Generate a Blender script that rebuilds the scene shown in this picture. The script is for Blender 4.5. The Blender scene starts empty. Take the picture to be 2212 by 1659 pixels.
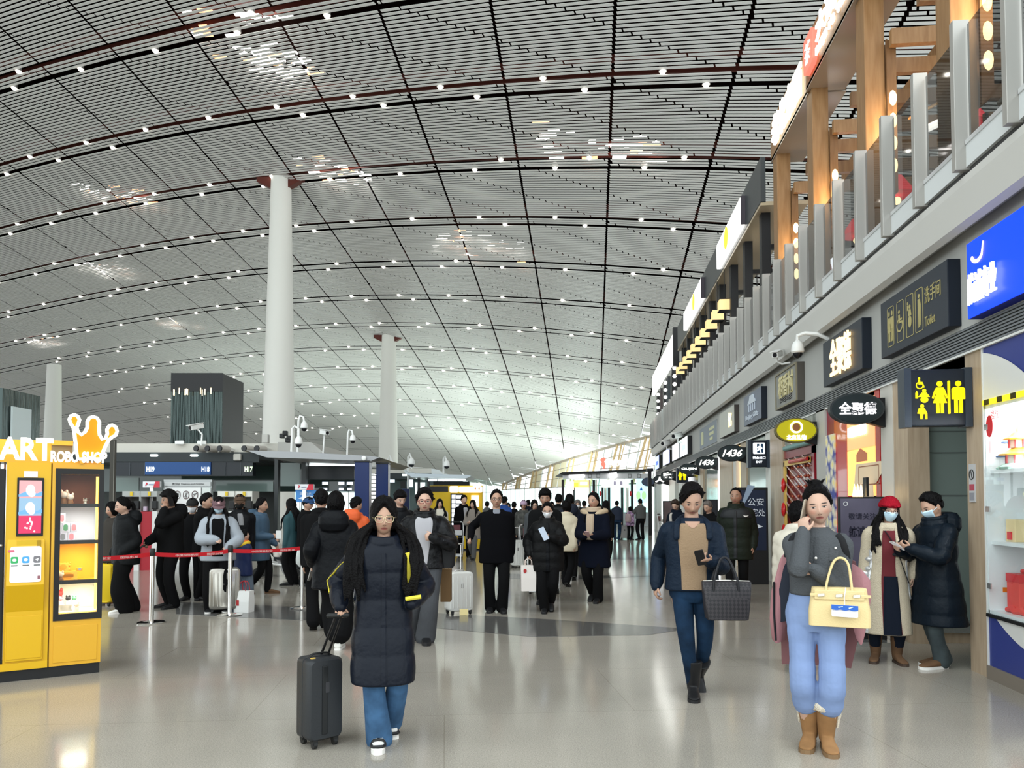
import bpy, bmesh, math, random
import numpy as np
from mathutils import Vector, Matrix, noise
random.seed(7)
SC = bpy.context.scene
COL = SC.collection
PI = math.pi
# ------------------------------------------------------------------ camera, world, exposure
F = 1650.0
TH = math.atan(173 / F)
CT, ST = math.cos(TH), math.sin(TH)
PITCH = math.radians(2.0)
PPY = 1083 - F * math.tan(PITCH)
CAMZ = 1.6
cam = bpy.data.cameras.new('camera')
cam.sensor_fit = 'HORIZONTAL'
cam.sensor_width = 36
cam.lens = F / 2212 * 36
cam.shift_y = (PPY - 829.5) / 2212
cam.clip_end = 600
camo = bpy.data.objects.new('camera', cam)
camo.location = (0, 0, CAMZ)
camo.rotation_euler = (PI / 2 + PITCH, 0, TH)
COL.objects.link(camo)
SC.camera = camo
SC.view_settings.view_transform = 'Standard'
SC.view_settings.look = 'None'
SC.view_settings.gamma = 1
SC.view_settings.use_curve_mapping = False
SC.view_settings.exposure = 1.15
cy = SC.cycles
cy.max_bounces = 6
cy.diffuse_bounces = 3
cy.glossy_bounces = 3
cy.transmission_bounces = 3
cy.transparent_max_bounces = 12
cy.caustics_reflective = False
cy.caustics_refractive = False
cy.sample_clamp_indirect = 6
W = bpy.data.worlds.new('daylight')
SC.world = W
W.use_nodes = True
bg = W.node_tree.nodes['Background']
bg.inputs[0].default_value = (0.90, 0.985, 1.0, 1)
bg.inputs[1].default_value = 1.3
def lamp(kind, loc, power, color=(1, 1, 1), size=1.0, rot=(0, 0, 0), sizey=None, name='light', spread=None):
 L = bpy.data.lights.new(name, kind)
 L.energy = power
 L.color = color
 if kind == 'AREA':
  L.size = size
  if sizey:
   L.shape = 'RECTANGLE'
   L.size_y = sizey
  if spread:
   L.spread = spread
 elif kind == 'SUN':
  L.angle = size
 else:
  L.shadow_soft_size = size
 o = bpy.data.objects.new(name, L)
 o.location = loc
 o.rotation_euler = rot
 COL.objects.link(o)
 return o
# ------------------------------------------------------------------ picture <-> place
RV = Vector((CT, ST, 0))
FV = Vector((-ST, CT, 0))
UV = Vector((0, 0, 1))
def ray(u, v):
 dx = (u - 1106) / F
 dy = (PPY - v) / F
 return RV * dx + FV * (math.cos(PITCH) - dy * math.sin(PITCH)) + UV * (math.sin(PITCH) + dy * math.cos(PITCH))
def onZ(u, v, z=0.0):
 r = ray(u, v)
 return Vector((0, 0, CAMZ)) + r * ((z - CAMZ) / r.z)
def onX(u, v, X):
 r = ray(u, v)
 return Vector((0, 0, CAMZ)) + r * (X / r.x)
def onY(u, v, Y):
 r = ray(u, v)
 return Vector((0, 0, CAMZ)) + r * (Y / r.y)
def onP(u, v, P, N):
 r = ray(u, v)
 c = Vector((0, 0, CAMZ))
 return c + r * ((Vector(P) - c).dot(N) / r.dot(N))
def onD(u, v, D):
 r = ray(u, v)
 return Vector((0, 0, CAMZ)) + r * (D / (r.dot(FV)))
# ------------------------------------------------------------------ materials
MATS = {}
def M(name, col=(.5, .5, .5), rough=.6, metal=0.0, bump=0.0, bscale=40.0, var=0.0, vscale=6.0, emit=0.0, ecol=None, coat=0.0, spec=.25, sheen=0.0):
 if name in MATS:
  return MATS[name]
 m = bpy.data.materials.new(name)
 m.use_nodes = True
 nt = m.node_tree
 b = nt.nodes['Principled BSDF']
 c4 = (*col, 1)
 b.inputs['Base Color'].default_value = c4
 b.inputs['Roughness'].default_value = rough
 b.inputs['Metallic'].default_value = metal
 b.inputs['Specular IOR Level'].default_value = spec
 if coat:
  b.inputs['Coat Weight'].default_value = coat
 if sheen:
  b.inputs['Sheen Weight'].default_value = sheen
  b.inputs['Sheen Roughness'].default_value = .5
 if emit:
  b.inputs['Emission Color'].default_value = (*(ecol or col), 1)
  b.inputs['Emission Strength'].default_value = emit
 if var or bump:
  tc = nt.nodes.new('ShaderNodeTexCoord')
 if var:
  n = nt.nodes.new('ShaderNodeTexNoise')
  n.inputs['Scale'].default_value = vscale
  n.inputs['Detail'].default_value = 4
  nt.links.new(tc.outputs['Object'], n.inputs['Vector'])
  r = nt.nodes.new('ShaderNodeValToRGB')
  r.color_ramp.elements[0].position = .3
  r.color_ramp.elements[1].position = .7
  r.color_ramp.elements[0].color = (*[max(0, x * (1 - var)) for x in col], 1)
  r.color_ramp.elements[1].color = (*[min(1, x * (1 + var)) for x in col], 1)
  nt.links.new(n.outputs['Fac'], r.inputs['Fac'])
  nt.links.new(r.outputs['Color'], b.inputs['Base Color'])
 if bump:
  n2 = nt.nodes.new('ShaderNodeTexNoise')
  n2.inputs['Scale'].default_value = bscale
  n2.inputs['Detail'].default_value = 3
  nt.links.new(tc.outputs['Object'], n2.inputs['Vector'])
  bp = nt.nodes.new('ShaderNodeBump')
  bp.inputs['Strength'].default_value = bump
  bp.inputs['Distance'].default_value = .02
  nt.links.new(n2.outputs['Fac'], bp.inputs['Height'])
  nt.links.new(bp.outputs['Normal'], b.inputs['Normal'])
 MATS[name] = m
 return m
def EM(name, col, s):
 return M(name, tuple(x * .6 for x in col), .5, emit=s, ecol=col)
def glass(name, tint=(.93, .97, .96), rough=.02, refl=.5):
 if name in MATS:
  return MATS[name]
 m = bpy.data.materials.new(name)
 m.use_nodes = True
 nt = m.node_tree
 nt.nodes.clear()
 o = nt.nodes.new('ShaderNodeOutputMaterial')
 t = nt.nodes.new('ShaderNodeBsdfTransparent')
 t.inputs[0].default_value = (*tint, 1)
 g = nt.nodes.new('ShaderNodeBsdfGlossy')
 g.inputs['Roughness'].default_value = rough
 fr = nt.nodes.new('ShaderNodeFresnel')
 fr.inputs[0].default_value = 1.3 + refl * .4
 mx = nt.nodes.new('ShaderNodeMixShader')
 ge = nt.nodes.new('ShaderNodeNewGeometry')
 sb = nt.nodes.new('ShaderNodeMath')
 sb.operation = 'SUBTRACT'
 sb.use_clamp = True
 nt.links.new(fr.outputs[0], sb.inputs[0])
 nt.links.new(ge.outputs['Backfacing'], sb.inputs[1])
 nt.links.new(sb.outputs[0], mx.inputs[0])
 nt.links.new(t.outputs[0], mx.inputs[1])
 nt.links.new(g.outputs[0], mx.inputs[2])
 nt.links.new(mx.outputs[0], o.inputs[0])
 MATS[name] = m
 return m
def wood(name, c1, c2, rough=.45, scale=6.0, zstretch=.12):
 if name in MATS:
  return MATS[name]
 m = M(name, c1, rough)
 nt = m.node_tree
 b = nt.nodes['Principled BSDF']
 tc = nt.nodes.new('ShaderNodeTexCoord')
 mp = nt.nodes.new('ShaderNodeMapping')
 mp.inputs['Scale'].default_value = (scale, scale, scale * zstretch)
 n = nt.nodes.new('ShaderNodeTexNoise')
 n.inputs['Scale'].default_value = 3
 n.inputs['Detail'].default_value = 6
 r = nt.nodes.new('ShaderNodeValToRGB')
 r.color_ramp.elements[0].position = .35
 r.color_ramp.elements[0].color = (*c1, 1)
 r.color_ramp.elements[1].position = .65
 r.color_ramp.elements[1].color = (*c2, 1)
 nt.links.new(tc.outputs['Object'], mp.inputs[0])
 nt.links.new(mp.outputs[0], n.inputs['Vector'])
 nt.links.new(n.outputs['Fac'], r.inputs[0])
 nt.links.new(r.outputs[0], b.inputs['Base Color'])
 return m
# ------------------------------------------------------------------ mesh builder
class MB:
 def __init__(s):
  s.v = []
  s.f = []
  s.mi = []
  s.cur = 0
 def add(s, vs, fs):
  b = len(s.v)
  s.v.extend([Vector(p) for p in vs])
  for f in fs:
   s.f.append([b + i for i in f])
   s.mi.append(s.cur)
  return s
 def box(s, a, b):
  x0, y0, z0 = [min(a[i], b[i]) for i in range(3)]
  x1, y1, z1 = [max(a[i], b[i]) for i in range(3)]
  return s.add([(x0, y0, z0), (x1, y0, z0), (x1, y1, z0), (x0, y1, z0), (x0, y0, z1), (x1, y0, z1), (x1, y1, z1), (x0, y1, z1)],
     [(3, 2, 1, 0), (4, 5, 6, 7), (0, 1, 5, 4), (1, 2, 6, 5), (2, 3, 7, 6), (3, 0, 4, 7)])
 def obox(s, c, X, Y, Z, dx, dy, dz):
  c = Vector(c)
  P = []
  for sz in (-1, 1):
   for sx, sy in ((-1, -1), (1, -1), (1, 1), (-1, 1)):
    P.append(c + X * (sx * dx / 2) + Y * (sy * dy / 2) + Z * (sz * dz / 2))
  return s.add(P, [(3, 2, 1, 0), (4, 5, 6, 7), (0, 1, 5, 4), (1, 2, 6, 5), (2, 3, 7, 6), (3, 0, 4, 7)])
 def bar(s, a, b, w, h=None, up=(0, 0, 1)):
  a, b = Vector(a), Vector(b)
  d = b - a
  L = d.length
  if L < 1e-6:
   return s
  d /= L
  u = Vector(up)
  if abs(u.dot(d)) > .98:
   u = Vector((0, 1, 0))
  x = d.cross(u).normalized()
  z = x.cross(d)
  return s.obox((a + b) / 2, x, d, z, w, L, h or w)
 def prism(s, poly, o, X, Y, N, depth):
  """flat outline poly (list of (x,y)) in the plane o,X,Y pushed along N by depth"""
  o, X, Y, N = Vector(o), Vector(X), Vector(Y), Vector(N)
  n = len(poly)
  A = [o + X * p[0] + Y * p[1] for p in poly]
  B = [p + N * depth for p in A]
  fs = [list(range(n))[::-1], list(range(n, 2 * n))]
  fs += [(i, (i + 1) % n, n + (i + 1) % n, n + i) for i in range(n)]
  return s.add(A + B, fs)
 def quad(s, a, b, c, d):
  return s.add([a, b, c, d], [(0, 1, 2, 3)])
 def rings(s, rs, cap0=True, cap1=True, close=False):
  n = len(rs[0])
  vs = [p for r in rs for p in r]
  fs = []
  for i in range(len(rs) - 1 + (1 if close else 0)):
   a = i * n
   b = ((i + 1) % len(rs)) * n
   for j in range(n):
    k = (j + 1) % n
    fs.append((a + j, a + k, b + k, b + j))
  if cap0 and not close:
   fs.append(tuple(range(n))[::-1])
  if cap1 and not close:
   fs.append(tuple(range((len(rs) - 1) * n, len(rs) * n)))
  return s.add(vs, fs)
 def tube(s, pts, r, n=10, close=False, flat=1.0, up=None, round_ends=False):
  pts = [Vector(p) for p in pts]
  if not hasattr(r, '__len__'):
   r = [r] * len(pts)
  r = list(r)
  if round_ends and not close:
   d0 = (pts[0] - pts[1]).normalized()
   d1 = (pts[-1] - pts[-2]).normalized()
   pre = [(pts[0] + d0 * r[0] * math.sin(a), r[0] * math.cos(a)) for a in (1.45, 1.0, .5)]
   post = [(pts[-1] + d1 * r[-1] * math.sin(a), r[-1] * math.cos(a)) for a in (.5, 1.0, 1.45)]
   pts = [p for p, _ in pre] + pts + [p for p, _ in post]
   r = [q for _, q in pre] + r + [q for _, q in post]
  m = len(pts)
  rs = []
  prev = None
  for i, p in enumerate(pts):
   if close:
    t = pts[(i + 1) % m] - pts[i - 1]
   else:
    t = pts[min(i + 1, m - 1)] - pts[max(i - 1, 0)]
   t.normalize()
   if prev is None:
    u = Vector(up) if up else (Vector((0, 0, 1)) if abs(t.z) < .9 else Vector((0, 1, 0)))
   else:
    u = prev
   x = t.cross(u)
   if x.length < 1e-5:
    x = t.orthogonal()
   x.normalize()
   u2 = x.cross(t).normalized()
   prev = u2
   rs.append([p + x * (math.cos(a) * r[i]) + u2 * (math.sin(a) * r[i] * flat) for a in [2 * PI * k / n for k in range(n)]])
  return s.rings(rs, close=close)
 def lathe(s, prof, c=(0, 0, 0), n=20, axis='Z'):
  c = Vector(c)
  rs = []
  for r, h in prof:
   ring = []
   for k in range(n):
    a = 2 * PI * k / n
    x, y = r * math.cos(a), r * math.sin(a)
    ring.append(c + (Vector((x, y, h)) if axis == 'Z' else (Vector((h, x, y)) if axis == 'X' else Vector((y, h, x)))))
   rs.append(ring)
  return s.rings(rs)
 def sphere(s, c, rx, ry=None, rz=None, n=14, m=8):
  ry = ry or rx
  rz = rz or rx
  c = Vector(c)
  rs = []
  for i in range(m + 1):
   t = PI * (i + .02) / (m + .04) - PI / 2
   rs.append([c + Vector((rx * math.cos(t) * math.cos(2 * PI * k / n), ry * math.cos(t) * math.sin(2 * PI * k / n), rz * math.sin(t))) for k in range(n)])
  return s.rings(rs)
INV = {}
def link(o, parent=None):
 COL.objects.link(o)
 if parent is not None:
  o.parent = parent
 return o
def obj(name, mb, mat, parent=None, smooth=False, bevel=0.0, world=True, angle=40):
 me = bpy.data.meshes.new(name)
 vs = mb.v
 if parent is not None and world:
  iv = wm(parent).inverted()
  vs = [iv @ p for p in vs]
 me.from_pydata(vs, [], mb.f)
 mats = mat if isinstance(mat, (list, tuple)) else [mat]
 for m in mats:
  me.materials.append(m)
 if len(mats) > 1:
  me.polygons.foreach_set('material_index', mb.mi)
 me.validate()
 bm = bmesh.new()
 bm.from_mesh(me)
 bmesh.ops.recalc_face_normals(bm, faces=bm.faces)
 bm.to_mesh(me)
 bm.free()
 if smooth:
  me.polygons.foreach_set('use_smooth', [True] * len(me.polygons))
  me.set_sharp_from_angle(angle=math.radians(angle))
 o = bpy.data.objects.new(name, me)
 link(o, parent)
 if bevel:
  md = o.modifiers.new('b', 'BEVEL')
  md.width = bevel
  md.segments = 2
  md.limit_method = 'ANGLE'
 return o
def wm(o):
 m = Matrix.LocRotScale(o.location, o.rotation_euler, None)
 p = o.parent
 while p is not None:
  m = Matrix.LocRotScale(p.location, p.rotation_euler, None) @ m
  p = p.parent
 return m
def tag(o, label, cat, group=None, kind=None):
 o['label'] = label
 o['category'] = cat
 if group:
  o['group'] = group
 if kind:
  o['kind'] = kind
 return o
def root(name, label, cat, loc=(0, 0, 0), rz=0.0, group=None):
 o = bpy.data.objects.new(name, None)
 o.empty_display_size = .1
 o.location = loc
 o.rotation_euler = (0, 0, rz)
 COL.objects.link(o)
 return tag(o, label, cat, group)
def struct(name, mb, mat, smooth=False, bevel=0):
 o = obj(name, mb, mat, None, smooth, bevel)
 o['kind'] = 'structure'
 return o
def copy_tree(o, parent=None):
 c = o.copy()
 COL.objects.link(c)
 c.parent = parent
 for ch in list(o.children):
  copy_tree(ch, c)
 return c
def text(body, o, X, Y, w=None, h=None, mat=None, parent=None, name='lettering', ext=.004, bold=0.0, align='CENTER', shear=0.0, label=None):
 """lettering in the plane o,X,Y fitted to width w and/or height h, o = centre (or left edge) of the line"""
 c = bpy.data.curves.new('t', 'FONT')
 c.body = body
 c.size = 1
 c.offset = bold
 c.extrude = .01
 c.shear = shear
 c.resolution_u = 3
 t = bpy.data.objects.new('t', c)
 COL.objects.link(t)
 dg = bpy.context.evaluated_depsgraph_get()
 dg.update()
 me = bpy.data.meshes.new_from_object(t.evaluated_get(dg))
 bpy.data.objects.remove(t)
 bpy.data.curves.remove(c)
 co = np.zeros(len(me.vertices) * 3)
 me.vertices.foreach_get('co', co)
 co = co.reshape(-1, 3)
 lo, hi = co.min(0), co.max(0)
 sx = w / (hi[0] - lo[0]) if w else None
 sy = h / (hi[1] - lo[1]) if h else None
 sx = sx or sy
 sy = sy or sx
 X, Y, o = Vector(X).normalized(), Vector(Y).normalized(), Vector(o)
 N = X.cross(Y)
 cx = (lo[0] + hi[0]) / 2 if align == 'CENTER' else lo[0]
 cyy = (lo[1] + hi[1]) / 2
 vs = [o + X * ((p[0] - cx) * sx) + Y * ((p[1] - cyy) * sy) + N * (ext if p[2] > 0 else 0) for p in co]
 if parent is not None:
  iv = wm(parent).inverted()
  vs = [iv @ p for p in vs]
 for i, p in enumerate(vs):
  me.vertices[i].co = p
 me.materials.clear()
 me.materials.append(mat)
 me.name = name
 ob = bpy.data.objects.new(name, me)
 link(ob, parent)
 if label:
  ob['label'] = label
 return ob
def ellipse(rx, ry, n=40, cx=0, cy=0):
 return [(cx + rx * math.cos(2 * PI * k / n), cy + ry * math.sin(2 * PI * k / n)) for k in range(n)]
def rrect(w, h, r, n=4, cx=0, cy=0):
 P = []
 for sx, sy, a0 in ((1, 1, 0), (-1, 1, PI / 2), (-1, -1, PI), (1, -1, 1.5 * PI)):
  for k in range(n + 1):
   a = a0 + PI / 2 * k / n
   P.append((cx + sx * (w / 2 - r) + r * math.cos(a), cy + sy * (h / 2 - r) + r * math.sin(a)))
 return P
# ================================================================== SETTING
def floor_mat():
 m = M('floor_stone', (.36, .335, .30), .13, spec=.5)
 nt = m.node_tree
 b = nt.nodes['Principled BSDF']
 tc = nt.nodes.new('ShaderNodeTexCoord')
 mp = nt.nodes.new('ShaderNodeMapping')
 mp.inputs['Rotation'].default_value = (0, 0, math.radians(-11))
 nt.links.new(tc.outputs['Object'], mp.inputs[0])
 n1 = nt.nodes.new('ShaderNodeTexNoise')
 n1.inputs['Scale'].default_value = 120
 n1.inputs['Detail'].default_value = 5
 nt.links.new(mp.outputs[0], n1.inputs['Vector'])
 r1 = nt.nodes.new('ShaderNodeValToRGB')
 r1.color_ramp.elements[0].position = .32
 r1.color_ramp.elements[0].color = (.255, .228, .19, 1)
 r1.color_ramp.elements[1].position = .68
 r1.color_ramp.elements[1].color = (.42, .385, .33, 1)
 nt.links.new(n1.outputs['Fac'], r1.inputs[0])
 n2 = nt.nodes.new('ShaderNodeTexNoise')
 n2.inputs['Scale'].default_value = .6
 n2.inputs['Detail'].default_value = 3
 nt.links.new(mp.outputs[0], n2.inputs['Vector'])
 mr = nt.nodes.new('ShaderNodeMapRange')
 mr.inputs[1].default_value = .3
 mr.inputs[2].default_value = .7
 mr.inputs[3].default_value = .88
 mr.inputs[4].default_value = 1.1
 nt.links.new(n2.outputs['Fac'], mr.inputs[0])
 br = nt.nodes.new('ShaderNodeTexBrick')
 br.inputs['Scale'].default_value = 1
 br.inputs['Brick Width'].default_value = 2.9
 br.inputs['Row Height'].default_value = 1.45
 br.inputs['Mortar Size'].default_value = .0035
 br.inputs['Color1'].default_value = (1, 1, 1, 1)
 br.inputs['Color2'].default_value = (.975, .975, .98, 1)
 br.inputs['Mortar'].default_value = (.78, .76, .73, 1)
 nt.links.new(mp.outputs[0], br.inputs['Vector'])
 m1 = nt.nodes.new('ShaderNodeMix')
 m1.data_type = 'RGBA'
 m1.blend_type = 'MULTIPLY'
 m1.inputs[0].default_value = 1
 nt.links.new(r1.outputs[0], m1.inputs[6])
 nt.links.new(br.outputs['Color'], m1.inputs[7])
 m2 = nt.nodes.new('ShaderNodeMix')
 m2.data_type = 'RGBA'
 m2.blend_type = 'MULTIPLY'
 m2.inputs[0].default_value = 1
 nt.links.new(m1.outputs[2], m2.inputs[6])
 nt.links.new(mr.outputs[0], m2.inputs[7])
 nt.links.new(m2.outputs[2], b.inputs['Base Color'])
 bp = nt.nodes.new('ShaderNodeBump')
 bp.inputs['Strength'].default_value = .04
 bp.inputs['Distance'].default_value = .01
 n3 = nt.nodes.new('ShaderNodeTexNoise')
 n3.inputs['Scale'].default_value = 9
 nt.links.new(mp.outputs[0], n3.inputs['Vector'])
 nt.links.new(n3.outputs['Fac'], bp.inputs['Height'])
 nt.links.new(bp.outputs[0], b.inputs['Normal'])
 return m
struct('floor', MB().box((-130, -14, -.3), (24, 190, 0)), floor_mat())
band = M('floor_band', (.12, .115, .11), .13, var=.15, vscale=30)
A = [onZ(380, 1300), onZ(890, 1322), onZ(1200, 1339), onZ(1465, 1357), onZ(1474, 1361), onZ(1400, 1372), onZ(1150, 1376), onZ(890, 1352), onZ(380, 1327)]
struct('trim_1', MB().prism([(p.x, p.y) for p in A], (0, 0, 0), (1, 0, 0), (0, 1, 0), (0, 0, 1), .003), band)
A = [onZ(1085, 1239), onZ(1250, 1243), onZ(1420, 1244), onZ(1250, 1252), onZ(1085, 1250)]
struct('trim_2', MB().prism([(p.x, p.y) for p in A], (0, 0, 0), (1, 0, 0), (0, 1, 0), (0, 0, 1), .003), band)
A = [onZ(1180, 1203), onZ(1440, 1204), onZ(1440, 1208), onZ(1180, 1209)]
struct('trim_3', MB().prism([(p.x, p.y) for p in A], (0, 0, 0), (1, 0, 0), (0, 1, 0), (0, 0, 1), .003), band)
FPL, FPR = onD(1085, 1083, 150), onD(1480, 1083, 88)
def beyond(x, y, m=0.0):
 dx, dy = FPR.x - FPL.x, FPR.y - FPL.y
 L = math.hypot(dx, dy)
 return ((x - FPL.x) * dy - (y - FPL.y) * dx) / L < -m or y > 152 + m
# ---- ceiling: slats hung on a shallow dome, broken by seams and diagonal joints
CC = (2.48931481e+01, -2.08209714e-01, -8.25614917e-02, -2.38576822e-03, -5.40653699e-04, -5.38923985e-04)
def zc(x, y):
 if x < -45:
  dx = x + 45
  return zc(-45, y) + (CC[1] - 90 * CC[3] + CC[4] * y) * dx + .4 * CC[3] * dx * dx
 return CC[0] + CC[1] * x + CC[2] * y + CC[3] * x * x + CC[4] * x * y + CC[5] * y * y
def ceil_hit(u, v):
 for i in range(300, 6000):
  p = onD(u, v, i * .05)
  if p.z >= zc(p.x, p.y):
   return p
 return None
PITCHS = 6.69 / 27
SL = -.335
Y00 = 34.76 + .64 * .335      # a row gap line: Y = Y00 + 6.69 k + SL X
sv, sf = [], []
def seam_breaks(c):
 """x where the slat Y=c+SL x is cut: long seams and diagonal joints"""
 B = []
 for k in range(-24, 9):
  B.append((1.0 + 5.2 * k, .075))
 d0 = 31.7 - .29
 for k in range(-50, 60):
  d = d0 + 3.345 * k
  x = (c - d) / (.29 - SL)
  if -125 < x < 42:
   B.append((x, .04))
 B.sort()
 return B
def slat(c, x0, x1):
 w, t = .138, .02 + min(max((c + SL * x0 - 40) * .0013, 0), .06)
 n = Vector((-SL, 1, 0)).normalized()
 P = []
 for x in (x0, x1):
  y = c + SL * x
  for s, dz in ((-1, 0), (1, 0), (1, t), (-1, t)):
   px, py = x + n.x * s * w / 2, y + n.y * s * w / 2
   P.append((px, py, zc(x, y) + dz + (zc(px, py) - zc(x, y))))
 b = len(sv)
 sv.extend(P)
 for q in ((0, 1, 5, 4), (1, 2, 6, 5), (3, 0, 4, 7), (2, 3, 7, 6), (0, 3, 2, 1), (4, 5, 6, 7)):
  sf.append([b + i for i in q])
for m in range(-200, 560):
 if m % 27 in (0, 4):
  continue
 c = Y00 + PITCHS * m
 B = seam_breaks(c)
 for (a, ga), (b_, gb) in zip(B, B[1:]):
  x0, x1 = a + ga, b_ - gb
  if x1 - x0 < .05:
   continue
  xm = (x0 + x1) / 2
  y = c + SL * xm
  # only the part of the roof that stands over the hall in front of us
  if y < 8 or y > 175 or zc(xm, y) < 3.5 or xm > 40 or xm < -112:
   continue
  if xm < -8 - y * .79 - 6 or beyond(xm, y, .3):
   continue
  slat(c, x0, x1)
me = bpy.data.meshes.new('ceiling')
me.from_pydata(sv, [], sf)
me.materials.append(M('slat', (.66, .645, .62), .45))
o = link(bpy.data.objects.new('ceiling', me))
o['kind'] = 'structure'
mb = MB()
NX, NY = 60, 70
P = [[Vector((-125 + 168 * i / NX, 4 + 175 * j / NY, 0)) for i in range(NX + 1)] for j in range(NY + 1)]
for r in P:
 for p in r:
  p.z = max(zc(p.x, p.y), 3.0) + 1.9
mb.add([p for r in P for p in r], [(j * (NX + 1) + i, j * (NX + 1) + i + 1, (j + 1) * (NX + 1) + i + 1, (j + 1) * (NX + 1) + i) for j in range(NY) for i in range(NX) if not beyond(-125 + 168 * (i + .5) / NX, 4 + 175 * (j + .5) / NY, 1.0)])
struct('ceiling_deck', mb, M('roof_deck', (.006, .003, .0025), .9, spec=.0), True)
mb = MB()
for k in range(-3, 21):
 for dd in (0, 4 * PITCHS):
  c = Y00 + 6.69 * k + dd
  pts = []
  for x in range(-110, 38, 6):
   y = c + SL * x
   if 10 < y < 150 and zc(x, y) > 4 and x > -14 - y * .79 and not beyond(x, y):
    pts.append(Vector((x, y, zc(x, y) + .75)))
  for a, b_ in zip(pts, pts[1:]):
   mb.bar(a, b_, .16, .3)
struct('ceiling_purlins', mb, M('rust', (.10, .022, .014), .6))
skyem = EM('roof_glass', (1, .97, .93), 3.2)
ora = EM('roof_glass_orange', (1, .42, .2), 1.3)  # orange bits among the glowing roof panes
nwin = 0
for u, v, w, l in ((520, 90, 6.0, 3.6), (610, 155, 3.5, 2.0), (245, 425, 5.0, 2.8), (715, 378, 4.6, 3.0), (1295, 335, 6.4, 3.6), (1030, 535, 7.0, 4.6), (232, 585, 5.0, 3.0), (385, 702, 4.5, 2.6), (95, 742, 4.5, 2.4)):
 p = ceil_hit(u, v)
 mb = MB()
 rr = random.Random(int(u))
 zt = zc(p.x, p.y) + .5
 for q in range(24):
  cx, cyy = p.x + rr.uniform(-w / 2, w / 2), p.y + rr.uniform(-l / 2, l / 2)
  a, b_ = rr.uniform(.15, .5), rr.uniform(.06, .2)
  mb.cur = 0 if rr.random() < .72 else 1
  mb.box((cx - a, cyy - b_, zc(cx, cyy) + .32), (cx + a, cyy + b_, zc(cx, cyy) + .36))
 nwin += 1
 o = struct('window_%d' % nwin, mb, [skyem, ora])
colm = M('column_white', (.78, .77, .72), .42)
for i, (u, vt, D, r0, r1) in enumerate(((600, 380, 51.2, 1.16, .66), (838, 725, 81.4, 1.12, .74), (111, 792, 88, 1.08, .74))):
 p = onD(u, vt, D)
 g = onD(u, 1083, D)
 pr = []
 ztop = zc(g.x, g.y) + .3 if i < 2 else p.z + .2
 for k in range(13):
  t = k / 12
  pr.append((r0 + (r1 - r0) * t ** 1.1, ztop * t))
 mb = MB().lathe(pr, (g.x, g.y, 0), 36)
 struct('column_%d' % (i + 1), mb, colm, True)
 if i < 2:
  mb = MB()
  for s in (-1, 1):
   mb.prism([(0, 0), (s * 1.0, .5), (s * 1.0, .8), (0, .8)], (g.x + s * .6, g.y - .3, ztop - .9), (1, 0, 0), (0, 0, 1), (0, 1, 0), .5)
  struct('column_bracket_%d' % (i + 1), mb, M('rust'))
hb = MB().lathe([(.02, .30), (.13, .30), (.17, .2), (.18, 0), (.15, 0), (.02, .02)], (0, 0, 0), 14)
lb = MB().lathe([(.12, .0), (.12, -.04), (.10, -.09), (.05, -.125), (.01, -.13)], (0, 0, 0), 14)
sroot = root('ceiling_spotlight', 'small round white spotlight set in a dark gap of the slatted ceiling', 'spotlight', (0, 0, 0), 0, 'ceiling spotlights')
obj('housing', hb, M('lamp_housing', (.35, .34, .33), .4), sroot, True)
obj('lens', lb, EM('lamp_lens', (1, .95, .85), 6.0), sroot, True)
first = True
cnt = 0
for k in range(-2, 12):
 for j, dd in enumerate((0, 4 * PITCHS)):
  c = Y00 + 6.69 * k + dd
  for q in range(-14, 2):
   x = 1 + 5.2 * q + 2.2 + (1.6 if (k + j) % 2 else 0) + .4 * math.sin(7 * q + 3 * k + j)
   y = c + SL * x
   if y < 22 or x > 5.5 or zc(x, y) < 5 or (math.sin(q * 12.9 + k * 78.2 + j * 3.3) > .93):
    continue
   d = y * CT - x * ST
   u = 1106 + F * (x * CT + y * ST) / d
   v = 1083 - F * (zc(x, y) - CAMZ) / d
   if not (-20 < u < 1760 and -20 < v < 1040):
    continue
   o = sroot if first else copy_tree(sroot)
   first = False
   o.location = (x, y, zc(x, y) + .02)
   cnt += 1
print('SPOTS', cnt)
# ================================================================== RIGHT SIDE BUILDING
XW = 3.57
grey = M('wall_grey', (.42, .42, .40), .6, bump=.05, bscale=8)
lgrey = M('wall_light', (.56, .55, .52), .5)
Y0, Y1 = 4.2, 43.5
struct('wall_right', MB().box((XW, Y0, 3.26), (XW + .3, Y1, 4.19)), grey)
mb = MB()
mb.box((XW + .02, Y0, 3.02), (XW + .3, Y1, 3.26))
for i in range(8):
 z = 3.03 + i * .029
 mb.box((XW - .015, Y0, z), (XW + .03, Y1, z + .017))
struct('trim_4', mb, M('rib', (.17, .18, .19), .4))
mb = MB()
mb.box((XW - .03, Y0, 3.0), (XW + .3, Y1, 3.02))
struct('trim_5', mb, M('trim_white', (.7, .7, .68), .4))
sec = [(3.30, 4.49), (3.30, 4.42), (3.36, 4.14), (3.42, 4.10), (XW + .02, 4.20), (XW + .02, 4.49)]
mb = MB().prism(sec, (0, Y0, 0), (1, 0, 0), (0, 0, 1), (0, 1, 0), Y1 - Y0)
struct('trim_6', mb, lgrey)
struct('trim_7', MB().box((3.34, Y0, 4.49), (XW, Y1, 4.56)), M('shadow_gap', (.06, .06, .06), .8))
struct('floor_upper', MB().box((3.45, Y0, 4.3), (18, Y1, 4.56)), grey)
struct('wall_end', MB().box((XW, Y1, 0), (16, Y1 + .3, 4.5)), lgrey)
rail = root('balcony_railing', 'long glass balcony railing with flat grey posts along the upper gallery', 'railing', (3.3, 20, 4.5))
pm = M('post_grey', (.40, .385, .36), .38, metal=.35)
gm = glass('rail_glass', (.52, .53, .53), .03, 1.0)
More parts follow.
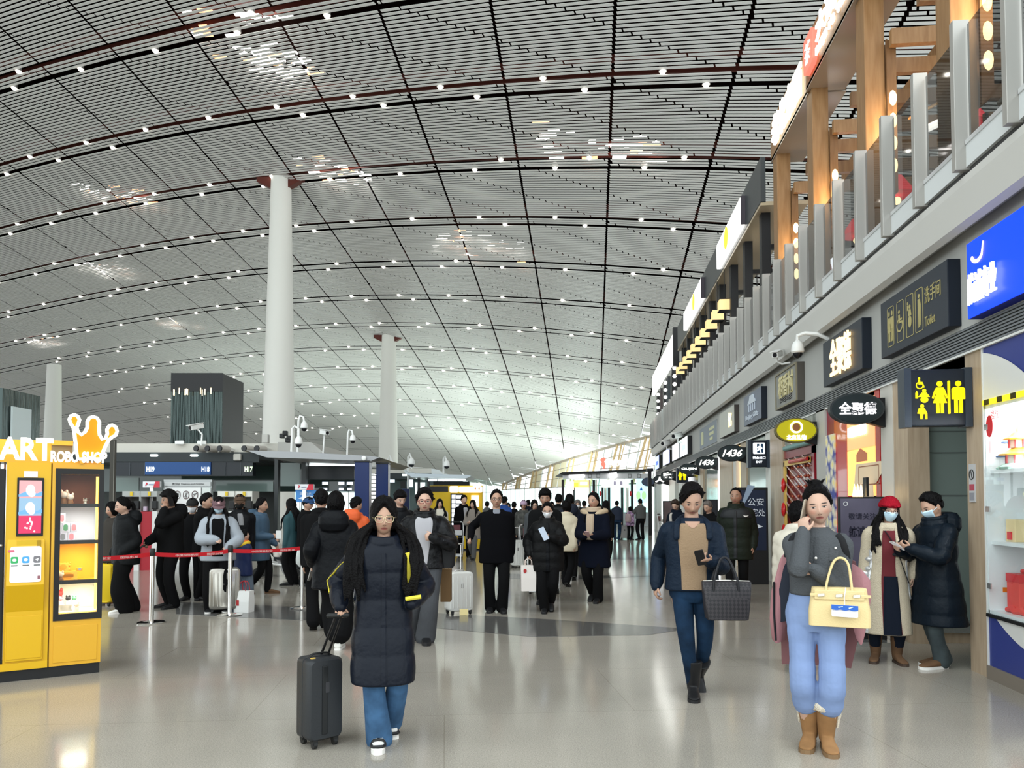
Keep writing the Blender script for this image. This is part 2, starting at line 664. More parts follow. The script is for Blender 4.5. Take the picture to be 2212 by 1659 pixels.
dk = M('rubber_black', (.015, .015, .017), .5)
lp = M('panel_pale', (.62, .64, .64), .4)
yk0 = onX(2086, 1000, 3.27).y
ks = list(range(-3, 44))
for k in ks:
 y = yk0 + .85 * k
 if y > Y1:
  break
 obj('post', MB().box((3.22, y - .035, 4.54), (3.36, y + .035, 5.90)), pm, rail, bevel=.004)
 ya, yb = y + .06, y + .85 - .06
 obj('glass_panel', MB().box((3.33, ya, 4.80), (3.342, yb, 5.84)), gm, rail)
 obj('lower_panel', MB().box((3.31, y + .03, 4.56), (3.35, y + .85 - .03, 4.76)), lp, rail)
 obj('bottom_rail', MB().box((3.30, ya - .02, 4.76), (3.36, yb + .02, 4.80)), M('alu', (.72, .73, .74), .3, metal=.6), rail)
 obj('edge_strip', MB().box((3.325, y + .04, 4.6), (3.35, y + .058, 5.88)), dk, rail)
# ================================================================== UPPER GALLERY
wdl = wood('oak', (.235, .125, .052), (.30, .17, .078), .42)
wdd = wood('oak_dark', (.15, .078, .035), (.20, .11, .05), .45)
blk = M('black_frame', (.012, .012, .013), .45)
warm = EM('warm_bulb', (1, .72, .34), 3.0)
wht = EM('white_glow', (1, .98, .92), 1.5)
PY = [8.15, 10.55, 12.95, 15.35]
for i, y in enumerate(PY):
 p = root('timber_column', ['tall square oak column nearest of the upper gallery row', 'square oak column behind the balcony glass, second from the near end', 'square oak column below the glowing shop name of the timber front', 'last oak column where the timber front meets the black one'][i], 'column', (3.62, y, 4.56), 0, 'oak columns')
 obj('shaft', MB().box((3.62, y - .16, 4.56), (3.88, y + .16, 8.42)), wdl, p, bevel=.01)
 mb = MB()
 mb.prism([(0, 0), (.12, .10), (.12, 2.05), (0, 2.15)], (3.88, y - .10, 5.55), (1, 0, 0), (0, 0, 1), (0, 1, 0), .04)
 mb.prism([(0, 0), (.12, .10), (.12, 2.05), (0, 2.15)], (3.88, y - .22, 5.55), (1, 0, 0), (0, 0, 1), (0, 1, 0), .04)
 br = obj('bracket', mb, wdd, p)
 for q in range(4):
  obj('bulb', MB().sphere((3.95, y - .20, 6.0 + .3 * q), .055, .055, .11, 10, 8), warm, br, True)
lamp('POINT', (3.98, 8.15 - .45, 6.5), 14, (1, .7, .35), .15, name='column_lamp')
lamp('POINT', (3.98, 10.55 - .45, 6.5), 14, (1, .7, .35), .15, name='column_lamp')
lamp('POINT', (3.98, 12.95 - .45, 6.5), 14, (1, .7, .35), .15, name='column_lamp')
lamp('POINT', (3.98, 15.35 - .45, 6.5), 10, (1, .7, .35), .15, name='column_lamp')
def fascia(y0, y1, x, z0, z1, label, mat=wdl, wid=.62):
 p = root('timber_fascia', label, 'fascia', (x, (y0 + y1) / 2, z0), 0, 'timber sign fascias')
 obj('front_board', MB().box((x, y0, z0), (x + .06, y1, z1)), mat, p)
 obj('soffit_board', MB().box((x, y0, z0 - .02), (x + wid, y1, z0 + .05)), M('soffit_satin', (.34, .28, .23), .22), p)
 obj('end_trim', MB().box((x - .02, y0 - .05, z0 - .02), (x + .12, y0, z1 + .02)), wdd, p)
 obj('back_board', MB().box((x + wid - .06, y0, z0), (x + wid, y1, z1)), mat, p)
 return p
fascia(8.3, 10.5, 3.56, 8.42, 9.25, 'oak sign fascia nearest, high over the balcony glass')
f2 = fascia(10.55, 12.9, 3.56, 8.42, 9.25, 'oak sign fascia with a red badge and white glowing letters')
f3 = fascia(12.95, 15.6, 3.60, 8.42, 9.20, 'oak sign fascia with four tall white glowing characters')
def sbox(name, y0, y1, z0, z1, x, mat, parent, d=.05, chars=0, cm=None):
 """glowing wall lettering: rounded blocks standing off the board; y1 is the far end"""
 o = obj(name, MB().prism(rrect(y1 - y0, z1 - z0, min(.08, (z1 - z0) * .3)), (x, (y0 + y1) / 2, (z0 + z1) / 2), (0, -1, 0), (0, 0, 1), (-1, 0, 0), d), mat, parent)
 return o
redem = EM('red_glow', (1, .10, .07), 1.2)
redd = M('red_edge', (.35, .02, .02), .5)
sbox('badge', 12.25, 12.75, 8.55, 9.12, 3.56, redem, f2, .08)
text('茶', (3.475, 12.5, 8.83), (0, -1, 0), (0, 0, 1), .3, .34, wht, f2, 'badge_mark', .004)
text('大碗茶', (3.54, 11.45, 8.98), (0, -1, 0), (0, 0, 1), 1.5, .40, wht, f2, 'lettering', .03, .03)
text('BEIJING TEA', (3.54, 11.45, 8.64), (0, -1, 0), (0, 0, 1), 1.5, .15, wht, f2, 'small_lettering', .03, .02)
text('老北京面', (3.57, 14.2, 8.80), (0, -1, 0), (0, 0, 1), 2.1, .62, EM('pale_glow', (1, 1, .85), 1.5), f3, 'lettering', .04, .03)
k = 0
for y0, y1 in ((8.3, 10.4), (10.7, 12.8), (13.1, 15.2)):
 p = root('pergola_bay', ['oak pergola bay nearest, beams over the gallery tables', 'middle oak pergola bay over the gallery tables', 'far oak pergola bay beside the black front'][k], 'pergola', (5, (y0 + y1) / 2, 8), 0, 'pergola bays')
 obj('long_beam', MB().box((4.9, y0 - .2, 7.85), (5.0, y1 + .2, 8.12)), wdl, p)
 for i in range(3):
  y = y0 + .2 + i * .85
  obj('cross_beam', MB().box((3.9, y, 7.55), (8.2, y + .09, 7.76)), wdl if i != 1 else wdd, p)
 obj('post', MB().box((8.05, y0, 4.56), (8.2, y0 + .15, 7.55)), wdd, p)
 k += 1
# red shaded pendant lamps, tables and lattice behind the glass
rsh = M('red_shade', (.75, .03, .05), .5, emit=.35, ecol=(1, .05, .07))
for i, (x, y) in enumerate(((4.45, 7.6), (4.7, 10.0), (4.7, 12.2), (4.7, 14.0))):
 p = root('pendant_lamp', ['red drum pendant lamp behind the nearest balcony panels', 'red cone pendant lamp behind the fourth grey post', 'red cone pendant lamp beside the middle oak column', 'red cone pendant lamp beside the last oak column'][i], 'lamp', (x, y, 6.5), 0, 'red pendant lamps')
 obj('cord', MB().tube([(x, y, 6.65), (x, y, 7.6)], .008, 6), blk, p)
 pr = [(.20, 0), (.21, .0), (.20, .34), (.02, .36)] if i == 0 else [(.26, 0), (.26, .02), (.08, .30), (.02, .32)]
 obj('shade', MB().lathe(pr, (x, y, 6.32), 20), rsh, p, True)
 obj('bulb', MB().sphere((x, y, 6.24), .06), warm, p, True)
for i, (x, y) in enumerate(((4.6, 6.2), (4.7, 8.9), (4.7, 11.2), (4.7, 13.6))):
 p = root('lattice_screen', ['dark wooden lattice screen behind the nearest glass', 'wooden lattice screen behind the glass by the nearest oak column', 'wooden lattice screen behind the glass by the second column', 'wooden lattice screen beside the far oak column'][i], 'screen', (x, y, 4.56), 0, 'lattice screens')
 mb = MB()
 for q in range(9):
  mb.box((x, y - .6 + q * .15, 4.7), (x + .03, y - .56 + q * .15, 5.9))
 for q in range(8):
  mb.box((x - .01, y - .62, 4.75 + q * .16), (x + .02, y + .66, 4.78 + q * .16))
 obj('lattice', mb, wdd, p)
 for yy in (y - .66, y + .64):
  obj('upright', MB().box((x - .02, yy, 4.56), (x + .05, yy + .05, 6.0)), wdl, p)
 t = root('cafe_table', ['pale cafe table by the nearest lattice screen', 'pale cafe table by the second lattice screen', 'pale cafe table by the third lattice screen', 'pale cafe table by the far lattice screen'][i], 'table', (x - .6, y + .9, 4.56), 0, 'gallery tables')
 obj('table_top', MB().box((x - .85, y + .6, 5.27), (x - .25, y + 1.2, 5.31)), M('table_top', (.55, .5, .42), .4), t, bevel=.005)
 obj('leg', MB().lathe([(.2, 0), (.2, .02), (.03, .05), (.03, .72)], (x - .55, y + .9, 4.56), 14), blk, t, True)
 for s in range(2):
  c = root('cafe_chair', ['dark cafe chair on the near side of the gallery table', 'dark cafe chair on the far side of the gallery table'][s], 'chair', (x - .55, y + .9 + (-.55 if s == 0 else .55), 4.56), 0, 'gallery chairs')
  yy = y + .9 + (-.55 if s == 0 else .55)
  obj('seat', MB().box((x - .75, yy - .2, 4.98), (x - .35, yy + .2, 5.03)), wdd, c)
  yb = yy - .2 if s == 0 else yy + .2
  obj('backrest', MB().box((x - .75, yb - .015, 5.1), (x - .35, yb + .015, 5.42)), wdd, c)
  for sx in (-.74, -.37):
   for sy in (-.19, .17):
    obj('leg', MB().box((x + sx, yy + sy, 4.56), (x + sx + .025, yy + sy + .025, 5.42 if (sy < 0) == (s == 0) else 4.98)), blk, c)
p = root('light_tube', 'bright fluorescent batten glowing behind the nearest balcony glass', 'lamp', (4.3, 7.4, 6.9))
obj('tube', MB().tube([(4.35, 7.15, 6.75), (4.2, 8.0, 6.95)], .05, 8), wht, p)
obj('rod', MB().tube([(4.25, 7.0, 6.85), (4.05, 8.2, 7.2)], .02, 6), wdl, p)
p = root('light_tube', 'fluorescent batten glowing behind the fifth grey railing post', 'lamp', (4.3, 9.6, 6.4))
obj('tube', MB().tube([(4.3, 9.3, 6.15), (4.2, 10.0, 6.30)], .05, 8), wht, p)
obj('rod', MB().tube([(4.25, 9.2, 6.35), (4.1, 10.2, 6.55)], .02, 6), wdl, p)
p = root('menu_poster', 'tall white lit menu poster behind the balcony beside an oak column', 'poster', (4.5, 16.6, 4.6))
obj('panel', MB().box((4.4, 16.6, 4.6), (5.3, 16.66, 6.9)), EM('poster_lit', (.9, .95, 1), 1.6), p)
obj('round_mark', MB().prism(ellipse(.2, .24), (4.85, 16.59, 6.5), (1, 0, 0), (0, 0, 1), (0, -1, 0), .01), M('mark_red', (.7, .05, .05)), p)
obj('picture', MB().box((4.5, 16.58, 5.6), (5.2, 16.6, 5.85)), EM('mark_yellow', (1, .7, .1), 1.2), p)
fg = M('fascia_graphite', (.05, .056, .06), .35)
b1 = root('black_cafe_front', 'long graphite shop fascia with two white signs and black columns upstairs', 'shop front', (3.5, 24, 8))
obj('fascia', MB().box((3.46, 15.9, 7.72), (3.56, 31.2, 8.66)), fg, b1)
obj('soffit', MB().box((3.46, 15.9, 7.66), (4.4, 31.2, 7.74)), M('soffit_tan', (.42, .34, .23), .3), b1)
for i in range(9):
 y = 16.3 + i * 1.78
 obj('column', MB().box((3.56, y, 4.56), (3.74, y + .22, 7.7)), blk, b1)
obj('rail_beam', MB().box((4.35, 16, 7.0), (4.45, 31, 7.2)), wdd, b1)
for i in range(8):
 obj('cross_beam', MB().box((3.7, 16.8 + i * 1.8, 7.05), (7.5, 16.9 + i * 1.8, 7.15)), blk, b1)
for (ya, yb, yl) in ((17.5, 20.9, 19.4), (23.8, 28.4, 25.6)):
 sg = sbox('sign_board', ya, yb, 7.85, 8.5, 3.46, wht, b1, .09)
 obj('sun_mark', MB().prism(ellipse(.27, .27, 20), (3.365, yl, 8.2), (0, -1, 0), (0, 0, 1), (-1, 0, 0), .012), EM('mark_yellow2', (1, .62, .02), 1.5), sg)
 obj('end_cap', MB().box((3.36, ya - .03, 7.85), (3.46, ya, 8.5)), M('cap_dark', (.06, .05, .06)), sg)
lan = M('paper_lantern', (.75, .55, .30), .6, emit=.32, ecol=(1, .66, .26))
lr = root('cube_lantern', 'warm square paper lantern hanging in the row before the black cafe front', 'lantern', (0, 0, 0), 0, 'square paper lanterns')
obj('paper', MB().box((-.15, -.17, -.28), (.15, .17, 0)), lan, lr, bevel=.01)
obj('bottom_frame', MB().box((-.155, -.175, -.29), (.155, .175, -.275)), blk, lr)
obj('top_frame', MB().box((-.155, -.175, 0), (.155, .175, .015)), blk, lr)
obj('rod', MB().box((-.01, -.01, .0), (.01, .01, .84)), blk, lr)
for i in range(11):
 o = lr if i == 0 else copy_tree(lr)
 o.location = (3.24 + .22 + (.9 if i == 10 else 0), 20.3 + 1.12 * i if i < 10 else 20.6, 6.85)
for i, (x, y) in enumerate(((4.0, 16.9), (4.0, 18.9))):
 p = root('edison_bulb', ['glowing pear bulb between posts near the oak columns', 'glowing pear bulb in front of a black cafe column'][i], 'bulb', (x, y, 6.3))
 obj('glass', MB().lathe([(.01, -.02), (.07, .02), (.08, .1), (.03, .25), (.02, .3)], (x, y, 6.15), 12), warm, p, True)
 obj('cord', MB().tube([(x, y, 6.45), (x, y, 7.05)], .008, 6), blk, p)
b2 = root('bright_cafe_front', 'brightly lit white shop sign at the far end of the gallery', 'shop front', (3.5, 37, 8))
obj('sign_board', MB().box((3.36, 32.2, 7.5), (3.5, 43.0, 8.55)), EM('sign_white', (1, 1, .93), 1.6), b2)
obj('end_panel', MB().box((3.36, 31.9, 7.2), (3.6, 32.2, 8.8)), blk, b2)
for i in range(6):
 obj('column', MB().box((3.55, 32.6 + i * 1.9, 4.56), (3.8, 33.1 + i * 1.9, 7.5)), blk, b2)
for i in range(3):
 g = obj('garland', MB().tube([(3.5, 32.4 + i * 4, 4.7), (3.5, 32.4 + i * 4, 7.4)], .02, 5), blk, b2)
 for q in range(8):
  obj('bulb', MB().sphere((3.45, 32.35 + i * 4, 4.8 + q * .34), .085, None, None, 8, 6), wht, g, True)
obj('poster', MB().box((3.7, 34.9, 4.8), (3.75, 36.2, 7.3)), EM('poster_blue', (.7, .95, 1), 1.6), b2)
obj('poster', MB().box((3.7, 38.8, 4.8), (3.75, 40.2, 7.3)), EM('poster_pink', (1, .8, .75), 1.6), b2)
# ================================================================== WALL SIGNS
navy = M('sign_navy', (.009, .013, .021), .45)
slate = M('sign_slate', (.032, .038, .050), .45)
gold = M('sign_gold', (.55, .47, .20), .35, metal=.5)
XS = 3.45
def wsign(name, label, u0, u1, mat, side=navy, x=XS, z0=3.30, z1=3.96, group=None, frame=None):
 ya, yb = onX(u1, 1083, x).y, onX(u0, 1083, x).y
 p = root(name, label, 'sign', (x, (ya + yb) / 2, z0), 0, group)
 obj('board', MB().box((x, ya, z0), (XW, yb, z1)), side, p, bevel=.004)
 obj('face_panel', MB().box((x - .004, ya + .004, z0 + .004), (x, yb - .004, z1 - .004)), mat, p)
 return p, ya, yb, x - .005
XA, ZA, = (0, -1, 0), (0, 0, 1)
blue = M('sign_blue', (.0, .015, .55), .35, emit=1.0, ecol=(.0, .035, .95))
p, ya, yb, x = wsign('shop_sign', 'glowing blue square shop sign with white characters and a swoosh', 2100, 2262, blue, M('blue_side', (.0, .01, .3), .4), z0=3.27, z1=3.97)
cyy = (ya + yb) / 2
text('航诚商业', (x - .02, yb - .32, 3.52), XA, ZA, .48, .28, EM('letter_white', (1, 1, 1), 1.1), p, 'lettering', .02, .0)
sw = []
for t in range(15):
 a = math.radians(200 + 125 * t / 14)
 sw.append((.11 * math.cos(a), .10 * math.sin(a)))
swi = [(q[0] * .86 + .008, q[1] * .80 + .010) for q in sw]
obj('swoosh_mark', MB().prism(sw + [(.115, .06)] + swi[::-1], (x, yb - .20, 3.84), XA, ZA, (-1, 0, 0), .012), EM('swoosh', (1, .7, .92), .8), p)
p, ya, yb, x = wsign('toilet_sign', 'long dark slate wall sign with gold toilet pictograms', 1910, 2057, slate, navy)
w = yb - ya
YU = lambda u: onX(u, 1083, x).y
text('洗手间', (x, (YU(2006) + YU(2041)) / 2, 3.73), XA, ZA, YU(2006) - YU(2041), .17, gold, p, 'lettering', .004)
text('Toilet', (x, (YU(2006) + YU(2028)) / 2, 3.46), XA, ZA, YU(2006) - YU(2028), .10, gold, p, 'small_lettering', .004)
def man(cx, cz, h, skirt=False, slim=1.0):
 """pictogram of a standing figure: list of flat outlines"""
 s = h / 1.0
 head = ellipse(.085 * s * slim, .085 * s, 16, cx, cz + .41 * s)
 if skirt:
  b = [(-.10, .30), (.10, .30), (.15, .22), (.23, -.02), (.18, -.04), (.12, .12), (.10, .10), (.20, -.17), (.11, -.17), (.11, -.48), (.02, -.48), (.02, -.17), (-.02, -.17), (-.02, -.48), (-.11, -.48), (-.11, -.17), (-.20, -.17), (-.10, .10), (-.12, .12), (-.18, -.04), (-.23, -.02), (-.15, .22)]
 else:
  b = [(-.14, .30), (.14, .30), (.19, .25), (.19, -.06), (.13, -.06), (.13, .16), (.12, .16), (.12, -.48), (.02, -.48), (.02, -.08), (-.02, -.08), (-.02, -.48), (-.12, -.48), (-.12, .16), (-.13, .16), (-.13, -.06), (-.19, -.06), (-.19, .25)]
 return [head, [(cx + q[0] * s * slim, cz + q[1] * s) for q in b]]
def ring2(w, h, r, t):
 """closed frame as a strip polygon"""
 a = rrect(w, h, r)
 b = rrect(w - 2 * t, h - 2 * t, max(r - t, .001))
 return a, b
def frame_mb(mb, w, h, r, t, o, X, Y, N, d):
 o, X, Y, N = Vector(o), Vector(X), Vector(Y), Vector(N)
 a, b = ring2(w, h, r, t)
 n = len(a)
 vs = []
 for k in (0, 1):
  for P in (a, b):
   vs += [o + X * q[0] + Y * q[1] + N * (d * k) for q in P]
 fs = []
 for i in range(n):
  j = (i + 1) % n
  fs += [(2 * n + i, 2 * n + j, 3 * n + j, 3 * n + i), (i, j, 2 * n + j, 2 * n + i), (n + i, 3 * n + i, 3 * n + j, n + j)]
 mb.add(vs, fs)
 return mb
def wheelchair(cx, cz, s):
 out = [ellipse(.08 * s, .08 * s, 12, cx - .1 * s, cz + .42 * s)]
 b = [(-.17, .30), (-.03, .30), (-.02, .12), (.16, .12), (.16, .04), (-.02, .04), (-.02, .0), (.2, .0), (.33, -.32), (.25, -.36), (.14, -.08), (-.15, -.08)]
 out.append([(cx + q[0] * s, cz + q[1] * s) for q in b])
 arc = []
 for k in range(15):
  a = math.radians(115 + 235 * k / 14)
  arc.append((cx + (-.06 + .3 * math.cos(a)) * s, cz + (-.16 + .3 * math.sin(a)) * s))
 for k in range(14, -1, -1):
  a = math.radians(115 + 235 * k / 14)
  arc.append((cx + (-.06 + .23 * math.cos(a)) * s, cz + (-.16 + .23 * math.sin(a)) * s))
 out.append(arc)
 return out
pan = [(YU(a_) + YU(c_)) / 2 for a_, c_ in ((1921, 1941), (1943, 1961), (1964, 1982), (1984, 2003))]
for i, yc in enumerate(pan):
 mb = frame_mb(MB(), .19, .46, .025, .008, (x, yc, 3.62), XA, ZA, (-1, 0, 0), .004)
 if i == 0:
  ps = man(-.028, 0, .28, True, .5) + man(.028, 0, .28, False, .6)
 elif i == 1:
  ps = wheelchair(.0, .0, .2)
 elif i == 2:
  ps = [ellipse(.016, .018, 12, .0, .075), [(-.03, 0), (.03, 0), (.015, .055), (-.015, .055)], ellipse(.03, .05, 16, 0, -.05), ellipse(.01, .012, 10, -.035, .11), [(-.045, .05), (-.025, .05), (-.025, .095), (-.045, .095)]]
 else:
  ps = [ellipse(.016, .018, 12, .0, .115), [(-.02, .09), (.015, .09), (.03, .04), (.03, -.13), (.022, -.13), (.02, .02), (.012, -.14), (-.002, -.14), (-.004, -.02), (-.012, -.14), (-.026, -.14), (-.02, .02)]]
 for q in ps:
  q = [(a_ * 1.45, c_ * 1.3) for a_, c_ in q]
  mb.prism(q, (x, yc, 3.62), XA, ZA, (-1, 0, 0), .004)
 obj('pictogram', mb, gold, p)
p, ya, yb, x = wsign('shop_sign', 'dark slate wall sign with glowing warm calligraphy, beside the toilet sign', 1783, 1868, slate, navy)
text('全聚德', (x - .012, (ya + yb) / 2 - .02, 3.64), XA, ZA, .88, .54, EM('letter_warm', (1, .70, .32), 1.1), p, 'lettering', .02, .01)
p, ya, yb, x = wsign('shop_sign', 'framed grey stone sign with rough gold characters', 1680, 1726, M('stone_grey', (.27, .27, .25), .7, var=.2, vscale=5), M('frame_dark', (.08, .07, .06), .5))
mb = frame_mb(MB(), yb - ya, .66, .01, .03, (x, (ya + yb) / 2, 3.63), XA, ZA, (-1, 0, 0), .02)
obj('frame', mb, M('frame_brass', (.25, .22, .15), .5, metal=.3), p)
text('稻香村', (x, (ya + yb) / 2, 3.68), XA, ZA, 1.0, .40, M('gold_pale', (.70, .62, .34), .4, metal=.3), p, 'lettering', .02, .02)
for q in range(3):
 obj('wave_mark', MB().tube([(x - .005, (ya + yb) / 2 + .4 - .1 * t, 3.40 + .03 * q + .012 * math.sin(t * 1.6 + q)) for t in range(9)], .006, 5), blk, p)
p, ya, yb, x = wsign('shop_sign', 'square blue grey wall sign with a pale gate emblem', 1609, 1647, M('sign_bluegrey', (.16, .18, .23), .45), navy)
yc = (ya + yb) / 2
mb = MB()
pe = M('emblem_pale', (.55, .60, .68), .4)
mb.prism([(-.42, .04), (.42, .04), (.32, .12), (.25, .12), (.18, .22), (-.18, .22), (-.25, .12), (-.32, .12)], (x, yc, 3.68), XA, ZA, (-1, 0, 0), .015)
for q in (-.3, -.1, .1, .3):
 mb.prism([(q - .025, -.12), (q + .025, -.12), (q + .025, .04), (q - .025, .04)], (x, yc, 3.68), XA, ZA, (-1, 0, 0), .015)
obj('emblem', mb, pe, p)
text('Beijing Gifts', (x, yc, 3.44), XA, ZA, 1.3, .14, pe, p, 'lettering', .012, .02)
p, ya, yb, x = wsign('shop_sign', 'pale cream wall sign with a small glowing gold emblem', 1556, 1588, M('sign_cream', (.50, .50, .45), .45), M('sign_umber', (.06, .05, .045), .5))
text('忆', (x, ya + .55, 3.65), XA, ZA, .45, .36, EM('letter_gold', (1, .70, .25), 1.8), p, 'emblem', .012, .03)
p, ya, yb, x = wsign('notice_sign', 'flat blue grey wall sign with yellow arrow panel and lines of text', 1513, 1550, M('sign_steel', (.22, .25, .29), .5), grey, x=3.55)
yl = M('sign_khaki', (.58, .58, .36), .5)
mb = MB().prism(rrect(.5, .42, .03), (x, yb - .6, 3.62), XA, ZA, (-1, 0, 0), .006)
obj('arrow_panel', mb, yl, p)
for q in range(3):
 obj('text_line', MB().prism(rrect(1.0 - .2 * q, .09, .02), (x, ya + .9 + .05 * q, 3.78 - .15 * q), XA, ZA, (-1, 0, 0), .006), yl, p)
sgs = [(1470, 1486, 'white lit wall sign with a dark thick edge, nearer of the small far signs', (.8, .9, .88), 1.0), (1453, 1468, 'cream and blue lit wall sign, second of the small far signs', (.75, .78, .85), .9), (1433, 1447, 'lilac lit wall sign, third of the small far signs', (.55, .62, .95), .9), (1416, 1424, 'small blue lit wall sign by the far end of the gallery', (.35, .5, 1), .9)]
for i, (a, b_, lb_, c, e) in enumerate(sgs):
 p, ya, yb, x = wsign('shop_sign', lb_, a, b_, EM('sgl%d' % i, c, e), blk, x=3.40)
 obj('lettering', MB().prism(rrect((yb - ya) * .5, .2, .05), (x, (ya + yb) / 2, 3.6), XA, ZA, (-1, 0, 0), .01), EM('sgt%d' % i, [(.3, .45, .5), (.7, .6, .35), (1, 1, 1), (.05, .1, .5)][i], 1.0), p)
def oval(label, u, v, rx, ry, ufin, body, face, edge=blk, shear=0, txt=wht, bold=.03, tw=.68, th=.40, group=None, lines=None):
 D = onX(ufin, 1083, XW)
 dep = D.dot(FV)
 y = D.y
 s = dep / F
 c = onY(u, v, y - .05)
 RX, RY = rx * s, ry * s
 p = root('oval_sign', label, 'sign', (XW, y, c.z), 0, group)
 Xr = XW + .08
 obj('bracket', MB().prism([(0, -RY * 1.3), (0, RY * .75), (-(Xr - c.x) - RX * .2, RY * .7), (-(Xr - c.x) + RX * .25, -RY * .75)], (Xr, y + .12, c.z), (1, 0, 0), (0, 0, 1), (0, -1, 0), .1), blk, p)
 obj('rim', MB().prism(ellipse(RX, RY), (c.x, y + .02, c.z), (1, 0, 0), (0, 0, 1), (0, -1, 0), .1), edge, p, True)
 obj('face_panel', MB().prism(ellipse(RX * .93, RY * .9), (c.x, y - .08, c.z), (1, 0, 0), (0, 0, 1), (0, -1, 0), .006), face, p)
 if body:
  text(body, (c.x, y - .09, c.z), (1, 0, 0), (0, 0, 1), RX * 2 * tw, RY * 2 * th, txt, p, 'lettering', .008, bold, shear=shear)
 return p, c, y, RX, RY
fd = M('oval_face', (.02, .028, .03), .35)
oval('black oval hanging sign with three white glowing characters', 1850, 883, 57, 34, 1919, '全聚德', fd, txt=EM('letter_w2', (1, .97, 1), 1.1), bold=.02, edge=M('rim_dark', (.035, .04, .042), .4))
p, c, y, RX, RY = oval('olive oval hanging sign with a white ring emblem', 1719, 930, 44, 27, 1772, '', M('oval_olive', (.30, .27, .01), .4, emit=.25, ecol=(.4, .36, .0)), M('rim_olive', (.12, .10, .03), .5))
mb = frame_mb(MB(), .19, .19, .09, .025, (c.x, y - .09, c.z + .05), (1, 0, 0), (0, 0, 1), (0, -1, 0), .01)
obj('ring_emblem', mb, wht, p)
obj('emblem_core', MB().prism(ellipse(.055, .06), (c.x, y - .09, c.z + .05), (1, 0, 0), (0, 0, 1), (0, -1, 0), .01), M('mark_brown', (.25, .1, .04)), p)
text('北京礼物', (c.x, y - .09, c.z - .11), (1, 0, 0), (0, 0, 1), .30, .08, wht, p, 'lettering', .008, .03)
oval('black oval hanging sign reading 1436, the nearer of two', 1581, 979, 30, 18, 1614, '1436', fd, shear=.35, tw=.7, th=.42, bold=.02)
oval('black oval hanging sign reading 1436, the farther of two', 1526, 999, 24, 14.5, 1553, '1436', fd, shear=.35, tw=.66, th=.42, bold=.02)
oval('black oval hanging sign with a row of small white letters', 1488, 1013, 20, 12, 1512, 'GUJIN', fd, tw=.8, th=.25, bold=.03)
oval('black oval hanging sign with a white lit patch, beyond the yellow one', 1443, 1027, 16, 10.5, 1462, '家', fd, tw=.7, th=.6, bold=.05)
oval('farthest black oval hanging sign with a slanted white mark', 1425, 1036, 14, 10, 1443, '人', fd, tw=.7, th=.6, bold=.05)
oval('dark blank oval hanging sign by the far kiosk', 1400, 1041, 14, 9.5, 1414, '', M('oval_blue', (.05, .07, .12), .4))
yem = EM('sign_yellow', (1, .78, .0), .6)
def boxsign(label, u0, u1, v0, v1, y, name='hanging_sign'):
 a, b_ = onY(u0, v1, y), onY(u1, v0, y)
 p = root(name, label, 'sign', ((a.x + b_.x) / 2, y, a.z))
 obj('box', MB().box((a.x, y, a.z), (b_.x, y + .14, b_.z)), navy, p, bevel=.012)
 w_ = b_.x - a.x
 obj('side_post', MB().box((a.x - .012, y - .012, a.z - .01), (a.x + .05, y + .15, b_.z + .01)), M('sign_post', (.035, .045, .06), .3), p)
 obj('side_post', MB().box((b_.x - .05, y - .012, a.z - .01), (b_.x + .012, y + .15, b_.z + .01)), M('sign_post', (.035, .045, .06), .3), p)
 if b_.x < XW + .15:
  obj('arm', MB().box((b_.x, y + .03, (a.z + b_.z) / 2 - .05), (XW + .2, y + .11, (a.z + b_.z) / 2 + .05)), navy, p)
 return p, (a.x + b_.x) / 2, (a.z + b_.z) / 2, w_, b_.z - a.z, y - .005
p, cx, cz, w, h, y = boxsign('black hanging box sign with yellow woman, man and wheelchair figures', 1957, 2095, 796, 921, 7.58)
mb = MB()
for q in man(.03 * 1, 0, h * .58, True):
 mb.prism(q, (cx - .015, y, cz), (1, 0, 0), (0, 0, 1), (0, -1, 0), .006)
obj('woman_mark', mb, yem, p)
mb = MB()
for q in man(.0, 0, h * .58):
 mb.prism(q, (cx + w * .31, y, cz), (1, 0, 0), (0, 0, 1), (0, -1, 0), .006)
obj('man_mark', mb, yem, p)
obj('divider_mark', MB().prism(rrect(.022, h * .58, .008), (cx + w * .165, y, cz), (1, 0, 0), (0, 0, 1), (0, -1, 0), .006), yem, p)
mb = MB()
for q in wheelchair(0, 0, .115):
 mb.prism(q, (cx - w * .27, y, cz + h * .25), (1, 0, 0), (0, 0, 1), (0, -1, 0), .006)
obj('wheelchair_mark', mb, yem, p)
mb = MB()
for q in (ellipse(.018, .018, 12, 0.01, .055), [(-.045, -.005), (.06, -.005), (.03, .035), (-.015, .035)], ellipse(.035, .03, 16, .01, -.03)):
 mb.prism(q, (cx - w * .23, y, cz + h * .02), (1, 0, 0), (0, 0, 1), (0, -1, 0), .006)
mb.prism([(0, -.03), (.022, -.03), (.022, .02), (.011, .045), (0, .02)], (cx - w * .35, y, cz + h * .04), (1, 0, 0), (0, 0, 1), (0, -1, 0), .006)
obj('baby_mark', mb, yem, p)
mb = MB()
for q in (ellipse(.018, .018, 12, 0, .055), [(-.03, .035), (.02, .035), (.045, -.01), (.045, -.07), (.028, -.07), (.025, -.02), (.01, -.02), (.0, -.07), (-.018, -.07), (-.02, -.02), (-.045, -.015)]):
 mb.prism(q, (cx - w * .25, y, cz - h * .25), (1, 0, 0), (0, 0, 1), (0, -1, 0), .006)
obj('elder_mark', mb, yem, p)
ye = onX(1664, 1083, XW).y
p, cx, cz, w, h, y = boxsign('dark hanging exit sign with a white running figure', 1617, 1662, 951, 1009, ye)
wp = EM('exit_white', (.92, .95, 1), .8)
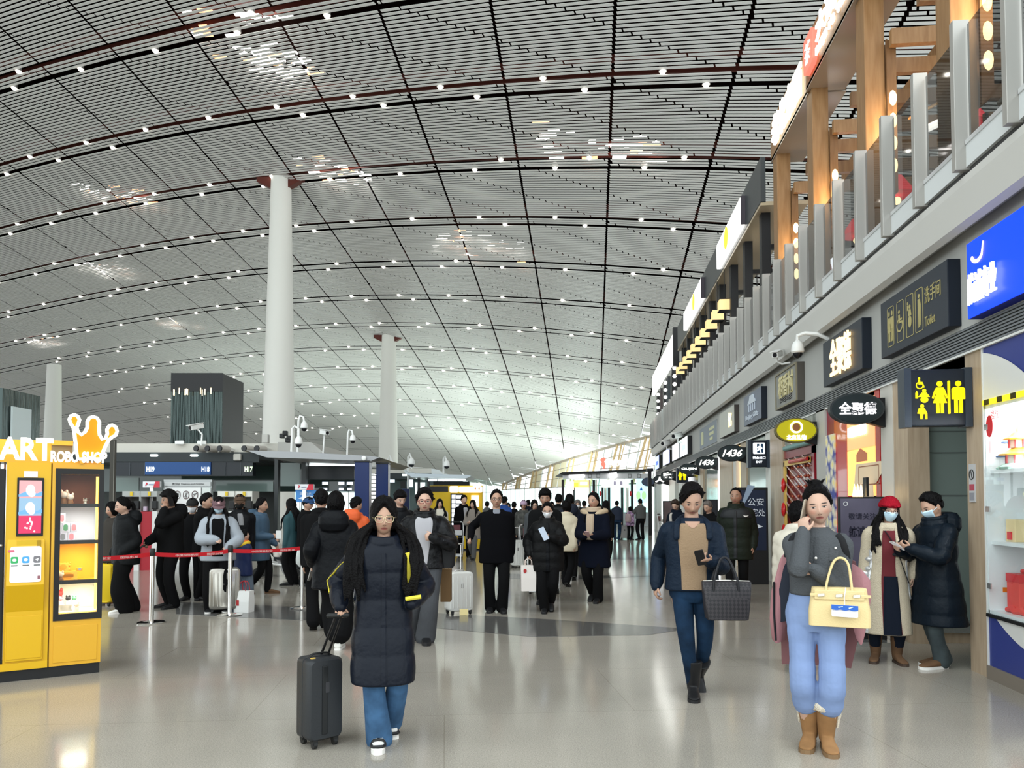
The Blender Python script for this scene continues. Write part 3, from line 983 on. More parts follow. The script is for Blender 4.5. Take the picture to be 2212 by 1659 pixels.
obj('white_panel', MB().prism(rrect(w * .56, h * .42, .02), (cx, y, cz + h * .2), (1, 0, 0), (0, 0, 1), (0, -1, 0), .004), wp, p)
mb = MB()
o_ = (cx, y - .005, cz + h * .2)
mb.prism(rrect(w * .30, h * .34, .01), (cx + w * .05, y - .004, cz + h * .2), (1, 0, 0), (0, 0, 1), (0, -1, 0), .002)
obj('door_mark', mb, M('exit_ink', (.02, .06, .12), .5), p)
mb = MB()
for q in (ellipse(.018, .018, 12, .02, .07), [(.0, .045), (.03, .05), (.05, .0), (.07, .0), (.05, .03), (.035, .045), (.03, -.01), (.05, -.09), (.03, -.09), (.01, -.03), (-.02, -.055), (-.06, -.055), (-.06, -.035), (-.025, -.03), (-.005, .01), (-.03, -.0), (-.045, .01), (-.02, .04)]):
 mb.prism(q, (o_[0], y - .007, o_[2]), (1, 0, 0), (0, 0, 1), (0, -1, 0), .003)
obj('runner_mark', mb, wp, p)
text('安全出口', (cx, y - .003, cz - h * .15), (1, 0, 0), (0, 0, 1), w * .6, h * .1, wp, p, 'lettering', .003, .02)
text('EXIT', (cx, y - .003, cz - h * .31), (1, 0, 0), (0, 0, 1), w * .3, h * .08, wp, p, 'small_lettering', .003, .02)
y5 = onX(1487, 1083, XW).y
p, cx, cz, w, h, y = boxsign('black hanging box sign with a yellow toilet mark, beneath the far ovals', 1462, 1486, 1012, 1043, y5)
mb = MB()
for q in man(-.08, 0, h * .62, True) + man(.08, 0, h * .62):
 mb.prism(q, (cx, y, cz), (1, 0, 0), (0, 0, 1), (0, -1, 0), .01)
obj('toilet_mark', mb, yem, p)
cwh = M('camera_white', (.72, .72, .70), .35)
cbk = M('camera_lens', (.01, .01, .012), .15)
def dome_cam(label, c, s=1.0, arm=None, parent_name='dome_camera'):
 c = Vector(c)
 p = root(parent_name, label, 'camera', c)
 obj('housing', MB().lathe([(.03 * s, .17 * s), (.06 * s, .15 * s), (.085 * s, .10 * s), (.095 * s, .03 * s), (.095 * s, .0), (.075 * s, -.02 * s)], c, 18), cwh, p, True)
 obj('lens_dome', MB().lathe([(.075 * s, -.015 * s), (.07 * s, -.05 * s), (.045 * s, -.085 * s), (.008 * s, -.10 * s)], c, 16), cbk, p, True)
 if arm:
  obj('arm', MB().tube([c + Vector(a) * s for a in arm], [.03 * s] * len(arm), 8), cwh, p, True)
 return p
def box_cam(label, c, d, s=1.0, arm=None):
 c = Vector(c)
 d = Vector(d).normalized()
 p = root('box_camera', label, 'camera', c)
 x = d.cross(Vector((0, 0, 1))).normalized()
 z = x.cross(d)
 obj('housing', MB().obox(c, x, d, z, .11 * s, .30 * s, .10 * s), cwh, p, bevel=.012 * s)
 obj('hood', MB().obox(c + z * .06 * s + d * .02 * s, x, d, z, .14 * s, .34 * s, .012 * s), cwh, p)
 obj('lens', MB().tube([c + d * .14 * s, c + d * .158 * s], .038 * s, 12), cbk, p)
 if arm:
  obj('arm', MB().tube([c + Vector(a) * s for a in arm], [.018 * s] * len(arm), 8), cwh, p, True)
 return p
q = onX(1723, 760, 3.1)
dome_cam('white dome camera on a long curved arm beside the warm lettered sign', q, 1.0, [(0, 0, .16), (.0, -.01, .24), (.1, -.05, .27), (.27, -.1, .24), (.42, -.12, .16)])
q = onX(1679, 765, 3.2)
box_cam('white box camera on a bent bracket left of the dome camera', q, (-.45, -.8, -.25), 1.0, [(0, 0, -.04), (.0, .02, -.13), (.08, .02, -.17), (.22, .02, -.15)])
q = onX(1464, 940, 3.2)
box_cam('cream box camera under the far gallery edge, nearer of two', q, (-.6, -.7, -.2), 1.9, [(0, 0, -.04), (0, 0, -.14), (.2, 0, -.14)])
q = onX(1440, 956, 3.2)
box_cam('cream box camera under the far gallery edge, farther of two', q, (-.6, -.7, -.2), 2.0, [(0, 0, -.04), (0, 0, -.14), (.18, 0, -.14)])
# ================================================================== SHOP FRONTS (ground floor, right)
pw = wood('pillar_wood', (.36, .27, .185), (.44, .34, .24), .4)
ggl = M('panel_greygreen', (.20, .245, .225), .12, coat=.3)
def uy(u, x=XW):
 return onX(u, 1083, x).y
def wallbox(mb, ua, ub, z0, z1, x0=XW, d=.12):
 ya, yb = uy(ub, x0), uy(ua, x0)
 mb.box((x0, ya, z0), (x0 + d, yb, z1))
 return ya, yb
struct('pillar_1', MB().box((3.57, 7.39, 0), (3.80, 7.72, 3.02)), pw)
p = root('no_smoking_plate', 'narrow no smoking plate with a red band on the near oak pillar', 'sign', (3.56, 7.6, 1.6))
pa, pb = onX(2094, 1003, 3.565), onX(2108, 1085, 3.565)
zt, zb, ym = pa.z, pb.z, (pa.y + pb.y) / 2
obj('plate', MB().box((3.558, pb.y, zb), (3.57, pa.y, zt)), M('plate_grey', (.45, .45, .46), .35), p)
mb = frame_mb(MB(), .09, .10, .044, .009, (3.557, ym, zt - .10), (0, -1, 0), (0, 0, 1), (-1, 0, 0), .003)
mb.prism([(-.004, -.035), (.004, -.035), (.004, .035), (-.004, .035)], (3.557, ym, zt - .10), (0, -1, .0), (0, .3, 1), (-1, 0, 0), .003)
obj('ring_mark', mb, blk, p)
obj('red_band', MB().box((3.555, pb.y + .01, zb + .11), (3.559, pa.y - .01, zb + .17)), M('band_red', (.4, .06, .09), .5), p)
obj('text_band', MB().box((3.555, pb.y + .01, zb + .02), (3.559, pa.y - .01, zb + .09)), M('band_grey', (.25, .25, .28), .5), p)
struct('wall_recess', MB().box((3.6, 9.20, .0), (6.6, 9.3, 3.02)), ggl)
mb = MB()
for v in (932, 1070, 978):
 z = onY(2000, v, 9.2).z
 mb.box((3.6, 9.192, z - .006), (6.6, 9.20, z + .006))
struct('trim_8', mb, M('joint_dark', (.12, .14, .13), .4))
struct('trim_9', MB().box((3.6, 9.13, .12), (6.6, 9.20, .2)).box((3.6, 9.16, .22), (6.6, 9.20, .25)), M('steel_rail', (.62, .62, .60), .25, metal=.8))
struct('baseboard_recess', MB().box((3.6, 9.16, 0), (6.6, 9.20, .12)), pw)
struct('wall_recess_side', MB().box((3.8, 7.62, 0), (6.6, 7.72, 3.02)), ggl)
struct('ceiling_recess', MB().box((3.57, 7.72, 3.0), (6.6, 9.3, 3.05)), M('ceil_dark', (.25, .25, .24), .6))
struct('pillar_2', MB().box((3.57, 9.08, 0), (3.80, 9.5, 3.02)), pw)
struct('wall_shop_back', MB().box((4.6, 9.3, 0), (4.7, Y1, 3.02)), M('shop_back', (.50, .47, .42), .6))
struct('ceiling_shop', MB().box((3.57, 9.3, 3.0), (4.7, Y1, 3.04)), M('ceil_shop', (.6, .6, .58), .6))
p = root('storefront', 'red shop front with a glowing orange product panel beside the oak pillar', 'shop front', (XW, 10, 0))
red = M('lacquer_red', (.50, .012, .012), .25, coat=.4)
mb = MB()
wallbox(mb, 1905, 1931, 0, 3.0, x0=XW - .01)
obj('ivory_pier', mb, M('ivory_pier', (.55, .52, .47), .45), p)
mb = MB()
wallbox(mb, 1804, 1832, .0, 3.0)
wallbox(mb, 1893, 1903, .0, 3.0, d=.1)
obj('red_panel', mb, red, p)
mb = MB()
ya, yb = wallbox(mb, 1831, 1894, onX(1865, 1071, XW).z, 2.30)
orp = obj('orange_panel', mb, M('orange_lit', (.95, .42, .10), .35, emit=.55, ecol=(1, .48, .13)), p)
mb = MB()
wallbox(mb, 1831, 1894, 2.31, 2.95)
obj('peach_panel', mb, M('peach_lit', (.8, .40, .17), .4, emit=.3, ecol=(1, .5, .2)), p)
obj('lettering_block', MB().prism(rrect(.7, .14, .03), (XW - .01, (ya + yb) / 2 + .1, 2.55), (0, -1, 0), (0, 0, 1), (-1, 0, 0), .012), EM('white_soft', (1, .95, .85), 1.2), orp)
yc = (ya + yb) / 2 - .25
cr = M('print_cream', (.85, .66, .45), .5)
obj('box_print', MB().prism([(-.5, -.12), (.28, -.12), (.5, .02), (.5, .17), (-.42, .17)], (XW - .004, yc, 1.93), (0, -1, 0), (0, 0, 1), (-1, 0, 0), .004), cr, orp)
obj('box_outline', frame_mb(MB(), .74, .25, .02, .012, (XW - .009, yc - .05, 1.94), (0, -1, 0), (0, 0, 1), (-1, 0, 0), .002), M('print_brown', (.35, .15, .08)), orp)
obj('bag_print', MB().prism([(-.42, -.3), (.25, -.3), (.2, .1), (-.38, .1)], (XW - .004, yc, 1.72), (0, -1, 0), (0, 0, 1), (-1, 0, 0), .003), M('print_pale', (.85, .70, .52), .5), orp)
obj('mark_print', MB().prism([(-.2, -.04), (.2, -.04), (.2, .06), (-.05, .14), (-.2, .06)], (XW - .004, yc + .2, 2.17), (0, -1, 0), (0, 0, 1), (-1, 0, 0), .003), M('print_red', (.6, .2, .1), .5), orp)
mb = MB()
wallbox(mb, 1804, 1894, .0, .35, d=.1)
obj('plinth', mb, M('plinth_stone', (.40, .37, .33), .4), p)
mb = MB()
wallbox(mb, 1804, 1894, .36, .44, x0=XW - .04, d=.08)
obj('glow_strip', mb, EM('strip_warm', (1, .72, .4), 1.6), p)
mb = MB()
wallbox(mb, 1831, 1894, .45, onX(1865, 1071, XW).z - .02)
obj('lower_panel', mb, M('cream_panel', (.6, .5, .38), .4), p)
p2 = root('candle_sign', 'small black sign with glowing candles beside the orange panel', 'sign', (3.5, 9.95, 1.6))
obj('black_plate', MB().box((3.40, 9.93, 1.66), (3.43, 10.05, 1.9)), blk, p2)
for i in range(3):
 obj('candle', MB().lathe([(.02, 0), (.025, .06), (.012, .15), (.002, .2)], (3.36 - .04 * i, 10.0, 1.62), 8), warm, p2, True)
obj('arm', MB().box((3.24, 9.95, 1.58), (3.57, 10.05, 1.62)), M('brass', (.5, .36, .12), .3, metal=.8), p2)
p = root('patterned_column', 'column wrapped in yellow and blue floral pattern beside the red front', 'column', (XW, uy(1793), 0))
mb = MB()
wallbox(mb, 1784, 1804, 0, 2.6, x0=XW - .02, d=.14)
pm_ = M('floral', (.75, .62, .28), .5)
nt = pm_.node_tree
vz = nt.nodes.new('ShaderNodeTexVoronoi')
vz.inputs['Scale'].default_value = 7
tcn = nt.nodes.new('ShaderNodeTexCoord')
nt.links.new(tcn.outputs['Object'], vz.inputs['Vector'])
rp = nt.nodes.new('ShaderNodeValToRGB')
rp.color_ramp.elements[0].color = (.85, .72, .25, 1)
rp.color_ramp.elements[1].color = (.06, .08, .30, 1)
e = rp.color_ramp.elements.new(.4)
e.color = (.75, .70, .55, 1)
rp.color_ramp.elements[0].position = .12
rp.color_ramp.elements[2].position = .75
nt.links.new(vz.outputs['Distance'], rp.inputs[0])
nt.links.new(rp.outputs[0], nt.nodes['Principled BSDF'].inputs['Base Color'])
obj('shaft', mb, pm_, p)
mb = MB()
wallbox(mb, 1784, 1804, 2.6, 3.0, d=.12)
obj('head', mb, M('crimson', (.22, .01, .03), .35), p)
mb = MB()
wallbox(mb, 1765, 1784, 0, 3.02, x0=XW - .03, d=.2)
struct('pillar_3', mb, M('pier_stone', (.42, .41, .38), .5))
p = root('palace_door', 'dark red studded palace style doorway with gold trim and red garlands', 'door', (XW, uy(1728), 0))
dr = M('door_red', (.17, .006, .012), .3, coat=.3)
ya, yb = uy(1764), uy(1692)
mb = MB().box((XW + .02, ya, 0), (XW + .1, yb, 2.42))
obj('leaf', mb, dr, p)
mb = MB()
for i in range(9):
 for j in range(11):
  mb.add(MB().sphere((XW + .015, ya + .28 + i * (yb - ya - .5) / 8, .5 + j * .17), .028, None, None, 8, 5).v, MB().sphere((0, 0, 0), .028, None, None, 8, 5).f)
obj('studs', mb, M('stud', (.40, .10, .05), .3, metal=.5), p, True)
mb = MB()
for i in range(9):
 z = 1.1 + i * .17
 mb.bar((XW - .02, yb - .25, z + .34), (XW - .02, ya + .22, z - .26), .018)
obj('string_lights', mb, M('beads', (.75, .55, .5), .3, metal=.4), p)
mb = MB()
mb.box((XW - .03, ya, 0), (XW + .05, ya + .14, 2.5))
mb.box((XW - .03, yb - .14, 0), (XW + .05, yb, 2.5))
mb.box((XW - .03, ya, 2.38), (XW + .05, yb, 2.52))
obj('frame', mb, M('frame_red', (.24, .012, .02), .3, coat=.3), p)
goldp = M('gold_paper', (.72, .48, .12), .4, metal=.2)
mb = MB().box((XW - .05, yb - .32, .3), (XW - .01, yb - .2, 2.32)).box((XW - .05, ya + .25, 2.24), (XW - .01, yb - .2, 2.34))
tr = obj('gold_trim', mb, goldp, p)
for z in (1.05, 1.45, 1.9, .6):
 obj('red_bow', MB().sphere((XW - .06, yb - .26, z), .04, .10, .13, 12, 8), red, tr, True)
obj('red_roller', MB().tube([(XW - .06, ya + .25, 2.30), (XW - .06, yb - .75, 2.30)], .035, 10), red, tr)
p = root('painted_beam', 'painted beam with grey blue reliefs above the red palace doorway', 'beam', (XW, (ya + yb) / 2, 2.6))
rel = M('relief', (.26, .27, .24), .5, var=.6, vscale=5)
obj('panel', MB().box((XW - .02, ya - .1, 2.56), (XW + .1, yb + .1, 3.0)), rel, p)
obj('roller_trim', MB().tube([(XW - .05, ya + .1, 2.56), (XW - .05, yb - .4, 2.56)], .05, 12), M('teal_trim', (.16, .30, .28), .4), p, True)
mb = MB()
wallbox(mb, 1665, 1692, 0, 3.02, x0=XW - .06, d=.25)
struct('pillar_4', mb, pw)
fw = M('frame_ivory', (.62, .61, .57), .4)
specs = [(1655, 1665, fw, 0), (1613, 1655, ggl, .06), (1600, 1613, pw, .02), (1590, 1600, EM('shop_warm', (1, .62, .25), .9), .1), (1582, 1590, fw, 0), (1555, 1582, pw, -.03), (1551, 1555, EM('shop_white', (.95, .98, 1), 1.0), 0), (1519, 1551, ggl, .06), (1513, 1519, pw, 0), (1508, 1513, fw, 0), (1486, 1508, M('shop_dark', (.03, .035, .035), .2), .12), (1480, 1486, EM('shop_white', (1, 1, 1), 1), 0), (1474, 1480, M('shop_maroon', (.12, .03, .03), .4), .1), (1466, 1474, fw, 0), (1458, 1466, M('shop_taupe', (.30, .24, .2), .4), .05), (1444, 1458, M('shop_cream', (.55, .5, .44), .4, emit=.2), .08), (1428, 1444, EM('shop_white2', (.95, 1, 1), .8), .05), (1413, 1428, lgrey, 0)]
for i, (a, b_, m_, off) in enumerate(specs):
 mb = MB()
 wallbox(mb, a, b_, 0, 3.02, x0=XW + off, d=.25)
 struct('wall_shop_%d' % (i + 1), mb, m_)
# ---- blue and white display wall with the glass vitrine (nearest, right edge)
yN, yF = 4.6, 7.39
bw = M('display_blue', (.035, .05, .22), .4)
ww = M('display_white', (.66, .66, .64), .4)
xd = 3.57
p = root('display_wall', 'blue display wall with a large white wave around a lit glass cabinet', 'display wall', (xd, 6, 0))
vy0, vy1, vz0, vz1 = 5.9, uy(2131, xd), .59, 2.47
ycir, zcir = 6.0, 1.62
mb = MB()
mb.box((xd, yN, .12), (xd + .04, yF, vz0)).box((xd, yN, vz1), (xd + .04, yF, 3.0)).box((xd, yN, vz0), (xd + .04, vy0, vz1)).box((xd, vy1, vz0), (xd + .04, yF, vz1))
obj('blue_panel', mb, bw, p)
mb = MB()
def ztop_(y):
 return min(2.99, 1.2 + math.sqrt(max(0, 3.24 - (7.75 - y) ** 2)))
def zbot_(y):
 return max(.125, 1.9 - math.sqrt(max(0, 1.58 ** 2 - (y - 6.4) ** 2)))
ys = [yN + (yF - yN) * k / 60 for k in range(61)]
for ya_, yb_ in zip(ys, ys[1:]):
 segs = [(zbot_, ztop_)] if (ya_ + yb_) / 2 > vy1 or (ya_ + yb_) / 2 < vy0 else [(zbot_, lambda y: vz0), (lambda y: vz1, ztop_)]
 for lo_, hi_ in segs:
  if hi_(ya_) - lo_(ya_) > .005 and hi_(yb_) - lo_(yb_) > .005:
   mb.quad((xd - .006, ya_, lo_(ya_)), (xd - .006, yb_, lo_(yb_)), (xd - .006, yb_, hi_(yb_)), (xd - .006, ya_, hi_(ya_)))
obj('white_wave', mb, ww, p)
obj('plinth', MB().box((xd - .02, yN, 0), (xd + .1, yF, .12)), M('plinth_brown', (.20, .17, .14), .4), p)
obj('side_trim', MB().box((xd - .012, yF - .02, .12), (xd + .04, yF + .0, 3.0)), ww, p)
cbw = M('cabinet_white', (.80, .82, .83), .35)
cab = root('glass_cabinet', 'brightly lit built-in glass cabinet holding souvenirs and gift boxes', 'cabinet', (xd, 6.4, .6))
obj('back_panel', MB().box((xd + .50, vy0, vz0), (xd + .52, vy1, vz1)), cbw, cab)
obj('side_panel', MB().box((xd, vy1 - .015, vz0), (xd + .52, vy1, vz1)), cbw, cab)
obj('side_panel', MB().box((xd, vy0, vz0), (xd + .52, vy0 + .015, vz1)), cbw, cab)
obj('floor_panel', MB().box((xd, vy0, vz0), (xd + .52, vy1, vz0 + .03)), cbw, cab)
top = obj('top_panel', MB().box((xd, vy0, vz1 - .03), (xd + .52, vy1, vz1)), cbw, cab)
obj('light_strip', MB().box((xd + .06, vy0 + .05, vz1 - .05), (xd + .10, vy1 - .05, vz1 - .03)), EM('cab_light', (.95, .98, 1), 6), top)
lamp('AREA', (xd + .25, (vy0 + vy1) / 2, vz1 - .06), 26, (.95, .98, 1), .3, (0, 0, 0), .9, name='cabinet_light')
z1_, z2_ = onX(2170, 1015, xd + .1).z, onX(2170, 1170, xd + .1).z
for z in (z1_, z2_):
 obj('shelf', MB().box((xd + .03, vy0 + .015, z - .03), (xd + .5, vy1 - .015, z)), cbw, cab)
obj('glass_door', MB().box((xd - .012, vy0, vz0), (xd - .004, vy1, vz1)), glass('cab_glass', (.97, .99, .99), .01, .2), cab)
obj('black_sill', MB().box((xd - .025, vy0, vz0 - .03), (xd, vy1, vz0)), blk, cab)
for z in (vz0 + .25, (vz0 + vz1) / 2, vz1 - .2):
 obj('hinge', MB().box((xd - .025, vy1 - .09, z - .025), (xd - .012, vy1 - .03, z + .025)), M('steel_rail'), cab)
gt = obj('gold_edge', MB().box((xd - .02, vy0, vz1 - .0), (xd, vy1, vz1 + .05)), M('edge_gold', (.8, .62, .05), .3, emit=.35, ecol=(1, .8, 0)), cab)
for q in range(3):
 obj('clip', MB().box((xd - .024, vy1 - .12 - .22 * q, vz1 + .0), (xd - .018, vy1 - .04 - .22 * q, vz1 + .05)), blk, gt)
lan_ = root('lantern_sticker', 'small red lantern sticker hanging in the top of the glass cabinet', 'sticker', (xd, vy1 - .2, 2.3))
lz = onX(2146, 920, xd).z
obj('balloon', MB().prism(ellipse(.06, .10, 20), (xd - .016, uy(2145, xd), lz), (0, -1, 0), (0, 0, 1), (-1, 0, 0), .002), M('sticker_red', (.6, .03, .04), .5), lan_)
obj('string', MB().box((xd - .016, uy(2145, xd) - .003, lz - .24), (xd - .014, uy(2145, xd) + .003, lz - .1)), M('sticker_red'), lan_)
text('福气', (xd - .014, uy(2156, xd), lz + .10), (0, -1, 0), (0, 0, 1), .13, .08, M('sticker_red'), lan_, 'lettering', .002)
def pagoda(label, x, y, z, s, c1, c2):
 p = root('pagoda_model', label, 'ornament', (x, y, z), 0, 'pagoda models')
 obj('base', MB().lathe([(.14 * s, 0), (.15 * s, .02 * s), (.12 * s, .045 * s), (.10 * s, .05 * s)], (x, y, z), 12), M('pag_base', (.35, .5, .42), .5), p)
 for t in range(2):
  zz = z + (.05 + .13 * t) * s
  r = (.085 - .02 * t) * s
  b = obj('storey', MB().lathe([(r, 0), (r, .075 * s)], (x, y, zz), 8), M('pag_white', (.75, .72, .68), .5), p)
  mb = MB()
  for q in range(8):
   a = q * PI / 4
   mb.tube([(x + r * 1.12 * math.cos(a), y + r * 1.12 * math.sin(a), zz), (x + r * 1.12 * math.cos(a), y + r * 1.12 * math.sin(a), zz + .075 * s)], .007 * s, 6)
  obj('posts', mb, c1, b)
  obj('roof', MB().lathe([(r * 1.7, .068 * s), (r * 1.75, .078 * s), (r * 1.1, .10 * s), (r * .6, .13 * s), (.004, .135 * s)], (x, y, zz), 12), c2, p)
 obj('finial', MB().lathe([(.012 * s, .3 * s), (.016 * s, .33 * s), (.003, .38 * s)], (x, y, z), 8), M('gold_paper'), p)
pr_ = M('pag_red', (.45, .05, .06), .4)
pagoda('small pagoda model with a blue roof on the top cabinet shelf', xd + .2, uy(2173, xd + .2), z1_, 1.0, pr_, M('pag_blue', (.10, .16, .30), .4))
pagoda('small pagoda model with an orange roof on the top cabinet shelf', xd + .16, uy(2203, xd + .16), z1_, 1.05, pr_, M('pag_orange', (.85, .38, .05), .4))
def giftbox(name, label, cat, x, y, z, w, d, h, m_, lid=None, bow=None):
 p = root(name, label, cat, (x, y, z), 0)
 obj('body', MB().box((x - d / 2, y - w / 2, z), (x + d / 2, y + w / 2, z + h)), m_, p, bevel=.004)
 if lid:
  obj('lid', MB().box((x - d / 2 - .005, y - w / 2 - .005, z + h * .8), (x + d / 2 + .005, y + w / 2 + .005, z + h + .004)), lid, p)
 if bow:
  mb = MB()
  for s in (-1, 1):
   mb.sphere((x, y + s * .025, z + h + .025), .02, .03, .02, 10, 6)
  obj('bow', mb, bow, p, True)
 return p
rg = M('gift_red', (.62, .03, .04), .4)
og = M('gift_orange', (.85, .22, .02), .4)
giftbox('photo_frame', 'dark picture frame standing on the middle cabinet shelf', 'frame', xd + .30, uy(2168, xd + .3), z2_, .16, .03, .2, M('frame_navy', (.05, .06, .09), .4))
giftbox('gift_bag', 'cream gift bag with a red label on the middle cabinet shelf', 'bag', xd + .18, uy(2194, xd + .18), z2_, .15, .1, .2, M('bag_cream', (.75, .58, .32), .5), None, None)
obj('label', MB().box((xd + .12, uy(2194, xd + .18) - .03, z2_ + .02), (xd + .129, uy(2194, xd + .18) + .04, z2_ + .09)), rg, bpy.data.objects['gift_bag'])
giftbox('gift_box', 'small red gift box stacked behind the cream bag on the middle shelf', 'box', xd + .36, uy(2206, xd + .36), z2_, .2, .15, .3, rg, M('gift_pink', (.8, .2, .2), .4))
giftbox('gift_box', 'orange gift box at the bottom left of the glass cabinet', 'box', xd + .22, uy(2175, xd + .22), vz0 + .03, .2, .2, .2, og, og)
giftbox('gift_box', 'tall red gift box at the bottom right of the glass cabinet', 'box', xd + .2, uy(2210, xd + .2), vz0 + .03, .2, .2, .34, M('gift_coral', (.75, .07, .06), .4), rg, rg)
p = root('figurine', 'white dome shaped figurine on the orange gift box', 'figurine', (xd + .22, uy(2175, xd + .22), vz0 + .23))
q = Vector((xd + .22, uy(2175, xd + .22), vz0 + .235))
obj('body', MB().lathe([(.07, 0), (.075, .03), (.06, .08), (.03, .11), (.003, .12)], q, 16), M('porcelain', (.85, .84, .82), .3), p, True)
p = root('folded_scarf', 'folded red scarf lying in front on the cabinet floor', 'scarf', (xd + .08, uy(2185, xd + .08), vz0 + .03))
mb = MB()
q = Vector((xd + .09, uy(2188, xd + .09), vz0 + .05))
mb.tube([q + Vector((0, .14, 0)), q + Vector((.02, .07, .02)), q, q + Vector((.02, -.08, .015)), q + Vector((0, -.15, 0))], [.02, .035, .03, .035, .02], 8)
obj('cloth', mb, M('gift_coral'), p, True)
p = root('poster_stand', 'black advertising board with dark lettering behind the woman in grey', 'sign', (2.55, 9.0, 0))
ybd = 9.0
a, b_ = onY(1812, 1073, ybd), onY(1916, 1345, ybd)
mb = MB().box((a.x, ybd, .05), (b_.x, ybd + .06, a.z))
obj('frame', mb, blk, p, bevel=.005)
pmv = M('poster_violet', (.10, .09, .13), .35, var=.35, vscale=1.2)
face = obj('poster', MB().box((a.x + .015, ybd - .004, .12), (b_.x - .015, ybd, a.z - .02)), pmv, p)
cx = (a.x + b_.x) / 2
text('航诚商业', (cx + .03, ybd - .006, onY(1860, 1148, ybd).z), (1, 0, 0), (0, 0, 1), .36, .12, M('ink_dark', (.015, .015, .03), .5), face, 'lettering', .004, .02)
text('敬请关注', (cx + .0, ybd - .006, onY(1860, 1115, ybd).z), (1, 0, 0), (0, 0, 1), .3, .07, M('ink_dark'), face, 'small_lettering', .004)
mb = frame_mb(MB(), .05, .05, .024, .008, (a.x + .07, ybd - .006, a.z - .08), (1, 0, 0), (0, 0, 1), (0, -1, 0), .003)
obj('round_mark', mb, M('mark_pale', (.6, .6, .6)), face)
obj('picture_plinth', MB().box((cx - .1, ybd - .006, .42), (cx + .15, ybd - .004, .68)), M('ink_black', (.02, .02, .025)), face)
obj('picture_cup', MB().prism([(-.07, 0), (.07, 0), (.05, .05), (.02, .05), (.02, .09), (-.02, .09), (-.02, .05), (-.05, .05)], (cx + .1, ybd - .006, .70), (1, 0, 0), (0, 0, 1), (0, -1, 0), .003), M('cup_pink', (.45, .18, .2)), face)
obj('foot', MB().box((a.x - .02, ybd - .18, 0), (b_.x + .02, ybd + .24, .05)), M('steel_rail'), p)
p = root('notice_board', 'tall navy notice board with white characters behind the man in the green padded coat', 'sign', (2.9, 15.0, 0))
ybd = 15.2
a, b_ = onY(1594, 1053, ybd), onY(1661, 1252, ybd)
obj('frame', MB().box((a.x, ybd, 0), (b_.x, ybd + .1, a.z)), blk, p, bevel=.008)
face = obj('panel', MB().box((a.x + .04, ybd - .006, .66), (b_.x - .04, ybd, a.z - .05)), M('board_navy', (.014, .022, .045), .3), p)
wl = M('ink_white', (.62, .66, .72), .5)
text('公安', (b_.x - .23, ybd - .008, onY(1640, 1084, ybd).z), (1, 0, 0), (0, 0, 1), .30, .15, wl, face, 'lettering', .004)
text('宅处', (b_.x - .19, ybd - .008, onY(1640, 1107, ybd).z), (1, 0, 0), (0, 0, 1), .26, .15, wl, face, 'lettering', .004)
obj('arrow', MB().prism([(0, 0), (.14, .05), (0, .11)], (b_.x - .24, ybd - .008, onY(1640, 1143, ybd).z), (1, 0, 0), (0, 0, 1), (0, -1, 0), .003), wl, face)
obj('light_swash', MB().prism([(0, 0), (.05, 0), (.26, .36), (.12, .38)], (a.x + .06, ybd - .008, onY(1600, 1090, ybd).z), (1, 0, 0), (0, 0, 1), (0, -1, 0), .002), M('swash_blue', (.25, .32, .42), .4), face)
p = root('poster_stand', 'dark poster board behind the bending person with a scarf', 'sign', (2.3, 24, 0))
ybd = 21.5
a, b_ = onY(1432, 1082, ybd), onY(1470, 1200, ybd)
obj('frame', MB().box((a.x, ybd, 0), (b_.x, ybd + .06, a.z)), blk, p)
obj('poster', MB().box((a.x + .03, ybd - .005, .2), (b_.x - .03, ybd, a.z - .03)), M('poster_brown', (.11, .075, .075), .4, var=.4, vscale=2), p)
p = root('poster_stand', 'black screen board standing behind the man in navy', 'sign', (2.9, 18.5, 0))
ybd = 18.4
a, b_ = onY(1519, 1079, ybd), onY(1552, 1200, ybd)
obj('frame', MB().box((a.x, ybd, 0), (b_.x, ybd + .06, a.z)), blk, p)
obj('poster', MB().box((a.x + .03, ybd - .005, .2), (b_.x - .03, ybd, a.z - .03)), M('ink_black'), p)
# ================================================================== LEFT: vending machine
yel = M('machine_yellow', (.64, .37, .004), .38, coat=.2)
yed = M('machine_amber', (.66, .35, .02), .38, coat=.2)
yin = M('niche_yellow', (.60, .38, .02), .45)
P0 = onZ(216, 1453)
dw = (RV * .843 + FV * .537).normalized()
nw = Vector((dw.y, -dw.x, 0))          # outward
RZ = math.atan2(dw.y, dw.x)
def lf(u, v):
 q = onP(u, v, P0, nw) - P0
 return q.dot(dw), q.z
vm = root('vending_machine', 'big yellow vending machine with glowing crown sign and lit toy windows', 'vending machine', P0, RZ)
def vobj(name, mb, mat, parent=None, **k):
 return obj(name, mb, mat, parent or vm, world=False, **k)
x_a = lf(108, 1300)[0]
x_b = lf(8, 1300)[0]
XL = -2.3
HT = 1.95
vobj('base', MB().box((XL, .02, 0), (-.005, .62, .10)), blk)
w0x, w1x = lf(117, 1200)[0], lf(222, 1200)[0]
wz0, wz1 = lf(170, 1338)[1], lf(180, 1013)[1]
o0x, o1x = lf(130, 1200)[0] - .004, lf(211, 1200)[0]
oz0, oz1 = wz0 + .06, wz1 - .05
mb = MB()
mb.box((x_a, 0, .10), (0, .06, oz0)).box((x_a, 0, oz1), (0, .06, HT)).box((x_a, 0, oz0), (o0x, .06, oz1)).box((o1x, 0, oz0), (0, .06, oz1))
mb.box((x_a, .06, .10), (x_a + .02, .6, HT)).box((-.02, .06, .10), (0, .6, HT)).box((x_a, .58, .10), (0, .6, HT)).box((x_a, .06, HT - .03), (0, .6, HT)).box((x_a, .06, .10), (0, .6, oz0 - .02))
vobj('right_cabinet', mb, yed)
mb = MB()
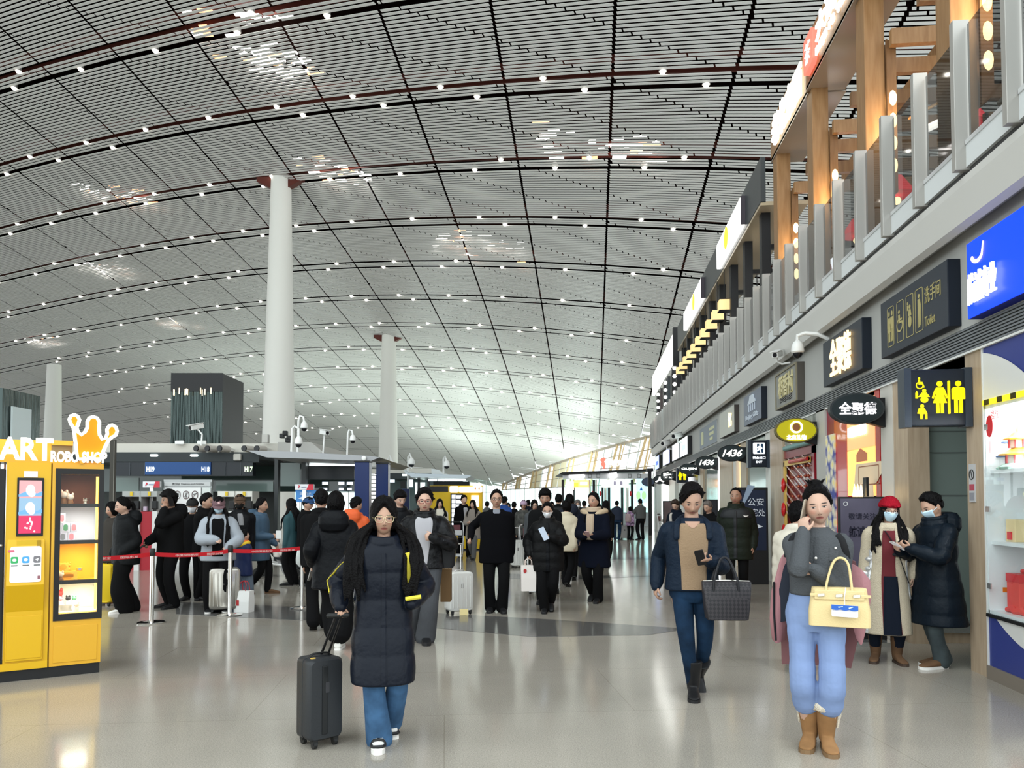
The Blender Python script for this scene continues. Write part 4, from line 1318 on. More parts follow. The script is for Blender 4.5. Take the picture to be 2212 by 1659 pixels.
mb.box((w0x, -.012, wz0), (o0x, .0, wz1)).box((o1x, -.012, wz0), (w1x, 0, wz1)).box((o0x, -.012, wz0), (o1x, 0, oz0)).box((o0x, -.012, oz1), (o1x, 0, wz1))
win = vobj('window_frame', mb, blk)
obj('window_glass', MB().box((o0x, .0, oz0), (o1x, .004, oz1)), glass('vm_glass', (.98, .98, .96), .01, .1), win, world=False)
vobj('lower_panel', MB().box((x_a + .03, -.006, .13), (-.03, .0, wz0 - .05)), yed, bevel=.003)
szs = [lf(170, v)[1] for v in (1093, 1172, 1258)]
cols = [M('vm_brown', (.16, .065, .035), .6), M('vm_grey', (.72, .72, .74), .5), M('vm_yellow', (.85, .55, .06), .5), M('vm_cream', (.82, .82, .74), .5)]
lims = [oz1] + szs + [oz0]
for i in range(4):
 z1, z0 = lims[i], lims[i + 1]
 mb = MB()
 mb.box((o0x - .01, .40, z0), (o1x + .01, .42, z1)).box((o0x - .03, .06, z0), (o0x - .012, .42, z1)).box((o1x + .012, .06, z0), (o1x + .03, .42, z1)).box((o0x - .02, .06, z0 - .005), (o1x + .02, .42, z0 + .008))
 vobj('compartment', mb, cols[i])
 if i:
  vobj('shelf_edge', MB().box((o0x, .01, z1 - .012), (o1x, .06, z1 + .022)), blk)
vobj('light_bar', MB().box((o1x - .022, .02, oz0 + .02), (o1x - .004, .04, oz1 - .02)), EM('vm_bar', (1, .70, .12), 1.2))
mwm = Matrix.LocRotScale(P0, Matrix.Rotation(RZ, 3, 'Z'), None)
def V(x, y, z):
 return mwm @ Vector((x, y, z))
for i, (pw_, c_) in enumerate(((.5, (1, .6, .4)), (.7, (1, 1, 1)), (1.0, (1, .85, .4)), (.9, (1, 1, .9)))):
 q = V((o0x + o1x) / 2, .12, lims[i] - .04)
 lamp('AREA', q, pw_, c_, .2, (0, 0, RZ), .1, name='cabinet_light')
mb = MB().box((x_b, .0, .10), (x_a - .012, .6, HT))
vobj('middle_body', mb, yel)
vobj('seam', MB().box((x_a - .012, .02, .1), (x_a, .6, HT)), M('seam_brown', (.25, .13, .01), .6))
fx0, fx1 = x_b + .015, x_a - .05
prof = [(0.0, .18), (-.02, .18), (-.02, .62), (-.12, .86), (-.02, 1.22), (0, 1.26)]
mb = MB()
mb.rings([[Vector((fx0 if k else fx0, y, z)) for y, z in prof], [Vector((fx1, y, z)) for y, z in prof]])
vobj('payment_bulge', mb, yel, bevel=.004)
sx0, sx1 = lf(36, 1100)[0], lf(94, 1100)[0]
sz0, sz1 = lf(66, 1158)[1], lf(66, 1032)[1]
scr = vobj('screen_bezel', MB().box((sx0, -.015, sz0), (sx1, .0, sz1)), blk, bevel=.004)
h_ = (sz1 - sz0 - .05) / 3
for i, (c_, e_) in enumerate((((.60, .28, .29), .22), ((.22, .34, .46), .22), ((.50, .03, .09), .22))):
 pz1 = sz1 - .025 - h_ * i
 pc = obj('screen_picture', MB().box((sx0 + .016, -.0165, pz1 - h_), (sx1 - .016, -.015, pz1)), M('scr%d' % i, c_, .3, emit=e_), scr, world=False)
 mb = MB()
 cx = (sx0 + sx1) / 2
 if i < 2:
  mb.prism(ellipse(.035, .05, 20), (cx, -.017, pz1 - h_ * .55), (1, 0, 0), (0, 0, 1), (0, -1, 0), .001)
  mb.prism(ellipse(.028, .03, 20), (cx + .01, -.018, pz1 - h_ * .75), (1, 0, 0), (0, 0, 1), (0, -1, 0), .001)
 else:
  rr = random.Random(3)
  for q in range(16):
   zz = rr.random()
   mb.prism(ellipse(.007, .009, 8), (cx + rr.uniform(-.05, .05) * (1.05 - zz), -.017, pz1 - h_ * .9 + zz * h_ * .75), (1, 0, 0), (0, 0, 1), (0, -1, 0), .001)
 obj('picture_mark', mb, M('scr_pale', (.8, .72, .66), .4, emit=.45), pc, world=False)
 if i < 2:
  mb = MB().prism([(-.09, 0), (-.03, .03), (.05, .01), (.09, .03), (.09, -.01), (-.09, -.02)], (cx, -.0168, pz1 - h_ * .8), (1, 0, 0), (0, 0, 1), (0, -1, 0), .001)
  obj('wave_mark', mb, M('scr_blue', (.12, .28, .55), .4, emit=.3), pc, world=False)
vobj('paper_note', MB().box((sx0 + .05, -.006, sz1 + .004), (sx1 - .05, -.002, sz1 + .06)), M('note_white', (.75, .72, .75), .6))
nx0, nx1 = lf(36, 1190)[0], lf(88, 1190)[0]
nz0, nz1 = lf(60, 1225)[1], lf(60, 1167)[1]
mb = MB()
frame_w = .012
mb.box((nx0, -.024, nz0), (nx1, -.004, nz1))
nich = vobj('collect_niche', mb, yin)
obj('niche_edge', MB().box((nx0, -.03, nz0 - .02), (nx1, -.02, nz0 + .012)).box((nx1 - .03, -.03, nz0), (nx1, -.02, nz1)), M('niche_dark', (.35, .21, .01), .5), nich, world=False)
obj('niche_tray', MB().box((nx0 + .02, -.034, nz0 - .0), (nx1 - .05, -.028, nz0 + .02)), M('tray_grey', (.35, .33, .28), .5), nich, world=False)
A_, B_ = Vector((0, -.02, 1.22)), Vector((0, -.12, .86))
ez = (A_ - B_).normalized()
en = Vector((1, 0, 0)).cross(ez).normalized()
if en.y > 0:
 en = -en
ctr = (A_ + B_) / 2 + Vector(((fx0 + fx1) / 2, 0, 0)) + en * .001
pw_ = fx1 - fx0 - .05
ph_ = (A_ - B_).length - .05
pay = vobj('payment_panel', MB().prism(rrect(pw_, ph_, .02), ctr, (1, 0, 0), ez, en, .004), M('panel_white', (.78, .76, .80), .3))
for i, c_ in enumerate(((.03, .33, .10), (.06, .30, .70), (.16, .15, .16))):
 cc = ctr + Vector((-.085 + .085 * i, 0, 0)) + ez * .04 + en * .004
 t_ = obj('app_tile', MB().prism(rrect(.055, .06, .012), cc, (1, 0, 0), ez, en, .002), M('tile%d' % i, c_, .4), pay, world=False)
 obj('tile_mark', MB().prism(ellipse(.016, .013, 12) if i < 2 else [(-.014, 0), (.014, .014), (.004, -.016)], cc + en * .002, (1, 0, 0), ez, en, .001), M('tile_white', (.8, .8, .8), .4), t_, world=False)
 obj('caption', MB().prism(rrect(.05, .012, .003), cc - ez * .05, (1, 0, 0), ez, en, .001), M('ink_grey', (.15, .15, .15)), pay, world=False)
obj('pink_tag', MB().prism(rrect(.05, .022, .008), ctr + Vector((-.11, 0, 0)) + ez * (ph_ / 2 - .04) + en * .004, (1, 0, 0), ez, en, .001), M('tag_pink', (.55, .12, .18)), pay, world=False)
obj('corner_marks', MB().prism(rrect(.02, .03, .003), ctr + Vector((.10, 0, 0)) - ez * (ph_ / 2 - .04) + en * .004, (1, 0, 0), ez, en, .001), M('mark_plum', (.25, .1, .12)), pay, world=False)
vobj('lower_door', MB().box((fx0 + .01, -.026, .2), (fx1 - .01, -.02, .58)), yel, bevel=.003)
vobj('sill', MB().box((x_b - .4, -.012, .10), (x_a - .012, .0, .165)), yel)
mb = MB().box((XL, 0, .10), (x_b - .06, .6, HT))
vobj('left_cabinet', mb, yel)
vobj('left_frame', MB().box((x_b - .06, -.012, .20), (x_b - .004, .05, HT - .06)), blk, bevel=.01)
vobj('left_glass', MB().box((XL + .1, -.01, .4), (x_b - .06, -.002, HT - .1)), M('dark_glass', (.12, .15, .14), .08), None)
vobj('lock', MB().sphere((x_b - .03, -.016, lf(8, 1178)[1]), .012), M('steel_rail'), None, smooth=True)
hz = HT
hb_ = vobj('header_board', MB().box((XL, .05, hz), (lf(158, 950)[0], .12, lf(100, 951)[1])).box((XL, .02, hz), (-.02, .6, hz + .025)), yed)
obj('header_cap', MB().box((lf(112, 950)[0], .0, lf(140, 962)[1]), (lf(158, 950)[0], .13, lf(140, 952)[1])), yed, hb_, world=False)
obj('header_shadow', MB().box((lf(112, 950)[0], .045, hz + .03), (lf(158, 950)[0], .05, lf(140, 962)[1])), M('header_brown', (.22, .16, .08), .6), hb_, world=False)
lw = EM('vm_letters', (1, .95, .80), .9)
xl0, xl1 = lf(-46, 970)[0], lf(115, 970)[0]
zl0, zl1 = lf(60, 995)[1], lf(60, 946)[1]
text('MART', V((xl0 + xl1) / 2, -.03, (zl0 + zl1) / 2), dw, ZA, xl1 - xl0, zl1 - zl0, lw, vm, 'lettering', .05, .035)
text('POP', V(xl0 - .42, -.03, (zl0 + zl1) / 2), dw, ZA, .68, zl1 - zl0, lw, vm, 'lettering', .05, .035)
xl0, xl1 = lf(109, 988)[0], lf(230, 988)[0]
zl0, zl1 = lf(170, 1000)[1], lf(170, 976)[1]
text('ROBO SHOP', V((xl0 + xl1) / 2, -.04, (zl0 + zl1) / 2), dw, ZA, xl1 - xl0, zl1 - zl0, lw, vm, 'small_lettering', .03, .04)
cp = [(167, 992), (163, 960), (160, 938), (158, 925), (152, 916), (149, 907), (153, 899), (160, 897), (167, 900), (171, 908), (168, 918), (165, 925), (168, 934), (175, 940), (183, 934), (188, 924), (188, 912), (192, 904), (200, 901), (209, 904), (214, 913), (213, 925), (214, 940), (220, 950), (227, 947), (231, 938), (230, 929), (234, 922), (241, 919), (249, 923), (252, 932), (249, 941), (241, 945), (234, 951), (227, 964), (221, 978), (216, 992)]
cl = [lf(*q) for q in cp]
def inset(P, d):
 out = []
 n_ = len(P)
 for i in range(n_):
  a, b_, c_ = Vector(P[i - 1]), Vector(P[i]), Vector(P[(i + 1) % n_])
  e1, e2 = (b_ - a).normalized(), (c_ - b_).normalized()
  nn = (Vector((-e1.y, e1.x)) + Vector((-e2.y, e2.x)))
  nn = nn.normalized() if nn.length > .01 else Vector((-e1.y, e1.x))
  out.append((b_.x - nn.x * d, b_.y - nn.y * d))
 return out
mb = MB().tube([(q[0], -.05, q[1]) for q in cl], .015, 8, close=True)
crown = vobj('crown', mb, lw, smooth=True)
mb = MB().prism(cl, (0, -.035, 0), (1, 0, 0), (0, 0, 1), (0, 1, 0), .03)
obj('crown_face', mb, M('crown_orange', (.85, .22, .0), .5, emit=.12, ecol=(1, .28, 0)), crown, world=False)
vobj('crown_prop', MB().box((cl[0][0] + .02, -.02, hz), (cl[0][0] + .05, .06, cl[0][1] + .05)), yed)
porc = M('toy_cream', (.80, .74, .66), .45)
brn = M('toy_brown', (.30, .14, .06), .5)
pnk = M('toy_pink', (.75, .25, .28), .45)
grn = M('toy_green', (.10, .30, .15), .45)
orn = M('toy_orange', (.9, .3, .04), .45)
def toy(label, x, y, z, s, m1, m2, nm='toy_figure'):
 q = V(x, y, z)
 p = root(nm, label, 'toy', q)
 obj('body', MB().lathe([(.022 * s, 0), (.028 * s, .02 * s), (.018 * s, .05 * s), (.01 * s, .055 * s)], q, 12), m2, p, True)
 obj('head', MB().sphere(q + Vector((0, 0, .075 * s)), .03 * s, .03 * s, .027 * s, 12, 8), m1, p, True)
 mb = MB()
 for sg in (-1, 1):
  mb.sphere(q + RV * (.02 * s * sg) + Vector((0, 0, .10 * s)), .011 * s, .008 * s, .016 * s, 8, 6)
 obj('ears', mb, m1, p, True)
 return p
def toybox(label, x, y, z, w, h, m1, m2, d=.06):
 p = root('toy_box', label, 'box', V(x, y, z), RZ)
 obj('carton', MB().box((-w / 2, -d / 2, 0), (w / 2, d / 2, h)), m1, p, world=False, bevel=.003)
 obj('window_print', MB().prism(rrect(w * .62, h * .7, w * .28), (0, -d / 2 - .0005, h * .5), (1, 0, 0), (0, 0, 1), (0, -1, 0), .002), m2, p, world=False)
 return p
z = lims[1] + .008
xx = lambda u: lf(u, 1150)[0]
toy('cream toy figure standing tall at the left of the brown window', xx(138), .12, z + .0, 1.25, porc, brn)
toy('cream toy figure with brown body in front of the brown window', xx(152), .09, z, 1.0, porc, brn)
toy('small white toy in a clear box at the right of the brown window', xx(184), .1, z, .6, porc, porc)
p = root('clear_case', 'small clear display case at the right of the brown window', 'case', V(xx(187), .1, z), RZ)
obj('case', frame_mb(MB(), .05, .065, .002, .003, (0, -.03, .033), (1, 0, 0), (0, 0, 1), (0, 1, 0), .06), M('case_edge', (.6, .5, .42), .2), p, world=False)
z = lims[2] + .008
lil = M('toy_lilac', (.62, .6, .70), .5)
toybox('lilac toy carton with a grey print, bottom left of the grey window', xx(137), .16, z, .058, .085, lil, M('toy_grey', (.25, .25, .27)))
toybox('lilac toy carton with a red print, bottom row of the grey window', xx(156), .16, z, .058, .085, lil, pnk)
toybox('lilac toy carton with a green print, upper row of the grey window', xx(143), .16, z + .086, .058, .085, lil, grn)
toybox('lilac toy carton with a pink print, upper row of the grey window', xx(161), .16, z + .086, .058, .085, lil, pnk)
toybox('pale toy carton with a pink figure on top of the stacked cartons', xx(135), .16, z + .172, .05, .09, M('toy_white', (.8, .78, .78)), pnk)
z = lims[3] + .008
toybox('large ochre toy carton at the back of the yellow window', xx(150), .22, z, .16, .085, M('toy_ochre', (.65, .36, .06), .5), M('toy_ochre2', (.5, .25, .03)), .1)
toybox('ochre toy carton stacked at the upper left of the yellow window', xx(140), .24, z + .086, .09, .075, M('toy_ochre'), M('toy_ochre2'), .08)
toy('white and brown toy figure at the front of the yellow window', xx(134), .08, z, .9, porc, brn)
toy('small orange toy figure standing on the upper ochre carton', xx(152), .22, z + .087, .7, orn, orn)
toybox('small orange toy box lying on the large ochre carton', xx(176), .2, z + .086, .05, .03, orn, M('toy_blue', (.2, .35, .6)), .05)
z = lims[4] + .008
toybox('white toy stand at the bottom left of the lowest window', xx(146), .2, z, .18, .055, M('toy_white'), M('toy_cream'), .14)
toy('pink toy figure at the left on the white toy stand', xx(136), .18, z + .056, .75, pnk, porc)
toy('black and cream toy figure in the middle of the white toy stand', xx(152), .18, z + .056, .75, M('toy_black', (.02, .02, .02)), porc)
toy('green toy figure at the right of the white toy stand', xx(166), .2, z + .056, .7, grn, porc)
toy('white round toy figure on the floor of the lowest window', xx(170), .08, z, .8, porc, porc)
toy('tall red capped toy behind the pink figure in the lowest window', xx(132), .28, z + .056, 1.3, M('toy_red', (.6, .05, .04)), porc)
p = root('black_totem', 'tall slim black panel standing behind the yellow vending machine', 'panel', onD(243, 1083, 13) - Vector((0, 0, 1.6)))
a, b_ = onD(235, 1180, 13), onD(251, 950, 13)
obj('panel', MB().obox((a.x / 2 + b_.x / 2, a.y / 2 + b_.y / 2, b_.z / 2), RV, FV, UV, (b_ - a).dot(RV), .05, b_.z), M('totem_black', (.03, .027, .02), .3), p, bevel=.006)
obj('edge_strip', MB().obox((a + b_) / 2 * 1.0 + RV * .03 - FV * .028 + UV * (b_.z / 2 - (a.z + b_.z) / 2), RV, FV, UV, .012, .006, b_.z - .04), M('totem_trim', (.15, .14, .12), .3), p)
# ================================================================== CHECK-IN ISLANDS
beige = M('canopy_beige', (.50, .48, .43), .55)
cgrey = M('canopy_grey', (.30, .305, .315), .4, metal=.2)
teal = M('teal_glass', (.055, .085, .08), .08, coat=.5)
teal2 = M('teal_pane', (.13, .18, .165), .15, coat=.4)
def dbox(mb, u0, u1, v0, v1, D, dep, v_as_z=True):
 """box facing the camera: picture rectangle at depth D, dep thick going away"""
 a, b_ = onD(u0, v1, D), onD(u1, v0, D)
 c = (a + b_) / 2 + FV * (dep / 2)
 mb.obox(c, RV, FV, UV, (b_ - a).dot(RV), dep, b_.z - a.z)
 return a, b_
def zbox(mb, u0, u1, z0, z1, D, dep):
 a, b_ = onD(u0, 1083, D), onD(u1, 1083, D)
 c = (a + b_) / 2 + FV * (dep / 2)
 c.z = (z0 + z1) / 2
 mb.obox(c, RV, FV, UV, (b_ - a).dot(RV), dep, z1 - z0)
isl = root('check_in_island', 'dark glass check-in island with a beige roof, signs H19 H18 H17', 'check-in island', onD(480, 1083, 21) - UV * 1.6)
mb = MB()
dbox(mb, 60, 600, 958, 977, 20.0, 6.0)
obj('roof', mb, beige, isl)
mb = MB()
A = [onD(600, 955, 20), onD(672, 955, 20), onD(700, 978, 20), onD(600, 978, 20)]
mb.add([p for p in A] + [p + FV * 5 for p in A], [(0, 1, 2, 3), (7, 6, 5, 4), (0, 4, 5, 1), (1, 5, 6, 2), (2, 6, 7, 3), (3, 7, 4, 0)])
obj('roof_end', mb, M('canopy_taupe', (.40, .39, .365), .5), isl)
mb = MB()
A = [onD(532, 973, 17.2), onD(640, 976, 17.2), onD(800, 985, 17.2), onD(820, 988, 17.2), onD(800, 996, 17.2), onD(640, 990, 17.2), onD(575, 988, 17.2)]
mb.add(A + [p + FV * 5 for p in A], [tuple(range(7)), tuple(range(13, 6, -1))] + [(i, (i + 1) % 7, 7 + (i + 1) % 7, 7 + i) for i in range(7)])
wing = obj('canopy_wing', mb, cgrey, isl)
obj('wing_lamp', MB().sphere(onD(786, 990, 17.15), .055, .02, .055, 12, 8), cwh, wing, True)
mb = MB()
dbox(mb, 60, 560, 977, 999, 19.9, 5.6)
obj('soffit', mb, M('soffit_black', (.02, .025, .027), .4), isl)
for u in (331, 418):
 mb = MB()
 dbox(mb, u - 8, u + 8, 981, 986, 19.8, .08)
 obj('soffit_lamp', mb, EM('isl_lamp', (.8, 1, 1), 1.8), isl, bevel=.02)
mb = MB()
dbox(mb, 503, 520, 980, 995, 19.8, .1)
obj('access_box', mb, M('box_beige', (.48, .46, .42), .5), isl, bevel=.03)
mb = MB()
dbox(mb, 60, 800, 997, 1062, 22.0, .12)
obj('back_glass', mb, teal, isl)
mb = MB()
dbox(mb, 60, 600, 1062, 1160, 24.0, .12)
obj('rear_wall', mb, M('isl_rear', (.035, .042, .04), .4), isl)
mb = MB()
dbox(mb, 250, 546, 997, 1028, 19.9, .25)
sb_ = obj('sign_band', mb, M('band_black', (.012, .015, .02), .25), isl)
for u in (280, 312, 486, 520):
 mb = MB()
 dbox(mb, u, u + 1.4, 999, 1027, 19.88, .02)
 obj('divider', mb, M('divider_grey', (.06, .07, .08), .4), sb_)
mb = MB()
dbox(mb, 313, 455, 998, 1025, 19.86, .06)
bp_ = obj('blue_panel', mb, M('band_blue', (.01, .05, .16), .3, emit=.04, ecol=(.01, .1, .5)), isl)
hw_ = EM('h_letters', (.85, .95, 1), 1.2)
for tx, u, m_ in (('H19', 325, hw_), ('H18', 444, hw_), ('H17', 537, EM('h_green', (.75, 1, .55), 1.0))):
 q = onD(u, 1013.5, 19.84)
 text(tx, q, RV, UV, 17 * 19.84 / F, 11 * 19.84 / F, m_, bp_ if tx != 'H17' else sb_, 'lettering', .006, .02)
for u, w_ in ((596, 8), (655, 9)):
 mb = MB()
 zbox(mb, u - w_ / 2, u + w_ / 2, 0, 2.75, 19.3, .2)
 obj('post', mb, M('post_dark', (.045, .05, .052), .35), isl)
for u0, u1, v0, v1 in ((466, 590, 1040, 1062), (605, 648, 1000, 1050), (250, 300, 1032, 1062)):
 mb = MB()
 dbox(mb, u0, u1, v0, v1, 20.6, .04)
 obj('pane', mb, teal2, isl)
mb = MB()
dbox(mb, 668, 765, 1001, 1006, 19.5, .1)
obj('light_slot', mb, EM('slot_white', (.9, 1, 1), 1.3), isl)
mb = MB()
dbox(mb, 660, 765, 1007, 1036, 21.0, .12)
obj('black_panel', mb, M('band_black'), isl)
for u, c_ in ((702, 0), (737, 1), (755, 0)):
 mb = MB()
 dbox(mb, u - 6, u + 6, 1041, 1047, 20.8, .05)
 dbox(mb, u - 5, u + 4, 1054, 1059, 20.8, .05)
 obj('small_screen', mb, EM('scr_cyan', (.65, .8, 1), .9), isl)
cwt = M('counter_grey', (.33, .34, .33), .4)
crd = M('counter_red', (.30, .015, .025), .4)
for i, (u0, u1, lb_) in enumerate(((264, 303, 'left check-in counter bay with yellow sticker behind the queue'), (303, 341, 'second check-in counter bay, grey shelf with a black monitor'), (470, 508, 'pale check-in counter bay behind the girl in the cap'), (508, 546, 'pale check-in counter bay beside the glass booth'))):
 c0 = onD((u0 + u1) / 2, 1083, 18)
 p = root('check_in_counter', lb_, 'counter', (c0.x, c0.y, 0), 0, 'check-in counters')
 cm_ = cwt if i < 2 else M('counter_cream', (.60, .59, .54), .4)
 mb = MB()
 dbox(mb, u0, u1 - 2, 1061, 1073, 18.0, .5)
 obj('hood', mb, cm_, p)
 mb = MB()
 dbox(mb, u0, u0 + 2, 1061, 1115, 18.0, .5)
 dbox(mb, u1 - 3, u1 - 1, 1061, 1115, 18.0, .5)
 obj('side_frame', mb, cm_, p)
 mb = MB()
 dbox(mb, u0 + 2, u1 - 3, 1073, 1105, 18.4, .08)
 obj('back_panel', mb, M('counter_dark', (.10, .105, .10), .4), p)
 mb = MB()
 dbox(mb, (u0 + u1) / 2 - 3, (u0 + u1) / 2 + 3, 1062, 1071, 17.97, .02)
 obj('yellow_sticker', mb, M('sticker_yellow', (.6, .42, .03), .5), p)
 mb = MB()
 zbox(mb, u0, u1 - 1, 0, onD(u0, 1105, 18).z, 17.8, .8)
 obj('desk', mb, crd if i < 2 else cm_, p)
 mb = MB()
 zbox(mb, u1 - 12, u1 - 1, 0, onD(u0, 1104, 18).z, 17.75, .1)
 obj('white_front', mb, M('front_white', (.55, .55, .54), .4), p)
 mb = MB()
 dbox(mb, u0 + 24, u0 + 36, 1082, 1100, 17.9, .1)
 obj('monitor', mb, blk, p, bevel=.02)
 mb = MB()
 dbox(mb, u0 + 6, u0 + 14, 1094, 1104, 17.85, .08)
 obj('printer', mb, M('printer_lilac', (.40, .32, .40), .5), p, bevel=.01)
p = root('prohibition_board', 'white notice board with three prohibition circles behind the queue', 'notice board', onD(405, 1083, 18.5) - UV * 1.6)
mb = MB()
dbox(mb, 352, 458, 1036, 1128, 18.5, .08)
dbox(mb, 354, 357, 1128, 1250, 18.52, .05)
dbox(mb, 452, 456, 1128, 1250, 18.52, .05)
obj('frame', mb, M('nb_frame', (.30, .31, .31), .3, metal=.4), p)
mb = MB()
dbox(mb, 355, 455, 1041, 1050, 18.47, .02)
hd = obj('header', mb, M('nb_header', (.45, .46, .46), .4), p)
text('禁止托运', onD(380, 1045.5, 18.46), RV, UV, .18, .055, blk, hd, 'lettering', .003)
text('Dangerous goods forbidden', onD(416, 1045.5, 18.46), RV, UV, .55, .04, blk, hd, 'small_lettering', .003)
mb = MB()
dbox(mb, 355, 434, 1053, 1126, 18.47, .02)
sh = obj('white_sheet', mb, M('nb_white', (.68, .68, .67), .5), p)
mb = MB()
dbox(mb, 436, 455, 1053, 1126, 18.47, .02)
obj('text_sheet', mb, M('nb_pale', (.55, .58, .56), .5), p)
rc = M('ring_maroon', (.06, .015, .02), .5)
for i, u in enumerate((383, 402, 421)):
 q = onD(u, 1069, 18.46)
 mb = frame_mb(MB(), .15, .20, .074, .013, q, RV, UV, -FV, .003)
 mb.bar(q + RV * .045 + UV * .06 - FV * .004, q - RV * .045 - UV * .06 - FV * .004, .012, .003)
 obj('ring', mb, rc, p)
 mb = MB().prism([[(-.04, -.03), (0, -.05), (.04, 0), (.01, .05), (-.03, .03)], [(-.015, -.06), (.03, -.06), (.005, 0), (.015, .06), (-.01, .05)], [(-.045, -.01), (.04, .02), (.045, .045), (-.01, .035), (-.04, .02)]][i], q, RV, UV, -FV, .003)
 obj('pictogram', mb, M('ink_grey'), p)
def plate(label, u0, u1, v0, v1, D, mat, cat='sign', nm='screen_sign', dep=.1, post=True):
 c0 = onD((u0 + u1) / 2, 1083, D)
 p = root(nm, label, cat, (c0.x, c0.y, 0))
 mb = MB()
 dbox(mb, u0, u1, v0, v1, D, dep)
 obj('panel', mb, mat, p, bevel=.008)
 if post:
  mb = MB()
  um = (u0 + u1) / 2
  zbox(mb, um - .08 * F / D / 2, um + .08 * F / D / 2, 0, onD(um, v1, D).z, D + dep * .3, .06)
  obj('stand', mb, M('steel_rail'), p)
 return p
def flag_sign(label, u0, u1, v0, v1, D):
 p = plate(label, u0, u1, v0, v1, D, M('flag_white', (.66, .66, .68), .4))
 um = u0 + (u1 - u0) * .62
 a, b_, c_, d_ = onD(um, v1, D - .01), onD(u1, v1, D - .01), onD(u1, v0, D - .01), onD(um + (u1 - u0) * .14, v0, D - .01)
 obj('red_corner', MB().add([a, b_, c_, d_] + [q - FV * .01 for q in (a, b_, c_, d_)], [(0, 1, 2, 3), (4, 5, 6, 7), (0, 1, 5, 4), (1, 2, 6, 5), (2, 3, 7, 6), (3, 0, 4, 7)]), M('flag_red', (.50, .03, .05), .4), p)
 q = onD(u0 + (u1 - u0) * .22, (v0 + v1) / 2, D - .01)
 s = (v1 - v0) * D / F
 obj('bird_mark', MB().prism([(-.12 * s, -.3 * s), (.02 * s, -.05 * s), (.2 * s, .05 * s), (.1 * s, .3 * s), (-.15 * s, .32 * s), (-.02 * s, .1 * s), (-.2 * s, -.05 * s)], q, RV, UV, -FV, .004), M('flag_red'), p)
 obj('text_mark', MB().prism(rrect(.9 * s, .18 * s, .03 * s), q + RV * (.85 * s), RV, UV, -FV, .004), M('flag_ink', (.25, .3, .4)), p)
 return p
flag_sign('white and red airline screen sign above the left counters', 308, 345, 1040, 1053, 18.3)
flag_sign('white and red airline screen sign by the blue poster', 637, 677, 1046, 1058, 16.5)
p = plate('blue lit poster of waves beneath the airline screen sign', 638, 690, 1059, 1085, 16.6, M('poster_wave', (.03, .12, .28), .3, emit=.25, ecol=(.05, .2, .5)), 'poster', 'blue_poster')
text('温馨提示', onD(660, 1066, 16.57), RV, UV, .25, .06, M('ink_white'), p, 'lettering', .004)
obj('wave_mark', MB().prism([(-.2, 0), (-.05, .07), (.1, .06), (.2, 0), (.1, .03), (0, .035), (-.1, -.02)], onD(664, 1077, 16.57), RV, UV, -FV, .004), M('ink_white'), p)
tw = root('display_tower', 'black glossy box tower with wavy vertical reflections on the island roof', 'tower', onD(420, 960, 22.5))
tm = M('tower_glass', (.05, .065, .062), .12, metal=.85)
nt = tm.node_tree
tcn = nt.nodes.new('ShaderNodeTexCoord')
mp = nt.nodes.new('ShaderNodeMapping')
mp.inputs['Scale'].default_value = (16, 16, .5)
nz = nt.nodes.new('ShaderNodeTexNoise')
nz.inputs['Scale'].default_value = 1
bp = nt.nodes.new('ShaderNodeBump')
bp.inputs['Strength'].default_value = .6
bp.inputs['Distance'].default_value = .05
nt.links.new(tcn.outputs['Object'], mp.inputs[0])
nt.links.new(mp.outputs[0], nz.inputs['Vector'])
nt.links.new(nz.outputs['Fac'], bp.inputs['Height'])
nt.links.new(bp.outputs[0], nt.nodes['Principled BSDF'].inputs['Normal'])
a, b_ = onD(368, 967, 22.5), onD(482, 806, 22.5)
c = (a + b_) / 2 + FV * .9
wd_, hd_ = (b_ - a).dot(RV), b_.z - a.z
obj('core', MB().obox(c, RV, FV, UV, wd_ - .04, 1.76, hd_ - .02), blk, tw)
ht = onD(420, 846, 22.5).z
mb = MB()
nrib = 44
rr = random.Random(5)
for i in range(nrib):
 x = -wd_ / 2 + wd_ * (i + .5) / nrib
 mb.tube([(a + b_) / 2 + RV * x + UV * (-(a.z + b_.z) / 2 + a.z + .02) + FV * .0, (a + b_) / 2 + RV * (x + rr.uniform(-.01, .01)) + UV * (ht - (a.z + b_.z) / 2) + FV * .0], wd_ / nrib * .52, 8)
obj('ribbed_front', mb, tm, tw, True)
mb = MB().obox((a + b_) / 2 + FV * .0 + UV * ((ht + b_.z) / 2 - (a.z + b_.z) / 2), RV, FV, UV, wd_, .06, b_.z - ht)
obj('black_header', mb, blk, tw)
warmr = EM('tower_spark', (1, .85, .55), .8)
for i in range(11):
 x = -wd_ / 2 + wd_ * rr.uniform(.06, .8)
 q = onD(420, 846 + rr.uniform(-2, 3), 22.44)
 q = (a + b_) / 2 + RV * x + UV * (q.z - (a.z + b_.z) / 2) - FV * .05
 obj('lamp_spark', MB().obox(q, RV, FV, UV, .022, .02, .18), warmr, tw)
obj('side_panel', MB().obox(a - RV * .06 + FV * .7 + UV * (hd_ * .36), RV, FV, UV, .1, .9, hd_ * .72), M('side_lit_pale', (.62, .70, .70), .2), tw)  # pale colour paints the light falling on the tower side
obj('side_header', MB().obox(a - RV * .06 + FV * .7 + UV * (hd_ * .87), RV, FV, UV, .12, .9, hd_ * .3), blk, tw)
a, b_ = onD(-60, 984, 22.5), onD(6, 838, 22.5)
p = root('display_tower', 'second dark display tower cut by the edge of the picture', 'tower', onD(-30, 972, 22.5))
obj('core', MB().obox((a + b_) / 2 + FV * .9, RV, FV, UV, (b_ - a).dot(RV), 1.8, b_.z - a.z), tm, p)
obj('side_panel', MB().obox(b_ + RV * .05 + FV * .8 - UV * 1.15, RV, FV, UV, .06, .9, 1.3), M('side_lit_pale'), p)
